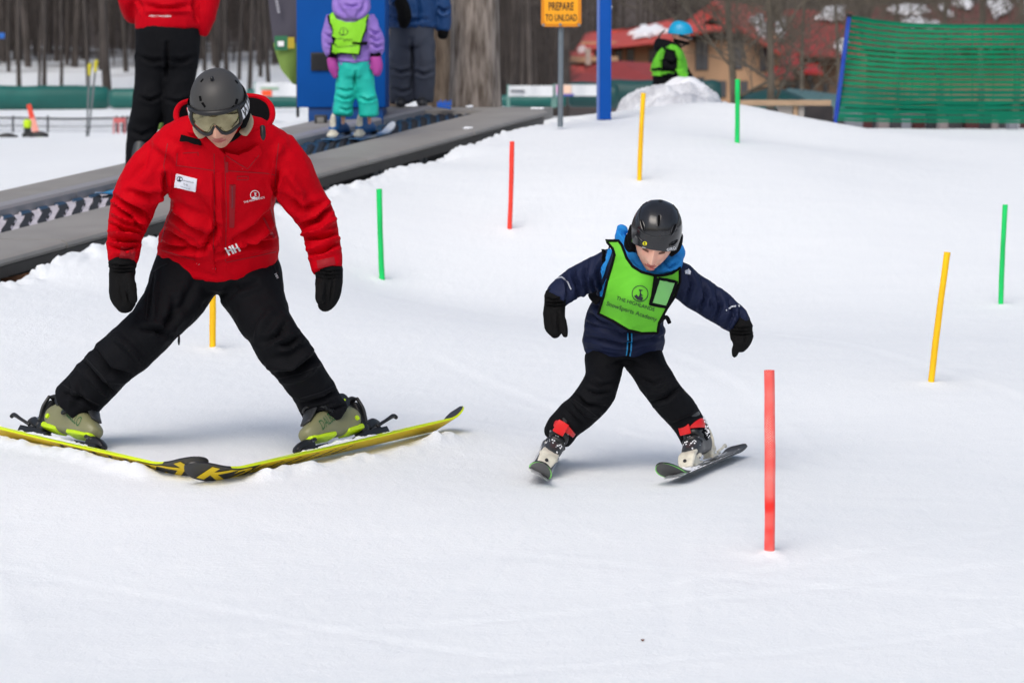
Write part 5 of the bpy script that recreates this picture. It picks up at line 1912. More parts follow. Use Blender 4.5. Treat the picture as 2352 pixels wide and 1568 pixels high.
for t, a in ((TB + .05, W_LIP + .06), (TB2 + .15, W_B1 - .3), (TB - 1.9, W_LIP + .03)):
    for k in range(6):
        mb.sphere(cp(t + random.uniform(-.05, .05), a + random.uniform(-.04, .04), .008), random.uniform(.012, .03), n=8, sc=(1, 1, .5), jit=.2)
link('snow_scraps', mb.mesh(), SNOW2, conv)

# ================================================================== blue drive cabinet, blue post, sign
BLUEP = mat('blue_painted_steel', S(0, 76, 154), rough=.6, spec=.15, var=.05, vscale=3)
BLUEP2 = mat('dark_blue_steel', S(0, 66, 132), rough=.45, spec=.4)
VENTM = mat('black_vent_grille', S(28, 30, 35), rough=.6)
def box_px(u0, u1, v0, v1, d, depth, mb, m=0, bev=.01, lean=0.0, d1=None):
    """An upright box whose front face covers the pixels at depth d."""
    a, b = P(u0, v1, d), P(u1, v0, d if d1 is None else d1)
    w = b.x - a.x
    mb.box(V(((a.x + b.x) / 2, d + depth / 2, (a.z + b.z) / 2)), w, depth, b.z - a.z, None, m, bev)
cab = empty('drive_cabinet', P(790, 262, 24.3), 'tall blue steel cabinet with a black vent beside the conveyor', 'cabinet')
mb = MB()
a0, a1 = P(682, 249, 24.3), P(884, -130, 24.3)
box_px(682, 884, -160, 247, 24.3, .75, mb, 0, .012)
link('cabinet_body', mb.mesh(), BLUEP, cab)
mb = MB(); box_px(708, 880, 240, 285, 24.33, .7, mb, 0, .01)
link('plinth', mb.mesh(), BLUEP2, cab)
mb = MB()
box_px(714, 759, 121, 163, 24.28, .03, mb, 0, .004)
for k in range(8):
    box_px(717, 756, 125 + k * 4.6, 127 + k * 4.6, 24.272, .012, mb, 0, .001)
link('vent', mb.mesh(), VENTM, cab)
gb = MB()
box_px(722, 750, 264, 288, 24.0, .12, gb, 0, .01)
box_px(728, 744, 270, 283, 23.985, .02, gb, 1, .004)
ob = link('junction_box', gb.mesh(), [DKPL2, mat('box_lid', S(120, 120, 118), rough=.6)], org=P(736, 288, 24.06))
tag(ob, 'small dark junction box low beside the foot of the blue cabinet', 'junction box')

bp_ = empty('blue_post', P(1388, 268, 24.4), 'square bright blue steel post rising out of the snow past the sign', 'post')
mb = MB(); box_px(1377, 1405, -160, 275, 24.4, .10, mb, 0, .004)
link('post_body', mb.mesh(), mat('bright_blue_paint', S(0, 78, 166), spec=.2, rough=.5, var=.04, vscale=4), bp_)
mb = MB()
a = P(1377, 275, 24.4); b = P(1370.5, -160, 24.4)
mb.box(V((a.x - .012, 24.46, (a.z + b.z) / 2)), .022, .12, b.z - a.z, None, 0, .003)
link('post_left_side', mb.mesh(), mat('pale_blue_side', S(92, 120, 186), rough=.35, spec=.6), bp_)  # the post's lighter left side, its brightness set in a paler blue strip
mb = MB()
q = P(1404, 17, 24.4)
mb.cyl(q + V((-.01, .03, 0)), q + V((.012, .03, 0)), .016, n=10)
link('post_bolt', mb.mesh(), STEEL, bp_)

sg = empty('unload_sign', P(1287, 285, 23.2), 'yellow warning sign reading PREPARE TO UNLOAD on a grey post', 'sign')
mb = MB(); mb.cyl(P(1287, 292, 23.2), P(1289, -60, 23.2), .0225, n=18)
link('sign_post', mb.mesh(), mat('galvanised_post', S(112, 122, 130), rough=.5, metal=.3, var=.08, vscale=10), sg)
SIGNY = mat('yellow_sign_enamel', S(246, 166, 8), rough=.4)
def rrect(u0, u1, v0, v1, r, n=6):
    out = []
    for cx, cy, a0 in ((u1 - r, v0 + r, -90), (u1 - r, v1 - r, 0), (u0 + r, v1 - r, 90), (u0 + r, v0 + r, 180)):
        for k in range(n + 1):
            a = math.radians(a0 + 90 * k / n)
            out.append((cx + r * math.cos(a), cy + r * math.sin(a)))
    return out
def plate(poly, d, th, mb, m=0):
    o = len(mb.v)
    n = len(poly)
    mb.v += [tuple(P(u, v, d)) for u, v in poly]
    mb.v += [tuple(P(u, v, d) + V((0, th, 0))) for u, v in poly]
    mb.face([o + k for k in range(n)], m)
    mb.face([o + n + k for k in range(n - 1, -1, -1)], m)
    for k in range(n):
        mb.face((o + k, o + n + k, o + n + (k + 1) % n, o + (k + 1) % n), m)
mb = MB()
plate(rrect(1243, 1335, -72, 62, 8), 23.15, .012, mb, 0)
plate(rrect(1250, 1328, -65, 56, 8), 23.146, .003, mb, 1)
link('sign_panel', mb.mesh(), [mat('amber_sign_rim', S(214, 132, 0), rough=.4), SIGNY], sg)
for txt, v, w in (('PREPARE', 15, 57), ('TO UNLOAD', 41, 72), ('CAUTION', -30, 64)):
    mb = MB()
    text_flat(mb, txt, P(1289, v, 23.141), V((w * 23.15 / FPX, 0, 0)), V((0, 0, 1.75 * w * 23.15 / FPX)), 0, .012)
    if txt != 'CAUTION':
        link('sign_lettering', mb.mesh(), mat('black_sign_ink', S(40, 30, 16), rough=.6), sg)
mb = MB()
for u, v in ((1248, 58), (1330, 58), (1287, 57)):
    mb.cyl(P(u, v, 23.15), P(u, v, 23.13), .012, n=10)
link('sign_bolt', mb.mesh(), STEEL, sg)

# ================================================================== green safety net on a blue pole
net = empty('safety_net', P(1917, 296, 29), 'green slatted safety net stretched from a leaning blue pole at the right', 'net fence')
ND = 29.0
def lerp2(pl, s):
    s = min(max(s, 0), 1) * (len(pl) - 1)
    i = min(int(s), len(pl) - 2)
    f = s - i
    return pl[i][0] + (pl[i + 1][0] - pl[i][0]) * f, pl[i][1] + (pl[i + 1][1] - pl[i][1]) * f
TOPL = [(1953, 37), (2010, 47), (2080, 55), (2173, 58), (2352, 58), (2600, 56), (2900, 40)]
BOTL = [(1922, 279), (1990, 281), (2060, 282), (2173, 283), (2352, 284), (2600, 284), (2900, 280)]
def netp(s, t, off=0.0):
    a, b = lerp2(TOPL, s), lerp2(BOTL, s)
    u, v = a[0] + (b[0] - a[0]) * t, a[1] + (b[1] - a[1]) * t
    return P(u, v, ND + .05 * math.sin(s * 7 + t * 4) + off)
NETM = mat('green_net_webbing', S(0, 124, 86), spec=.15, rough=.55, var=.1, vscale=4)
NETM2 = mat('deep_green_webbing', S(0, 110, 84), spec=.15, rough=.55, var=.1, vscale=4)
mb = MB()
rows = 16
hr = random.Random(4)
for k in range(rows):
    t0 = k / 19.5
    solid = k > 12
    def gapf(s):
        return .66 + .16 * noise.noise(V((s * 22, k * 1.7, 0)))
    mb.grid(lambda s, t: netp(s, t0 + (1 / 19.5) * t * (gapf(s) if not solid else .80 + .2 * noise.noise(V((s * 15, k * 2.1, 4))))), 130, 1, 0 if not solid else 1)
for k in range(16, 20):
    mb.grid(lambda s, t: netp(s, k / 19.5 + (1 / 19.5) * t * (.84 + .25 * noise.noise(V((s * 12, k * 2.1, 4)))) * (1 if k < 19 else .5), .006), 130, 1, 1)
for k in range(16):
    s = .012 + .02 * k * 1.4
    mb.grid(lambda q, t: netp(s + .0022 * q, t * .8, .012), 1, 14, 0)
for k in range(14):
    s = .33 + .045 * k
    mb.grid(lambda q, t: netp(s + .0022 * q, t * .8, .012), 1, 14, 0)
link('net_webbing', mb.mesh(), [NETM, NETM2], net)
mb = MB()
mb.tube([netp(k / 40, 0, .0) for k in range(41)], [.008] * 41, n=8, sub=1)
link('top_rope', mb.mesh(), NETM2, net)
mb = MB()
mb.cyl(P(1916, 302, ND), P(1951, 34, ND - .1), .024, .022, n=14)
link('net_pole', mb.mesh(), mat('cobalt_blue_pole', S(14, 58, 168), rough=.4, col2=S(40, 80, 180), vscale=6), net)
mb = MB()
mb.cyl(P(1950, 40, ND - .1), P(1951, 33, ND - .1), .029, n=14)
mb.cyl(P(1918.5, 281, ND), P(1919.5, 273, ND), .031, n=14)
link('pole_cap', mb.mesh(), DKPL, net)

# ================================================================== odds and ends
HEAPD = 26.6
mb = MB()
hp_ = [(1405, 262, 0), (1440, 225, 0), (1475, 207, 0), (1500, 190, 0), (1545, 184, 0), (1578, 183, 0), (1612, 190, 0), (1640, 205, 0), (1660, 230, 0), (1700, 262, 0)]
def heap_top(u):
    for (a, b, _), (c, d, _) in zip(hp_, hp_[1:]):
        if a <= u <= c:
            return b + (d - b) * (u - a) / (c - a) + 15 * math.sin(math.pi * (u - 1405) / 295)
    return 262
def heap(s, t):
    u = 1405 + 295 * s
    a = math.pi * t
    zt = P(u, heap_top(u), HEAPD).z
    zb = P(u, 275, HEAPD).z
    x = P(u, 262, HEAPD).x
    e = .75 * math.sin(math.pi * s) ** .6 + .05
    q = V((x, HEAPD - e * math.cos(a), zb + (zt - zb) * math.sin(a) ** .7))
    n1 = noise.noise(q * 3.2) * .07 + noise.noise(q * 7) * .06 + abs(noise.noise(q * 13)) * .05
    return q + V((noise.noise(q * 5 + V((3, 3, 3))) * .04, -n1 * math.cos(a), n1 * math.sin(a)))
mb.grid(heap, 110, 60, 0)
GREYSNOW = mat('dirty_snow', S(230, 233, 238), rough=.8, spec=.2, col2=S(190, 193, 200), vscale=4.5, bump=.9, bscale=25)
ob = link('snow_heap', mb.mesh(), GREYSNOW, org=P(1550, 262, HEAPD))
tag(ob, 'heap of dirty grey shovelled snow in front of the child with the blue helmet', 'snow heap')
mb = MB()
def cap(s, t):
    u = 1560 + 80 * s
    a = 2 * math.pi * t
    q = P(1500 + 150 * s, heap_top(1500 + 150 * s) + 4 + 6 * math.sin(s * 9), HEAPD - .1)
    r = .10 * math.sin(math.pi * s) ** .5 + .01
    q = q + V((0, -r * 1.6 * math.cos(a), r * .75 * math.sin(a)))
    return q + V((0, 0, .05 * noise.noise(q * 7)))
mb.grid(cap, 50, 18, 0)
ob = link('snow_slab', mb.mesh(), SNOW2, org=P(1570, 190, HEAPD))
tag(ob, 'clean white slab of snow capping the grey snow heap', 'snow slab')

WOODM = mat('weathered_timber', S(188, 158, 128), rough=.8, var=.12, vscale=6, stretch=(1, 8, 8))
PALEW = mat('pale_grey_board', S(176, 170, 164), rough=.8, var=.06)
tb_ = empty('timber_rail', P(1832, 290, 31), 'pale timber rail with board legs standing behind the crest left of the green net', 'rail')
mb = MB(); mb.box((P(1700, 236, 31) + P(1908, 237, 31)) / 2, (P(1908, 237, 31) - P(1700, 236, 31)).x, .12, .062, None, 0, .006)
link('beam', mb.mesh(), WOODM, tb_)
for u0, u1, mm, nm in ((1822, 1833, WOODM, 'leg'), (1834, 1847, PALEW, 'leg')):
    mb = MB(); box_px(u0, u1, 244, 300, 31.0, .09, mb, 0, .004)
    link(nm, mb.mesh(), mm, tb_)
mb = MB()
plate([(1782, 244), (1820, 244), (1820, 296), (1810, 292)], 31.02, .03, mb)
link('gusset_board', mb.mesh(), PALEW, tb_)

mb = MB()
q = P(1476, 1461, 8.35)
q.z = gz(q.x, q.y) + .004
mb.grid(lambda s, t: q + V(((s - .5) * .012 * math.sin(math.pi * t + .05), (t - .5) * .018, .004 * math.sin(3 * t))), 4, 6, 0)
mb.grid(lambda s, t: q + V(((.5 - s) * .012 * math.sin(math.pi * t + .05), (t - .5) * .018, .004 * math.sin(3 * t) - .001)), 4, 6, 0)
ob = link('dead_leaf', mb.mesh(), mat('brown_leaf', S(110, 70, 52), rough=.8), org=q)
tag(ob, 'tiny brown speck of leaf lying on the snow in the foreground', 'leaf')

bb_ = empty('snow_brush', P(1020, 250, 25.2), 'bright blue brush head lying at the foot of the thick trunk', 'brush')
mb = MB()
mb.box(P(1020, 246, 25.2), .125, .06, .025, Matrix.Rotation(.15, 3, 'Y'), 0, .006)
link('brush_back', mb.mesh(), mat('blue_brush', S(12, 100, 205), rough=.5), bb_)
mb = MB()
for k in range(12):
    q = P(1005.5 + k * 2.7, 242, 25.2)
    mb.cyl(q, q + V((.004 * (k % 3 - 1), 0, .032 + .006 * (k % 4))), .006, .003, n=6)
link('bristles', mb.mesh(), mat('blue_bristles', S(8, 110, 220), rough=.7), bb_)
# ================================================================== people behind
def body_from(tubes, base, voxel=.016, head=None):
    mb = MB()
    for t in tubes:
        ATube(mb, [(a[0], a[1], a[2], a[3] * .68) for a in t], n=14, base=base)
    me = remesh(mb, voxel, 3)
    hb = MB()
    hb.addmesh(me, 0)
    if head:
        head_into(hb, *head)
    return hb.mesh()
def cloth(tubes, base, voxel=.012, folds=(), amp=.005, scale=8, seed=0, smooth=5, caps=.12):
    mb = MB()
    for t in tubes:
        ATube(mb, t, n=20, base=base, capr=caps)
    me = remesh(mb, voxel, smooth)
    return wrinkle(me, folds, amp=amp, scale=scale, seed=seed)

# ---- the girl on the belt
GD = 22.5
PURPLE = mat('lilac_quilted_fabric', S(142, 112, 196), rough=.65, var=.06, vscale=6)
TEAL = mat('turquoise_ski_cloth', S(14, 188, 172), rough=.65, var=.06, vscale=6)
MAG = mat('magenta_glove', S(168, 62, 152), rough=.7)
BLUEBOOT = mat('blue_boot_shell', S(18, 96, 160), rough=.4)
LIMEV2 = mat('bright_lime_vest', S(140, 220, 36), rough=.6)
gh = (P(806, -46, GD), frame_of(V((.1, 1, -.1)), V((0, 0, 1))), .92)
girl = link('person', body_from([
    [(815, 170, .02, 34), (812, 120, .0, 34), (806, 60, 0, 34), (806, 20, 0, 20), (806, -20, 0, 16)],
    [(845, 50, 0, 14), (862, 100, 0, 11), (864, 140, -.05, 9), (866, 165, -.05, 9)], [(768, 50, 0, 14), (757, 100, 0, 11), (762, 140, -.05, 9), (764, 165, -.05, 9)],
    [(797, 165, 0, 18), (793, 215, 0, 14), (789, 258, .02, 10), (788, 285, .06, 8)], [(833, 165, 0, 18), (842, 215, 0, 14), (848, 258, .02, 10), (849, 285, .06, 8)]], GD, head=gh), [SKIN_KID, LIP, SKIN_KID, LASH], org=P(815, 318, GD))
tag(girl, 'child in lilac hooded jacket and turquoise trousers riding the conveyor', 'person')
link('jacket', cloth([[(813, 148, .0, 43, 34), (812, 120, 0, 41, 32), (806, 80, 0, 44, 32), (805, 45, 0, 42, 30), (806, 22, 0, 28, 22)],
                      [(840, 42, 0, 22), (856, 75, 0, 20), (864, 105, -.03, 19), (859, 125, -.05, 16)], [(772, 42, 0, 22), (760, 75, 0, 19), (757, 105, -.03, 17), (764, 125, -.05, 14)]], GD,
                     folds=[([(850, 70), (862, 78), (872, 74)], 3, -.018), ([(852, 88), (864, 95), (875, 92)], 3, -.016), ([(855, 103), (866, 110), (876, 106)], 3, -.016), ([(748, 80), (757, 85), (765, 83)], 3, -.016), ([(750, 100), (757, 104), (765, 102)], 3, -.014), ([(775, 143), (815, 149), (850, 142)], 3, -.012)], amp=.006, scale=12, seed=21), PURPLE, girl)
hoodm = cloth([[(806, -60, .03, 24, 24), (806, -30, .03, 34, 34), (807, -4, .0, 41, 34), (807, 18, -.05, 44, 28), (808, 34, -.09, 36, 16), (808, 46, -.10, 18, 8)]], GD, folds=[([(792, 25), (795, 35), (797, 42)], 2.5, -.007), ([(822, 25), (820, 35), (818, 42)], 2.5, -.007), ([(775, 5), (780, 20), (790, 34)], 4, -.012), ([(838, 5), (833, 20), (824, 34)], 4, -.012), ([(790, 12), (807, 16), (824, 12)], 3, -.012)], amp=.005, seed=22)
link('hood', hoodm, PURPLE, girl)
gv = world_bvh(*[o for o in COL.objects if o.parent is girl and o.name.startswith(('jacket', 'hood'))])
gj = world_bvh([o for o in COL.objects if o.parent is girl and o.name.startswith('jacket')][0])
GV = [(760, 32), (766, 40), (782, 48), (798, 52), (815, 51), (832, 45), (845, 33), (850, 28), (845, 45), (836, 70), (829, 96), (823, 126), (790, 124), (759, 121), (764, 95), (763, 65), (759, 45)]
mb = MB(); patch(mb, gj, GV, .028, 8, 0, thick=.02)
gvest = link('vest', mb.mesh(), LIMEV2, girl)
mb = MB()
strip(mb, gj, [(847, 28), (843, 48), (835, 72), (828, 98), (823, 126), (790, 124), (759, 121), (764, 95), (763, 65), (758, 40)], 2.6, .034, 0, thick=.02)
link('vest_binding', mb.mesh(), LINING, gvest)
mb = MB()
strip(mb, gj, [(809, 99), (824, 101), (842, 101)], 6.5, .038, 0, thick=.03)
link('vest_strap', mb.mesh(), LINING, gvest)
mb = MB()
text_on(mb, gj, 'THE HIGHLANDS', (788, 90), (42, 2), None, .030, 0)
text_on(mb, gj, 'SnowSports Academy', (790, 107), (52, 2), None, .030, 0)
ring_px(mb, gj, (791, 73), 8, 1, .030, 0)
patch(mb, gj, [(787, 81), (788, 78), (794, 80), (793, 82)], .030, 4, thick=.001)
patch(mb, gj, [(791, 69), (793, 69), (792.5, 78), (791, 78)], .030, 4, thick=.001)
link('vest_lettering', mb.mesh(), INK, gvest)
link('trousers', cloth([[(813, 140, 0, 40, 32), (814, 160, 0, 40, 32), (815, 175, 0, 36, 30)], [(797, 165, 0, 24), (794, 205, 0, 23), (789, 240, 0, 22), (787, 264, 0, 22)], [(833, 165, 0, 24), (839, 205, 0, 22), (846, 240, 0, 22), (848, 266, 0, 23)]], GD,
                       folds=[([(775, 222), (792, 228), (808, 224)], 3, -.016), ([(828, 226), (845, 232), (862, 226)], 3, -.016), ([(776, 205), (795, 210), (812, 206)], 3, -.012), ([(780, 250), (795, 254), (806, 250)], 3, -.01), ([(818, 165), (814, 180), (815, 200)], 3, -.014)], amp=.006, scale=10, seed=23), TEAL, girl)
for tubes in ([[(864, 118, -.05, 14), (862, 132, -.05, 12)], [(863, 134, -.05, 13, 12), (866, 152, -.06, 13, 11), (866, 170, -.06, 9, 9)], [(857, 145, -.05, 5), (853, 158, -.06, 4)]],
              [[(762, 118, -.05, 12), (763, 134, -.05, 10)], [(762, 136, -.05, 11, 10), (765, 156, -.06, 11, 10), (771, 177, -.06, 6, 7)], [(770, 145, -.05, 5), (776, 160, -.06, 4)]]):
    link('cuff', cloth(tubes[:1], GD, seed=3, amp=.002), LINING, girl)
    link('mitten', cloth(tubes[1:], GD, seed=4, amp=.003, voxel=.008, caps=.6), MAG, girl)
def ski_simple(tail, tip, wid, mats, label, group, lift=.0, cat='ski'):
    o, c, R, tk = ski_parts(tip, tail, 0.0, (tip - tail).length, wid, mats, up=CNRM, label=label, group=group, lift=lift)
    return o, c, R, tk
SKIB = mat('blue_ski_topsheet', S(20, 120, 180), rough=.4, col2=S(200, 205, 210), vscale=3)
for (u, v, uh), (tu, tv), lab in (((785, 317, 0), (772, 322), 'short blue ski under the left foot of the child in turquoise trousers'), ((846, 316, 0), (815, 322), 'blue and white ski under the right foot of the child in turquoise trousers')):
    q = on_deck(u, v, -.03)
    o, c, R, tk = ski_simple(q - CDIR * .36, q + CDIR * .58, .085, [SKIB, SKIB, SKIBASE, SKIB], lab, 'skis of the child on the conveyor', lift=.0)
    y0 = -.11
    bc = c + R @ V((0, y0, .035))
    me = boot_shell(bc + R @ V((0, -.045, 0)), R, .9, cuff_h=.27)
    b = link('ski_boot', me, BLUEBOOT, girl)
    mb = MB()
    f = lambda x, y, z: bc + R @ V((x * .84, y * .84 - .05, z * .84))
    mb.tube([f(0, -.165, .02), f(0, -.16, .09), f(0, -.15, .16), f(0, -.135, .205)], [(.036, .02), (.028, .016), (.024, .016), (.012, .01)], n=10, front=R @ V((0, 1, 0)))
    mb.tube([f(0, -.2, .0), f(0, -.16, .02)], [(.045, .022), (.05, .022)], n=10, front=R @ V((0, 0, 1)))
    link('heel_binding', mb.mesh(), CREAM, o)
    mb = MB()
    toe_piece(mb, c, R, y0 + .13, .02, .7)
    link('toe_binding', mb.mesh(), [DKPL, STEEL], o)

# ---- the man in the red jacket, seen from behind on the belt
MD = 19.6
RED2 = mat('red_jacket_fabric', S(184, 0, 22), rough=.7, spec=.08, var=.05, vscale=4)
man = link('person', body_from([
    [(385, 95, 0, 50), (385, 50, 0, 48), (386, -60, 0, 56), (388, -160, 0, 60), (388, -205, 0, 26), (388, -230, 0, 22)],
    [(325, -150, 0, 24), (296, -60, 0, 20), (296, 5, .02, 17), (308, 38, .12, 14)], [(452, -150, 0, 24), (480, -60, 0, 20), (478, 20, 0, 15), (466, 70, .02, 11)],
    [(355, 110, 0, 32), (345, 220, 0, 24), (330, 330, 0, 18), (325, 400, 0, 16)], [(415, 110, 0, 32), (408, 220, 0, 24), (405, 330, 0, 18), (405, 410, 0, 16)]], MD, head=(P(388, -262, MD), frame_of(V((.2, 1, 0)), V((0, 0, 1))), 1.0)), [SKIN, LIP, STUB, LASH], org=P(370, 425, MD))
tag(man, 'rider in red jacket and black trousers on the conveyor, seen from behind', 'person')
rj = cloth([[(387, 66, 0, 76, 52), (386, 40, 0, 75, 52), (386, -20, 0, 72, 50), (387, -100, 0, 76, 50), (388, -160, 0, 78, 44), (388, -200, 0, 34, 30)],
            [(335, -150, 0, 34), (304, -70, 0, 30), (296, 0, .02, 25), (310, 40, .12, 22)], [(442, -150, 0, 34), (474, -70, 0, 30), (480, 0, 0, 24), (470, 50, .0, 20), (462, 78, .02, 15)]], MD,
           folds=[([(330, 12), (380, 22), (440, 12)], 5, -.014), ([(325, 30), (385, 26), (450, 30)], 4, .008), ([(310, -10), (322, 10), (330, 30)], 4, -.014), ([(448, -10), (446, 20), (452, 45)], 5, -.02)], amp=.006, scale=7, seed=31)
brj = bvh_of(rj)
rjo = link('jacket', rj, RED2, man)
mb = MB(); text_on(mb, brj, 'HELLY HANSEN', (368, 37), (49, 1), None, .006, 0, .015)
link('back_lettering', mb.mesh(), WHITE, rjo)
link('trousers', cloth([[(386, 62, 0, 72, 52), (385, 95, 0, 74, 54), (384, 130, 0, 70, 52), (384, 150, 0, 56, 44)], [(350, 130, 0, 40), (347, 190, 0, 36), (338, 250, -.02, 36), (326, 310, 0, 33), (322, 372, 0, 34), (322, 400, 0, 34)],
                        [(416, 130, 0, 40), (410, 190, 0, 37), (408, 250, -.02, 34), (410, 310, 0, 33), (410, 372, 0, 34), (410, 405, 0, 34)]], MD,
                       folds=[([(320, 130), (350, 142), (380, 138)], 5, -.014), ([(390, 138), (420, 142), (445, 130)], 5, -.014), ([(325, 225), (345, 232), (368, 222)], 4, -.016), ([(385, 230), (410, 236), (435, 226)], 4, -.014), ([(384, 100), (384, 150), (384, 180)], 4, -.02), ([(300, 300), (325, 312), (350, 300)], 5, -.012)], amp=.007, scale=6, seed=32), BLACK, man)
for (u, v), lab in (((322, 428), 'blue ski tail poking out on the belt left of the instructor\'s arm'), ((407, 424), 'blue ski on the belt half hidden behind the instructor\'s chest')):
    q = on_deck(u, v, -.03)
    o, c, R, tk = ski_simple(q - CDIR * .62, q + CDIR * .95, .10, [mat('bright_blue_topsheet', S(20, 140, 190), rough=.35), SKIB, SKIBASE, SKIB], lab, 'skis of the adult on the conveyor')
    bc = c + R @ V((0, -.12, .03))
    link('ski_boot', boot_shell(bc, R, .98), DKBOOT, man)

# ---- the man in blue beside the trunk
BD = 25.6
BLUEJ = mat('deep_blue_jacket', S(8, 62, 116), rough=.65, var=.1, vscale=4)
GREYP = mat('slate_grey_trousers', S(62, 68, 82), rough=.75, var=.12, vscale=4)
bman = link('person', body_from([
    [(945, 90, .1, 34), (945, 20, .1, 36), (945, -60, .1, 40), (945, -120, .1, 18), (945, -150, .1, 16)], [(903, -80, .0, 14), (897, -30, -.1, 13), (915, 5, -.2, 11), (926, 35, -.26, 10)], [(985, -70, .1, 14), (1010, -10, .12, 13), (1018, 40, .14, 10), (1018, 72, .14, 9)],
    [(922, 90, .1, 22), (920, 160, .1, 16), (918, 240, .1, 12)], [(968, 90, .1, 22), (970, 160, .1, 16), (970, 236, .1, 12)]], BD, head=(P(945, -175, BD + .1), frame_of(V((-.5, -.8, 0)), V((0, 0, 1))), 1.0)), [SKIN, LIP, STUB, LASH], org=P(945, 246, BD))
tag(bman, 'person in deep blue jacket and slate grey trousers beside the thick trunk', 'person')
link('jacket', cloth([[(942, 62, .1, 62, 40), (942, 20, .1, 60, 40), (944, -60, .1, 58, 40), (945, -115, .1, 40, 30)], [(902, -80, .0, 24), (896, -30, -.1, 22), (915, 5, -.2, 19)], [(985, -80, .1, 22), (1012, -10, .12, 20), (1018, 40, .14, 18), (1017, 70, .14, 16)]], BD,
                     folds=[([(900, 40), (930, 50), (980, 44)], 4, -.02), ([(960, -10), (965, 30), (962, 60)], 4, -.018), ([(1008, 20), (1018, 28), (1030, 22)], 4, -.02)], amp=.008, scale=7, seed=41), BLUEJ, bman)
link('glove', cloth([[(920, 5, -.24, 15), (928, 28, -.26, 16), (928, 48, -.26, 15), (926, 60, -.26, 10)], [(936, 25, -.28, 6), (942, 42, -.3, 5)]], BD, seed=42, voxel=.009, amp=.004, caps=.6), GLOVE, bman)
link('glove', cloth([[(1018, 72, .14, 13), (1017, 84, .14, 11)]], BD, seed=42, voxel=.009, amp=.004, caps=.6), GLOVE, bman)
link('trousers', cloth([[(945, 55, .1, 50, 36), (945, 90, .1, 50, 38), (945, 105, .1, 46, 36)], [(922, 95, .1, 28), (921, 150, .08, 27), (922, 200, .1, 27), (923, 236, .1, 26)], [(970, 95, .1, 28), (973, 150, .08, 26), (972, 200, .1, 25), (970, 232, .1, 24)]], BD,
                       folds=[([(900, 160), (922, 168), (945, 160)], 4, -.02), ([(955, 165), (972, 172), (992, 165)], 4, -.018), ([(945, 90), (948, 140), (946, 200)], 4, -.02), ([(905, 205), (925, 212), (945, 205)], 4, -.014)], amp=.009, scale=6, seed=43), GREYP, bman)
for u in (921, 970):
    q = P(u, 243, BD + .1)
    mb = MB()
    mb.tube([q + V((0, .12, .03)), q + V((0, .0, .05)), q + V((0, -.10, .03)), q + V((0, -.16, .02))], [(.05, .05), (.05, .06), (.05, .045), (.04, .03)], n=14, front=V((0, 0, 1)))
    link('boot', remesh(mb, .01, 2), DKBOOT, bman)

# ---- the child with the blue helmet behind the heap
LD = 27.6
TURQ = mat('turquoise_helmet', S(10, 158, 205), rough=.35, spec=.5)
lh = P(1562, 78, LD)
lR = frame_of(V((1, -.12, -.28)), V((.25, 0, 1)))
kid2 = link('person', body_from([
    [(1540, 330, 0, 24), (1540, 240, 0, 26), (1538, 170, 0, 26), (1540, 125, 0, 22), (1548, 105, 0, 14), (1556, 92, 0, 13)], [(1538, 125, -.1, 12), (1540, 165, -.14, 10), (1568, 188, -.16, 8), (1590, 200, -.16, 7)], [(1545, 125, .1, 12), (1560, 165, .14, 10), (1585, 190, .14, 8)],
    [(1535, 320, -.05, 16), (1545, 380, -.05, 12), (1540, 425, -.05, 10)], [(1545, 320, .08, 16), (1555, 380, .08, 12), (1550, 425, .08, 10)]], LD, head=(lh, lR, .95)), [SKIN_KID, LIP, SKIN_KID, LASH], org=P(1545, 270, LD))
tag(kid2, 'child in turquoise helmet, black jacket and green bib walking behind the grey snow heap', 'person')
kj2 = cloth([[(1538, 210, 0, 40, 34), (1538, 180, 0, 38, 32), (1536, 140, 0, 34, 30), (1536, 115, 0, 30, 26), (1540, 98, 0, 24, 22)], [(1544, 118, -.12, 19), (1542, 150, -.15, 18), (1560, 178, -.17, 14), (1582, 194, -.17, 12)], [(1550, 120, .1, 17), (1565, 160, .14, 15), (1588, 190, .14, 12)],
             [(1520, 92, 0, 14, 20), (1518, 108, 0, 16, 22), (1524, 122, 0, 14, 20)]], LD, folds=[([(1528, 140), (1542, 148), (1556, 142)], 3, -.02), ([(1530, 160), (1545, 166), (1560, 160)], 3, -.018)], amp=.006, scale=10, seed=51)
link('jacket', kj2, BLACK, kid2)
bk_ = world_bvh([o for o in COL.objects if o.parent is kid2 and o.name.startswith('jacket')][0])
mb = MB()
patch(mb, bk_, [(1521, 112), (1529, 118), (1522, 140), (1521, 176), (1499, 174), (1502, 150), (1512, 126)], .03, 6, 0, thick=.025)
patch(mb, bk_, [(1529, 112), (1540, 104), (1552, 106), (1565, 125), (1574, 150), (1577, 181), (1562, 180), (1553, 165), (1556, 140), (1549, 118)], .03, 6, 0, thick=.025)
v2 = link('vest', mb.mesh(), GREENV, kid2)
mb = MB(); strip(mb, bk_, [(1497, 160), (1510, 160), (1523, 158)], 5, .036, 0, thick=.03)
link('vest_strap', mb.mesh(), LINING, v2)
link('helmet', helmet_mesh(lh, lR, .95, .098, .125, .128, (72, 96, 104)), [TURQ, LINING], kid2)
mb = MB()
mb.tube([lh + lR @ V((.07 * math.sin(a), .10 * math.cos(a) + .0, -.02)) for a in [(-1.5 + 3 * k / 10) for k in range(11)]], [(.035, .012)] * 11, n=10, sub=2, front=V((0, 0, 1)))
mb.tube([lh + lR @ V((-.095, .0, .0)), lh + lR @ V((-.09, .02, -.06)), lh + lR @ V((-.06, .04, -.11))], [(.035, .015)] * 3, n=10, sub=2)
link('goggles', mb.mesh(), DKPL, kid2)
mb = MB()
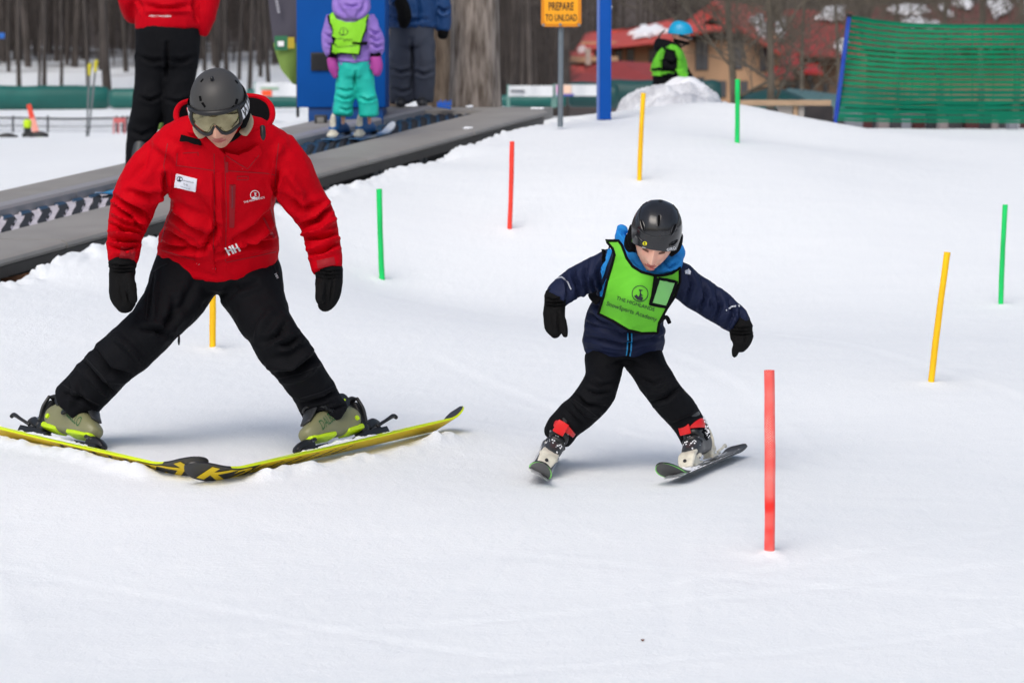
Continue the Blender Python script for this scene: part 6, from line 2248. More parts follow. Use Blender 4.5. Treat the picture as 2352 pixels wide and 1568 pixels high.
mb.tube([lh + lR @ V((.062 * math.sin(a), .085 * math.cos(a) - .005, -.075)) for a in [(-1.9 + 3.8 * k / 12) for k in range(13)]], [(.04, .016)] * 13, n=10, sub=2, front=V((0, 0, 1)))
link('neck_warmer', mb.mesh(), LINING, kid2)
mb = MB()
mb.tube([P(1527, 70, LD), P(1518, 78, LD), P(1512, 90, LD), P(1508, 97, LD)], [.008, .008, .012, .02], n=8)
link('goggle_strap', mb.mesh(), DKPL, kid2)
link('trousers', cloth([[(1538, 210, 0, 38, 30), (1540, 250, 0, 38, 30), (1540, 280, 0, 34, 28)], [(1535, 280, -.06, 22), (1545, 350, -.06, 18), (1540, 430, -.06, 18)], [(1547, 280, .08, 22), (1555, 350, .08, 18), (1550, 430, .08, 18)]], LD, seed=52), BLACK, kid2)
# ================================================================== trees
BARK = mat('grey_brown_bark', (0.10, 0.078, 0.062, 1), rough=.9, col2=(0.33, 0.285, 0.25, 1), vscale=7, stretch=(3, 3, .5), bump=1.0, bscale=22)
BARK2 = mat('brown_bark', (0.085, 0.06, 0.042, 1), rough=.9, col2=(0.20, 0.155, 0.115, 1), vscale=7, stretch=(3, 3, .5), bump=1.0, bscale=22)
BARK3 = mat('winter_branch_bark', (0.066, 0.055, 0.049, 1), rough=.9, col2=(0.115, 0.096, 0.086, 1), vscale=1.5)
BARK4 = mat('olive_grey_bark', (0.075, 0.062, 0.045, 1), rough=.9, col2=(0.13, 0.11, 0.085, 1), vscale=3)

BARK5 = mat('shade_darkened_bark', (0.040, 0.033, 0.029, 1), rough=.9, col2=(0.07, 0.058, 0.052, 1), vscale=1.5)  # far wood's bark darkened so sunlit front trunks match the shaded depth
def trunk_thick(base, top, r0, r1, mb, flare=.25, n=36, rows=60, seed=0.0):
    ax = top - base
    def fn(k, s):
        an = 2 * math.pi * k
        r = r0 + (r1 - r0) * s + r0 * flare * max(0, 1 - s * 9) ** 2
        q = base + ax * s + V((math.cos(an), math.sin(an), 0)) * r
        n1 = noise.noise(V((math.cos(an) * 2.2 + seed, math.sin(an) * 2.2, q.z * .5)))
        n2 = noise.noise(V((math.cos(an) * 7 + seed, math.sin(an) * 7, q.z * 1.6)))
        return base + ax * s + V((math.cos(an), math.sin(an), 0)) * r * (1 + .10 * n1 + .05 * n2)
    mb.grid(fn, n, rows, 0)

def limb(mb, a, d, L, r, depth, rr, spread=.7, n=6, minr=.004):
    """A crooked tapering branch that divides."""
    pts, rad = [a], [r]
    q, dd = a.copy(), d.normalized()
    k = 4 if depth > 1 else 3
    for i in range(k):
        dd = (dd + V((rr.uniform(-1, 1), rr.uniform(-1, 1), rr.uniform(-.4, .7))) * .16).normalized()
        q = q + dd * (L / k)
        pts.append(q.copy())
        rad.append(max(minr, r * (1 - .62 * (i + 1) / k)))
    mb.tube(pts, rad, n=n if depth > 1 else 4, sub=1, capr=0, front=V((.3, -1, .2)))
    if depth > 0:
        for i in range(1, k + 1):
            for _ in range(2 if i < k else 2):
                if rr.random() < .9:
                    ax = V((rr.uniform(-1, 1), rr.uniform(-1, 1), rr.uniform(-.2, .9))).normalized()
                    nd = (dd * (1 - spread) + ax * spread).normalized()
                    limb(mb, pts[i], nd, L * rr.uniform(.45, .72), rad[i] * rr.uniform(.45, .75), depth - 1, rr, spread, n, minr)

def bare_tree(name, base, H, r, label, group, m, seed, clear=.35, depth=3, lean=(0, 0), forks=5, cat='tree', spread=.6, blen=.34):
    rr = random.Random(seed)
    root = empty(name, base, label, cat, group)
    mb = MB()
    pts, rad = [], []
    for i in range(9):
        s = i / 8
        pts.append(base + V((lean[0] * s * H + .04 * H * math.sin(s * 5 + seed) * s, lean[1] * s * H, s * H - .3 * (1 - s))))
        rad.append(r * (1.25 if i == 0 else 1 - .72 * s))
    mb.tube(pts, rad, n=12, sub=2, capr=0, front=V((.2, -1, .1)))
    link('trunk', mb.mesh(), m, root)
    mb = MB()
    for i in range(forks * 3):
        s = clear + (1 - clear) * (i / (forks * 3))
        k = min(7, int(s * 8))
        q = pts[k].lerp(pts[k + 1], s * 8 - k)
        an = rr.uniform(0, 6.28)
        limb(mb, q, V((math.cos(an), math.sin(an) * .8, rr.uniform(.3, 1.0))), H * blen * (1.15 - .7 * s) * rr.uniform(.7, 1.2), r * (1.0 - .72 * s) * rr.uniform(.35, .6), depth, rr, spread)
    link('crown', mb.mesh(), m, root)
    return root

# the thick trunk behind the conveyor, its neighbour and the thin stem by the cabinet
b = P(1091, 262, 26.2); b.z -= .15
t1 = empty('maple_tree', b, 'thick grey barked tree trunk standing behind the upper end of the conveyor', 'tree', 'trees beside the conveyor')
mb = MB(); trunk_thick(b, b + V((.03, .1, 7)), .228, .19, mb, .12)
link('trunk', mb.mesh(), BARK, t1)
mb = MB(); rr = random.Random(3)
for i in range(7):
    an = i * .9
    limb(mb, b + V((.03, .1, 5 + .3 * i)), V((math.cos(an), math.sin(an), .9)), 3.5, .11, 3, rr)
link('crown', mb.mesh(), BARK, t1)
b = P(1012, 246, 27.6); b.z -= .15
t1 = empty('maple_tree', b, 'brown tree trunk just left of the thick grey trunk', 'tree', 'trees beside the conveyor')
mb = MB(); trunk_thick(b, b + V((.05, .1, 7)), .135, .14, mb, .5, seed=4)
link('trunk', mb.mesh(), BARK2, t1)
mb = MB()
for i in range(5):
    an = i * 1.3
    limb(mb, b + V((.05, .1, 5 + .4 * i)), V((math.cos(an), math.sin(an), .9)), 3, .08, 3, rr)
link('crown', mb.mesh(), BARK2, t1)
b = P(891, 262, 26.9); b.z -= .15
t1 = empty('maple_tree', b, 'thin brown stem showing between the blue cabinet and the grey trousers', 'tree', 'trees beside the conveyor')
mb = MB(); trunk_thick(b, b + V((0, .1, 7)), .085, .06, mb, .3, seed=9)
link('trunk', mb.mesh(), BARK2, t1)
mb = MB()
for i in range(5):
    an = i * 1.3
    limb(mb, b + V((0, .1, 5 + .4 * i)), V((math.cos(an), math.sin(an), .9)), 2, .04, 3, rr)
link('crown', mb.mesh(), BARK2, t1)

# bare trees in front of the hotel
HT = [(1768, 300, 44, 8, .062, 21, 'large forked bare tree before the red roofed hotel, left of the green net', (.0, 0), .06),
      (1690, 296, 52, 9, .07, 22, 'bare tree leaning left before the hotel gable, beside the turquoise helmet', (-.03, 0), .08),
      (1842, 285, 66, 9, .055, 23, 'slender bare tree between the forked tree and the net pole', (.03, 0), .08),
      (2160, 270, 90, 12, .10, 24, 'bare tree rising behind the middle of the green net', (.02, 0), .1),
      (2255, 270, 80, 12, .09, 25, 'bare tree rising behind the green net, second from the right edge', (-.05, 0), .1),
      (2330, 270, 75, 11, .09, 26, 'bare tree at the right edge behind the green net', (.02, 0), .1),
      (1925, 270, 85, 11, .06, 27, 'thin bare tree right behind the blue pole of the net', (-.02, 0), .1),
      (2060, 270, 95, 12, .07, 28, 'bare tree behind the left part of the green net', (.03, 0), .1)]
for u, v, d, H, r, sd_, lab, ln, cl in HT:
    b = P(u, v, d); b.z = gz(b.x, b.y)
    bare_tree('bare_tree', b, H, r, lab, 'bare trees by the hotel', BARK4, sd_, clear=cl, depth=3, lean=ln, forks=5, blen=.22)

# trees standing on the snow at the left
LT = [(45, 192, 76, .17), (88, 186, 79, .10), (100, 190, 78, .16), (140, 172, 84, .13), (205, 198, 74, .14), (250, 208, 72, .30), (20, 150, 92, .15), (60, 140, 98, .15), (165, 145, 95, .14), (230, 150, 93, .16),
      (290, 150, 92, .2), (500, 150, 92, .17), (522, 170, 85, .19), (548, 165, 87, .15), (572, 178, 81, .17), (598, 160, 89, .16), (470, 150, 92, .16), (618, 172, 83, .16)]
names_ = ['first trunk from the left edge', 'thin trunk', 'dark trunk']
for i, (u, v, d, r) in enumerate(LT):
    b = P(u, v, d); b.z = gz(b.x, b.y)
    side_ = 'left of the red jacketed rider' if u < 320 else 'right of the red jacketed rider'
    r *= .36
    bare_tree('woodland_tree', b, 13 + (i * 37 % 5), r, ('thick' if r > .13 else 'slim') + ' bare trunk at the foot of the snowy wood ' + side_, 'bare trees at the edge of the wood', BARK5, 100 + i, clear=.22, depth=2, forks=6, lean=(.01 * ((i * 13) % 5 - 2), 0))

# the wood beyond: one far mass of stems and twigs
def wood(n, s0, s1, d0, d1, seed, H0, H1, r0):
    rr = random.Random(seed)
    mb = MB()
    for i in range(n):
        d = d0 + (d1 - d0) * rr.random() ** 1.15
        s = rr.uniform(s0, s1)
        x = s * d
        z = gz(x, d)
        H = rr.uniform(H0, H1)
        r = r0 * rr.uniform(.6, 1.4)
        base = V((x, d, z - .3))
        tp = base + V((rr.uniform(-.05, .05) * H, rr.uniform(-.05, .05) * H, H))
        mid = base.lerp(tp, .5) + V((rr.uniform(-.2, .2), 0, 0))
        o = len(mb.v)
        for c, q in ((base, r * 1.15), (mid, r * .7), (tp, r * .12)):
            for k in range(4):
                an = math.pi / 2 * k
                mb.v.append((c.x + q * math.cos(an), c.y + q * math.sin(an), c.z))
        for a in (0, 4):
            for k in range(4):
                mb.face((o + a + k, o + a + (k + 1) % 4, o + a + 4 + (k + 1) % 4, o + a + 4 + k), 0)
        nb_ = 34
        for j in range(nb_):
            t = .18 + .8 * rr.random()
            q = base.lerp(mid, t * 2) if t < .5 else mid.lerp(tp, t * 2 - 1)
            an = rr.uniform(0, 6.28)
            L = H * .22 * (1.2 - t) * rr.uniform(.6, 1.4)
            e = q + V((math.cos(an) * L, math.sin(an) * L, L * rr.uniform(.2, .9)))
            br = r * .28 * (1.2 - t)
            tri(mb, q, e, br)
            for _ in range(3):
                t2 = rr.uniform(.3, 1)
                q2 = q.lerp(e, t2)
                e2 = q2 + V((rr.uniform(-1, 1), rr.uniform(-1, 1), rr.uniform(0, 1))) * L * .45
                tri(mb, q2, e2, br * .5)
    return mb
def tri(mb, a, b, r):
    o = len(mb.v)
    mb.v += [(a.x - r, a.y, a.z), (a.x + r, a.y, a.z), (a.x, a.y + r, a.z + r), (b.x, b.y, b.z)]
    mb.face((o, o + 1, o + 3)); mb.face((o + 1, o + 2, o + 3)); mb.face((o + 2, o, o + 3))
mb = wood(420, -.205, .02, 94, 190, 5, 12, 18, .075)
mb3 = wood(2100, -.205, .02, 95, 190, 15, 3, 9, .024)
mb.add(mb3.v, mb3.f)
mb4 = wood(260, -.55, -.205, 85, 200, 16, 11, 17, .075)
mb.add(mb4.v, mb4.f)
mb5 = wood(160, .25, .5, 290, 460, 17, 13, 19, .13)
mb.add(mb5.v, mb5.f)
mb2 = wood(800, -.03, .25, 300, 480, 6, 13, 19, .13)
mb.add(mb2.v, mb2.f)
ob = link('far_wood', mb.mesh(), BARK3, org=V((0, 150, gz(0, 150))), smooth=False)
tag(ob, 'grey brown leafless wood covering the hillside behind everything', 'wood', kind='stuff')

# ================================================================== hotel with red roofs
ROOF = mat('red_metal_roof', S(188, 74, 64), rough=.55, var=.12, vscale=.6, bump=.3, bscale=2)
ROOF_D = mat('dark_red_roof', S(146, 52, 48), rough=.6, var=.12, vscale=.6)
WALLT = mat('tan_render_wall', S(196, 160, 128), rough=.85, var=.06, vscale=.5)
FRAMEB = mat('dark_window_frame', S(60, 56, 56), rough=.6)
GLASSD = mat('grey_window_glass', S(92, 96, 104), rough=.12, spec=.8)
TRIMW = mat('pale_post_paint', S(196, 184, 172), rough=.7)
HD = 250.0
def px_poly3(pts, mb, m, th=.25):
    """A slab through 3-D points given as (u, v, d), th metres thick downwards."""
    q = [P(*p) for p in pts]
    n = len(q)
    o = len(mb.v)
    mb.v += [tuple(p) for p in q] + [tuple(p - V((0, 0, th))) for p in q]
    mb.face([o + k for k in range(n)], m)
    mb.face([o + n + k for k in range(n - 1, -1, -1)], m)
    for k in range(n):
        mb.face((o + k, o + n + k, o + n + (k + 1) % n, o + (k + 1) % n), m)
def wall_box(u0, u1, v0, v1, d, depth, mb, m=0):
    box_px(u0, u1, v0, v1, d, depth, mb, m, 0)
def window_on(parent, u0, u1, v0, v1, d, panes=2):
    mb = MB(); box_px(u0, u1, v0, v1, d - .08, .14, mb, 0, .02)
    w_ = link('window', mb.mesh(), FRAMEB, parent, smooth=False)
    mb = MB()
    wpx = (u1 - u0 - 2) / panes
    for k in range(panes):
        box_px(u0 + 1.6 + k * wpx, u0 + 1 + (k + 1) * wpx - .6, v0 + 1.5, v1 - 1.5, d - .12, .06, mb, 0, .01)
    link('pane', mb.mesh(), GLASSD, w_, smooth=False)
def roof_snow(parent, pts, seed, th=.3):
    """Snow lying on a roof slope: a ragged patch through (u, v, d) points."""
    rr = random.Random(seed)
    q = [P(*p) for p in pts]
    c = sum(q, V((0, 0, 0))) / len(q)
    out = []
    for i in range(len(q)):
        a, b2 = q[i], q[(i + 1) % len(q)]
        for k in range(5):
            w = a.lerp(b2, k / 5)
            out.append(w + (c - w) * rr.uniform(-.12, .42))
    mb = MB()
    o = 0
    n = len(out)
    mb.v += [tuple(p + V((0, -.15, .12))) for p in out] + [tuple(p + (c - p) * .12 + V((0, -.2, .12 + th))) for p in out] + [tuple(c + V((0, -.25, .15 + th)))]
    for k in range(n):
        mb.face((k, (k + 1) % n, n + (k + 1) % n, n + k)); mb.face((n + k, n + (k + 1) % n, 2 * n))
    link('roof_snow', mb.mesh(), SNOW2, parent)

# lower wing at the left
w1 = empty('hotel_wing', P(1330, 200, HD - 12), 'low tan hotel wing with red hipped roof, leftmost of the hotel', 'building', 'hotel buildings')
mb = MB(); wall_box(1215, 1420, 130, 235, HD - 8, 12, mb); link('wall', mb.mesh(), WALLT, w1, smooth=False)
mb = MB()
px_poly3([(1210, 162, HD - 12), (1232, 118, HD - 2), (1365, 118, HD - 2), (1365, 168, HD - 12)], mb, 0)
px_poly3([(1365, 118, HD - 2), (1232, 118, HD - 2), (1225, 150, HD + 8), (1365, 150, HD + 8)], mb, 0)
rf = link('roof', mb.mesh(), ROOF, w1, smooth=False)
mb = MB()
px_poly3([(1196, 190, HD - 20), (1288, 158, HD - 9), (1300, 145, HD - 9), (1420, 140, HD - 9), (1520, 146, HD - 9), (1520, 192, HD - 20), (1300, 194, HD - 20)], mb, 0)
link('porch_roof', mb.mesh(), ROOF_D, w1, smooth=False)
mb = MB(); px_poly3([(1227, 172, HD - 14), (1236, 150, HD - 14.3), (1250, 172, HD - 14)], mb, 0, .1); link('gable', mb.mesh(), mat('olive_gable', S(150, 140, 110), rough=.8), w1, smooth=False)
roof_snow(w1, [(1211, 191, HD - 19.8), (1232, 171, HD - 17), (1246, 168, HD - 17), (1222, 190, HD - 19.8)], 1, .2)
roof_snow(w1, [(1322, 125, HD - 3), (1336, 113, HD - 3), (1346, 118, HD - 3), (1342, 128, HD - 3)], 2, .3)
mb = MB(); box_px(1345, 1357, 112, 150, HD - 10, .8, mb, 0, .05); link('pillar', mb.mesh(), TRIMW, w1, smooth=False)

w2 = empty('hotel_wing', P(1450, 200, HD), 'middle tan hotel wing with long red roof, snow patch and a row of windows', 'building', 'hotel buildings')
mb = MB(); wall_box(1335, 1545, 96, 235, HD, 14, mb); link('wall', mb.mesh(), WALLT, w2, smooth=False)
mb = MB()
px_poly3([(1323, 112, HD - 2.5), (1345, 76, HD + 7), (1408, 76, HD + 7), (1440, 66, HD + 7), (1545, 44, HD + 7), (1560, 90, HD - 2.5), (1400, 110, HD - 2.5)], mb, 0)
px_poly3([(1545, 44, HD + 7), (1440, 66, HD + 7), (1345, 76, HD + 7), (1335, 110, HD + 16), (1560, 100, HD + 16)], mb, 0)
link('roof', mb.mesh(), ROOF, w2, smooth=False)
roof_snow(w2, [(1440, 84, HD + 1.5), (1470, 68, HD + 4), (1525, 62, HD + 4.5), (1540, 78, HD + 1), (1500, 90, HD - 1), (1455, 92, HD - .8)], 3, .3)
for u in (1357, 1412, 1440, 1490):
    window_on(w2, u, u + 17, 113, 145, HD)

w3 = empty('hotel_wing', P(1680, 210, HD - 4), 'tall tan hotel block with steep red gable and dark tall windows', 'building', 'hotel buildings')
mb = MB(); wall_box(1555, 1790, 70, 240, HD - 4, 18, mb); link('wall', mb.mesh(), WALLT, w3, smooth=False)
mb = MB()
px_poly3([(1545, 84, HD - 8), (1575, 52, HD - 4), (1636, 2, HD + 2), (1750, 14, HD + 8), (1722, 70, HD - 4), (1640, 66, HD - 6)], mb, 0)
px_poly3([(1636, 2, HD + 2), (1750, 14, HD + 8), (1820, 116, HD - 8), (1792, 122, HD - 9), (1700, 64, HD - 6)], mb, 0)
link('roof', mb.mesh(), ROOF, w3, smooth=False)
mb = MB(); px_poly3([(1562, 90, HD - 4.3), (1636, 40, HD - 4.3), (1712, 90, HD - 4.3)], mb, 0, .1); link('gable', mb.mesh(), WALLT, w3, smooth=False)
roof_snow(w3, [(1718, 52, HD - 3), (1752, 38, HD + 3), (1762, 66, HD - 3), (1758, 104, HD - 8), (1740, 84, HD - 6)], 4, .35)
roof_snow(w3, [(1776, 60, HD - 3), (1800, 42, HD + 2), (1812, 60, HD - 2), (1800, 96, HD - 7), (1782, 100, HD - 8)], 5, .35)
for u, v0, v1 in ((1597, 84, 162), (1676, 84, 160), (1744, 110, 165), (1700, 186, 224), (1600, 178, 220), (1650, 186, 224)):
    window_on(w3, u, u + 30 if v1 - v0 > 60 else u + 18, v0, v1, HD - 4)
mb = MB()
px_poly3([(1758, 172, HD - 12), (1776, 152, HD - 7), (1812, 152, HD - 7), (1824, 176, HD - 12)], mb, 0)
link('dormer_roof', mb.mesh(), ROOF_D, w3, smooth=False)

w4 = empty('hotel_wing', P(1880, 210, HD + 14), 'hotel block with dark red roof and red dormers, left of the green net', 'building', 'hotel buildings')
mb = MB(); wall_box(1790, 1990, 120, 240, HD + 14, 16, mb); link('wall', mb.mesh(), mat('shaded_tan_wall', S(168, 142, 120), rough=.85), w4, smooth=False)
mb = MB()
px_poly3([(1780, 122, HD + 10), (1800, 22, HD + 24), (1960, 26, HD + 24), (1985, 128, HD + 10)], mb, 0)
px_poly3([(1800, 22, HD + 24), (1960, 26, HD + 24), (1970, 90, HD + 36), (1790, 90, HD + 36)], mb, 0)
link('roof', mb.mesh(), ROOF_D, w4, smooth=False)
roof_snow(w4, [(1866, 46, HD + 20), (1900, 22, HD + 23), (1944, 20, HD + 24), (1946, 50, HD + 19), (1900, 54, HD + 19)], 6, .35)
roof_snow(w4, [(1912, 110, HD + 12), (1930, 96, HD + 14), (1950, 100, HD + 13), (1944, 140, HD + 9), (1926, 124, HD + 10)], 7, .35)
mb = MB()
px_poly3([(1790, 150, HD + 4), (1800, 126, HD + 10), (1830, 126, HD + 10), (1840, 152, HD + 4)], mb, 0)
px_poly3([(1846, 164, HD + 4), (1852, 146, HD + 10), (1880, 146, HD + 10), (1890, 166, HD + 4)], mb, 0)
link('dormer_roof', mb.mesh(), mat('bright_red_dormer', S(168, 40, 38), rough=.6), w4, smooth=False)
for u, v0 in ((1806, 186), (1826, 184), (1860, 190), (1890, 190), (1810, 154), (1854, 168)):
    window_on(w4, u, u + 12, v0, v0 + 22, HD + 14, 1)

w5 = empty('hotel_wing', P(2180, 200, HD + 30), 'far hotel block with dark red roof and long snow patches above the green net', 'building', 'hotel buildings')
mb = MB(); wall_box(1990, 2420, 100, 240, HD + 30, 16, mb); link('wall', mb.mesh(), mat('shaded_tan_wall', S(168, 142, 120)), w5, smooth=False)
mb = MB()
px_poly3([(1975, 108, HD + 26), (2010, 14, HD + 42), (2390, 8, HD + 42), (2430, 104, HD + 26)], mb, 0)
px_poly3([(2010, 14, HD + 42), (2390, 8, HD + 42), (2400, 90, HD + 56), (2000, 90, HD + 56)], mb, 0)
link('roof', mb.mesh(), mat('brown_red_roof', S(104, 56, 52), rough=.7, var=.15, vscale=.5), w5, smooth=False)
for i, pl in enumerate(([(2020, 28, 38), (2060, 16, 40), (2130, 20, 40), (2135, 38, 37), (2070, 40, 36)], [(2150, 22, 40), (2170, 14, 41), (2188, 40, 36), (2170, 46, 35)], [(2180, 14, 41), (2215, 6, 42), (2240, 12, 41), (2225, 28, 38)],
                         [(2255, 10, 41), (2310, 4, 42), (2330, 20, 39), (2290, 50, 34), (2270, 34, 37)], [(2335, 2, 42), (2380, -2, 43), (2384, 30, 38), (2350, 40, 36)], [(2060, 52, 34), (2110, 46, 35), (2160, 58, 33), (2140, 72, 30), (2080, 66, 31)])):
    roof_snow(w5, [(u, v, HD + d) for u, v, d in pl], 10 + i, .35)

# ================================================================== green rolled barriers, banners and fences
GREENPAD = mat('dark_green_vinyl_pad', S(22, 92, 86), rough=.45, spec=.4, var=.12, vscale=1.5)
GREENPAD2 = mat('deep_green_vinyl_pad', S(26, 70, 70), rough=.45, spec=.4, var=.12, vscale=1.5)
def pad(u0, u1, v0, v1, d, m, label, n=60, sag=0.03, slant=0.0):
    a, b = P(u0, (v0 + v1) / 2, d), P(u1, (v0 + v1) / 2, d + slant)
    r = (v1 - v0) / 2 * d / FPX
    mb = MB()
    def fn(s, t):
        an = 2 * math.pi * t
        c = a.lerp(b, s)
        e = min(1, 14 * min(s, 1 - s)) ** .5
        q = c + V((0, math.cos(an) * r * .8, math.sin(an) * r)) * (.72 + .28 * e)
        return q + V((0, 0, 1)) * (sag * noise.noise(V((c.x * 1.7, math.sin(an) * .8, 3 + u0))))
    mb.grid(fn, n, 20, 0)
    for e, s in ((0, -1), (1, 1)):
        mb.grid(lambda s2, t: a.lerp(b, e) + V((0, math.cos(2 * math.pi * t) * r * .8, math.sin(2 * math.pi * t) * r)) * .72 * (s2 if s > 0 else 1 - s2), 2, 20, 0)
    ob = link('barrier_pad', mb.mesh(), m, org=V((a.x, d, a.z - r)))
    tag(ob, label, 'barrier pad', 'green rolled barrier pads')
    return ob
pad(-160, 250, 197, 254, 70, GREENPAD, 'long dark green padded barrier at the left edge beyond the black fence', slant=1)
pad(252, 420, 203, 250, 70, GREENPAD, 'green padded barrier half hidden behind the legs of the rider in red')
pad(566, 596, 205, 236, 71, GREENPAD, 'short green padded barrier beside the white board, right of the instructor\'s helmet')
pad(598, 690, 222, 247, 68, GREENPAD, 'low green padded barrier below the white board with the orange mark')
pad(1152, 1300, 218, 246, 58, GREENPAD, 'green padded barrier under the grey lettered banner left of the sign post')
pad(1304, 1420, 190, 246, 58.6, GREENPAD2, 'green padded barrier behind the sign post under the coloured banner')
pad(1385, 1655, 184, 250, 60, GREENPAD2, 'long dark green padded barrier behind the snow heap and blue post')
BANW = mat('white_banner', S(214, 218, 222), rough=.6)
def banner(u0, u1, v0, v1, d, label, extras, posts=()):
    root = empty('banner', P((u0 + u1) / 2, v1, d), label, 'banner')
    mb = MB()
    a, b = P(u0, v1, d), P(u1, v0, d)
    mb.grid(lambda s, t: V((a.x + (b.x - a.x) * s, d + .03 * math.sin(s * 11), a.z + (b.z - a.z) * t)), 30, 3, 0)
    mb.grid(lambda s, t: V((b.x + (a.x - b.x) * s, d + .02 + .03 * math.sin((1 - s) * 11), a.z + (b.z - a.z) * t)), 30, 3, 0)
    link('banner_cloth', mb.mesh(), BANW, root)
    for nm, (x0, x1, y0, y1), m in extras:
        mb = MB(); box_px(x0, x1, y0, y1, d - .06, .02, mb, 0, .01)
        link(nm, mb.mesh(), m, root, smooth=False)
    mb = MB()
    for u in (u0, u1):
        mb.cyl(P(u, v1 + 26, d + .06), P(u, v0 - 2, d + .06), .03, n=8)
    link('banner_post', mb.mesh(), mat('pale_green_post', S(110, 150, 142), rough=.6), root)
    return root
r_ = banner(1168, 1270, 197, 222, 57, 'white banner with grey lettering on the green barrier left of the sign post', [])
mb = MB(); box_px(1173, 1205, 207, 213, 56.93, .02, mb, 0, .01); link('grey_print_bar', mb.mesh(), mat('grey_print', S(98, 102, 112), rough=.6), r_, smooth=False)
banner(1276, 1377, 195, 221, 57, 'white banner with pink, peach and blue picture behind the sign post', [('pink_panel', (1278, 1294, 196, 214), mat('pink_print', S(216, 152, 200), rough=.6)), ('peach_panel', (1294, 1312, 196, 216), mat('peach_print', S(236, 200, 176), rough=.6)), ('blue_stripe', (1279, 1318, 216, 221), mat('violet_print', S(92, 88, 176), rough=.6))])
banner(586, 690, 190, 222, 67, 'white board with an orange mark right of the instructor\'s helmet', [('orange_mark', (601, 624, 208, 221), mat('orange_print', S(240, 82, 32), rough=.6)), ('green_stripe', (598, 640, 201, 206), mat('pale_green_print', S(130, 168, 140), rough=.6))])

# black mesh fence at the left
fe = empty('mesh_fence', P(150, 310, 48), 'low black mesh fence on the snow at the left, in front of the green pads', 'fence')
mb = MB()
for v, r in ((272, .016), (290, .006)):
    mb.tube([P(-200 + 60 * k, v + 1.2 * math.sin(k * 1.3), 48) for k in range(12)], [r] * 12, n=6, sub=2)
link('fence_rail', mb.mesh(), DKPL2, fe)
mb = MB()
for k in range(95):
    u = -200 + k * 6.6
    mb.cyl(P(u, 272, 48), P(u + 1, 311, 48), .0028, n=4)
for k in range(7):
    mb.tube([P(-200 + 60 * j, 276 + 5.2 * k, 48) for j in range(12)], [.0026] * 12, n=4, sub=1)
link('fence_mesh', mb.mesh(), mat('dark_netting', S(90, 94, 104), rough=.8), fe)
for u in (-60, 30, 110, 268, 282, 292):
    mb = MB(); mb.cyl(P(u, 313, 48.1), P(u, 266, 48.1), .018, n=8); link('fence_post', mb.mesh(), DKPL2, fe)
mb = MB()
for u in (261, 272, 286):
    mb.cyl(P(u, 309, 45.5), P(u + 1, 270, 45.5), .012, n=8)
mb.box(P(273, 277, 45.5), .17, .03, .07, None, 0, .01)
ob = link('start_wand', mb.mesh(), mat('faded_red_plastic', S(196, 96, 96), rough=.5), org=P(272, 309, 45.5))
tag(ob, 'small red legged marker frame standing before the black mesh fence', 'marker')

# ski poles stuck in the snow, marker wand and skis lying on the snow at the left
GOLD = mat('yellow_pole_grip', S(196, 186, 40), rough=.5)
for i, (u, v, ut, vt) in enumerate(((199, 313, 206, 150), (204, 305, 221, 142))):
    base, tp = P(u, v, 41), P(ut, vt, 41)
    rt = empty('ski_pole', base, ('left' if i == 0 else 'right') + ' one of two grey ski poles with yellow grips stuck upright in the snow', 'ski pole', 'ski poles in the snow')
    mb = MB(); mb.cyl(base - (tp - base) * .05, tp, .012, .016, n=10); link('shaft', mb.mesh(), mat('grey_pole_shaft', S(116, 120, 124), rough=.4, metal=.4), rt)
    mb = MB(); mb.tube([tp - (tp - base) * .14, tp - (tp - base) * .07, tp, tp + (tp - base) * .015], [.022, .026, .03, .024], n=10); link('grip', mb.mesh(), GOLD, rt)
    mb = MB(); q = base.lerp(tp, .06); mb.cyl(q, q + V((0, 0, .012)), .04, .02, n=12); link('basket', mb.mesh(), DKPL, rt)
mb = MB()
a, b = P(84, 311, 40.5), P(66, 240, 40.5)
n = 9
for k in range(n):
    mb.tube([a.lerp(b, k / n), a.lerp(b, (k + 1) / n)], [(.05 - .018 * k / n, .012), (.05 - .018 * (k + 1) / n, .012)], n=8, sub=1, capr=0, m=k > 4)
ob = link('orange_ski', mb.mesh(), [mat('pale_orange_ski', S(240, 160, 146), rough=.5), mat('orange_ski', S(226, 72, 50), rough=.5)], org=a)
tag(ob, 'orange and white ski standing on end in the snow at the left', 'ski')
for (u, v, w_, h_, lab) in ((68, 316, .09, .16, 'upright black ski boot with lime cuff on the snow at the left edge'), (91, 316, .14, .05, 'black binding lump beside the upright ski boot at the left'), (18, 320, .16, .06, 'dark boot lying low on the snow by the left edge')):
    q = P(u, v, 40)
    mb = MB()
    mb.tube([q + V((-w_, 0, .03)), q + V((0, 0, .05)), q + V((w_ * .8, 0, .03))], [(.035, .03), (.05, .04), (.03, .025)], n=10, front=V((0, 0, 1)))
    if h_ > .1:
        mb.tube([q + V((-.02, 0, .04)), q + V((-.03, 0, .12)), q + V((-.025, 0, .2))], [.05, .05, .055], n=10)
        mb.tube([q + V((-.03, 0, .15)), q + V((-.028, 0, .22))], [.058, .06], n=10, m=1)
    ob = link('ski_boot', mb.mesh(), [DKPL, LIME], org=q)
    tag(ob, lab, 'ski boot')
mb = MB()
mb.tube([P(22, 318.5, 40.2), P(60, 318, 40.2), P(95, 316, 40.2)], [(.045, .01)] * 3, n=8, front=V((0, 0, 1)))
ob = link('lying_ski', mb.mesh(), mat('pale_green_ski', S(196, 214, 150), rough=.5), org=P(60, 318, 40.2))
tag(ob, 'pale green ski lying flat on the snow under the boots at the left', 'ski')
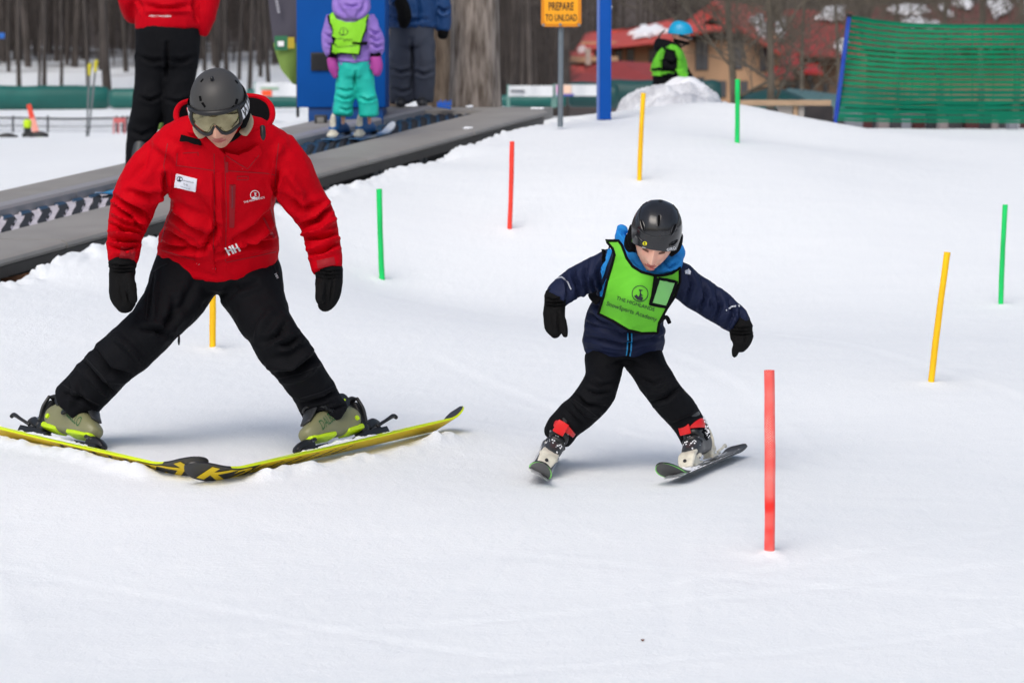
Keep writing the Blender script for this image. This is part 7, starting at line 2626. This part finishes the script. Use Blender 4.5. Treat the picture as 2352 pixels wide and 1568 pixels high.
# blue scrap at the left edge: a small sign among the trees
mb = MB(); box_px(-30, 10, 76, 89, 66, .05, mb, 0, .01)
for u in (-8,):
    mb.cyl(P(u, 215, 66.1), P(u, 80, 66.1), .04, n=8)
ob = link('trail_sign', mb.mesh(), mat('blue_sign_panel', S(22, 96, 180), rough=.5), org=P(-10, 210, 66))
tag(ob, 'small blue trail sign among the trees cut by the left edge of the photo', 'sign')

# feather flags
def feather(pts_l, pts_r, d, mats, label, split, pole, base_v, lettering=None):
    root = empty('feather_flag', P(pole[0][0], base_v, d), label, 'feather flag', 'feather flags')
    mb = MB()
    n = 24
    def fn(s, t):
        a, b = lerp2(pts_l, t), lerp2(pts_r, t)
        u, v = a[0] + (b[0] - a[0]) * s, a[1] + (b[1] - a[1]) * s
        return P(u, v, d + .05 * math.sin(s * 3 + t * 5))
    mb.grid(fn, 8, n, 0, mf=lambda s, t: 0 if t < split else 1)
    mb.grid(lambda s, t: fn(1 - s, t) + V((0, .01, 0)), 8, n, 0, mf=lambda s, t: 0 if t < split else 1)
    link('flag_cloth', mb.mesh(), mats, root)
    mb = MB(); mb.tube([P(u, v, d) for u, v in pole] + [P(pole[-1][0], base_v + 6, d)], [.016] * (len(pole) + 1), n=8, sub=2)
    link('flag_pole', mb.mesh(), DKPL, root)
    if lettering:
        for nm, (x0, x1, y0, y1), m in lettering:
            mb = MB(); box_px(x0, x1, y0, y1, d - .09 - (.02 if nm == 'white_letters' else 0), .01, mb, 0, .003)
            link(nm, mb.mesh(), m, root, smooth=False)
    return root
FD = 29.0
DKFL = mat('charcoal_flag_cloth', S(66, 64, 76), rough=.8)
GRFL = mat('olive_green_flag_cloth', S(110, 138, 62), rough=.8)
feather([(600, -140), (612, -40), (620, 40), (628, 105), (645, 160), (672, 193)], [(680, -140), (683, -40), (684, 40), (685, 105), (684, 160), (682, 196)], FD, [DKFL, GRFL],
        'tall feather flag with charcoal top and olive green foot beside the blue cabinet', .57, [(684, -140), (686, 60), (684, 190)], 262,
        [('green_badge', (631, 661, 83, 116), mat('green_print', S(40, 108, 74), rough=.7)), ('white_letters', (638, 652, 95, 107), WHITE), ('yellow_flower', (661, 676, 86, 112), mat('ochre_print', S(176, 156, 40), rough=.7))])
mb = MB()
for k in range(6):
    mb.cyl(P(633 + k * 1.4, -10 + k * 7.5, FD - .1), P(633 + k * 1.4, -10 + k * 7.5, FD - .08), .016, n=10)
link('dotted_print', mb.mesh(), mat('pale_print', S(150, 150, 160), rough=.7), [o for o in COL.objects if o.name.startswith('feather_flag')][0])
feather([(372, 236), (366, 262), (360, 285), (361, 302)], [(378, 240), (376, 262), (375, 285), (372, 306)], 30, [GRFL, GRFL], 'green tip of a flag seen between the trouser legs of the rider in red', .5, [(377, 232), (377, 300)], 322)

# green shade domes behind the timber rail
for (pts, d, m, lab) in (([(1690, 236), (1715, 215), (1760, 204), (1800, 206), (1840, 222), (1862, 240)], 52, GREENPAD2, 'dark green rounded cover behind the timber rail'), ([(1785, 214), (1812, 203), (1850, 207), (1920, 216), (1930, 240)], 56, mat('pale_teal_cover', S(84, 116, 118), rough=.6), 'pale teal sloping cover behind the timber rail next to the net pole')):
    mb = MB()
    def fn(s, t):
        u, v = lerp2(pts, s)
        a = math.pi * t
        zb = P(u, 262, d).z
        q = P(u, v, d)
        return V((q.x, d - .9 * math.cos(a), zb + (q.z - zb) * math.sin(a) ** .6))
    mb.grid(fn, 40, 16, 0)
    ob = link('tarp_cover', mb.mesh(), m, org=P(1800, 260, d))
    tag(ob, lab, 'tarp cover')
for u0, u1, v0, d, lab in ((1850, 1915, 243, 36, 'dark crate under the timber rail beside the net pole'), (1700, 1790, 250, 40, 'dark crate under the timber rail beside the short green gate pole')):
    mb = MB()
    box_px(u0, u1, v0, 306, d, .4, mb, 0, .03)
    ob = link('storage_crate', mb.mesh(), mat('black_crate', S(34, 32, 34), rough=.8, col2=S(60, 54, 54), vscale=3), org=P(u0, 290, d))
    tag(ob, lab, 'crate')
rr = random.Random(8)
for i in range(18):
    u = 1925 + i * 25 + rr.uniform(-8, 8)
    d = 37 + rr.uniform(0, 4)
    mb = MB(); box_px(u, u + rr.uniform(18, 40), 262 + rr.uniform(-8, 8), 306, d, .3, mb, 0, .04)
    cols_ = [S(52, 50, 54), S(120, 122, 130), S(70, 30, 32), S(34, 36, 42), S(130, 120, 120)]
    ob = link('equipment_bag', mb.mesh(), mat('bag_cloth_%d' % (i % 5), cols_[i % 5], rough=.8), org=P(u, 298, d))
    tag(ob, 'bag or box standing on the snow just visible through the foot of the green net', 'equipment', 'gear behind the green net')
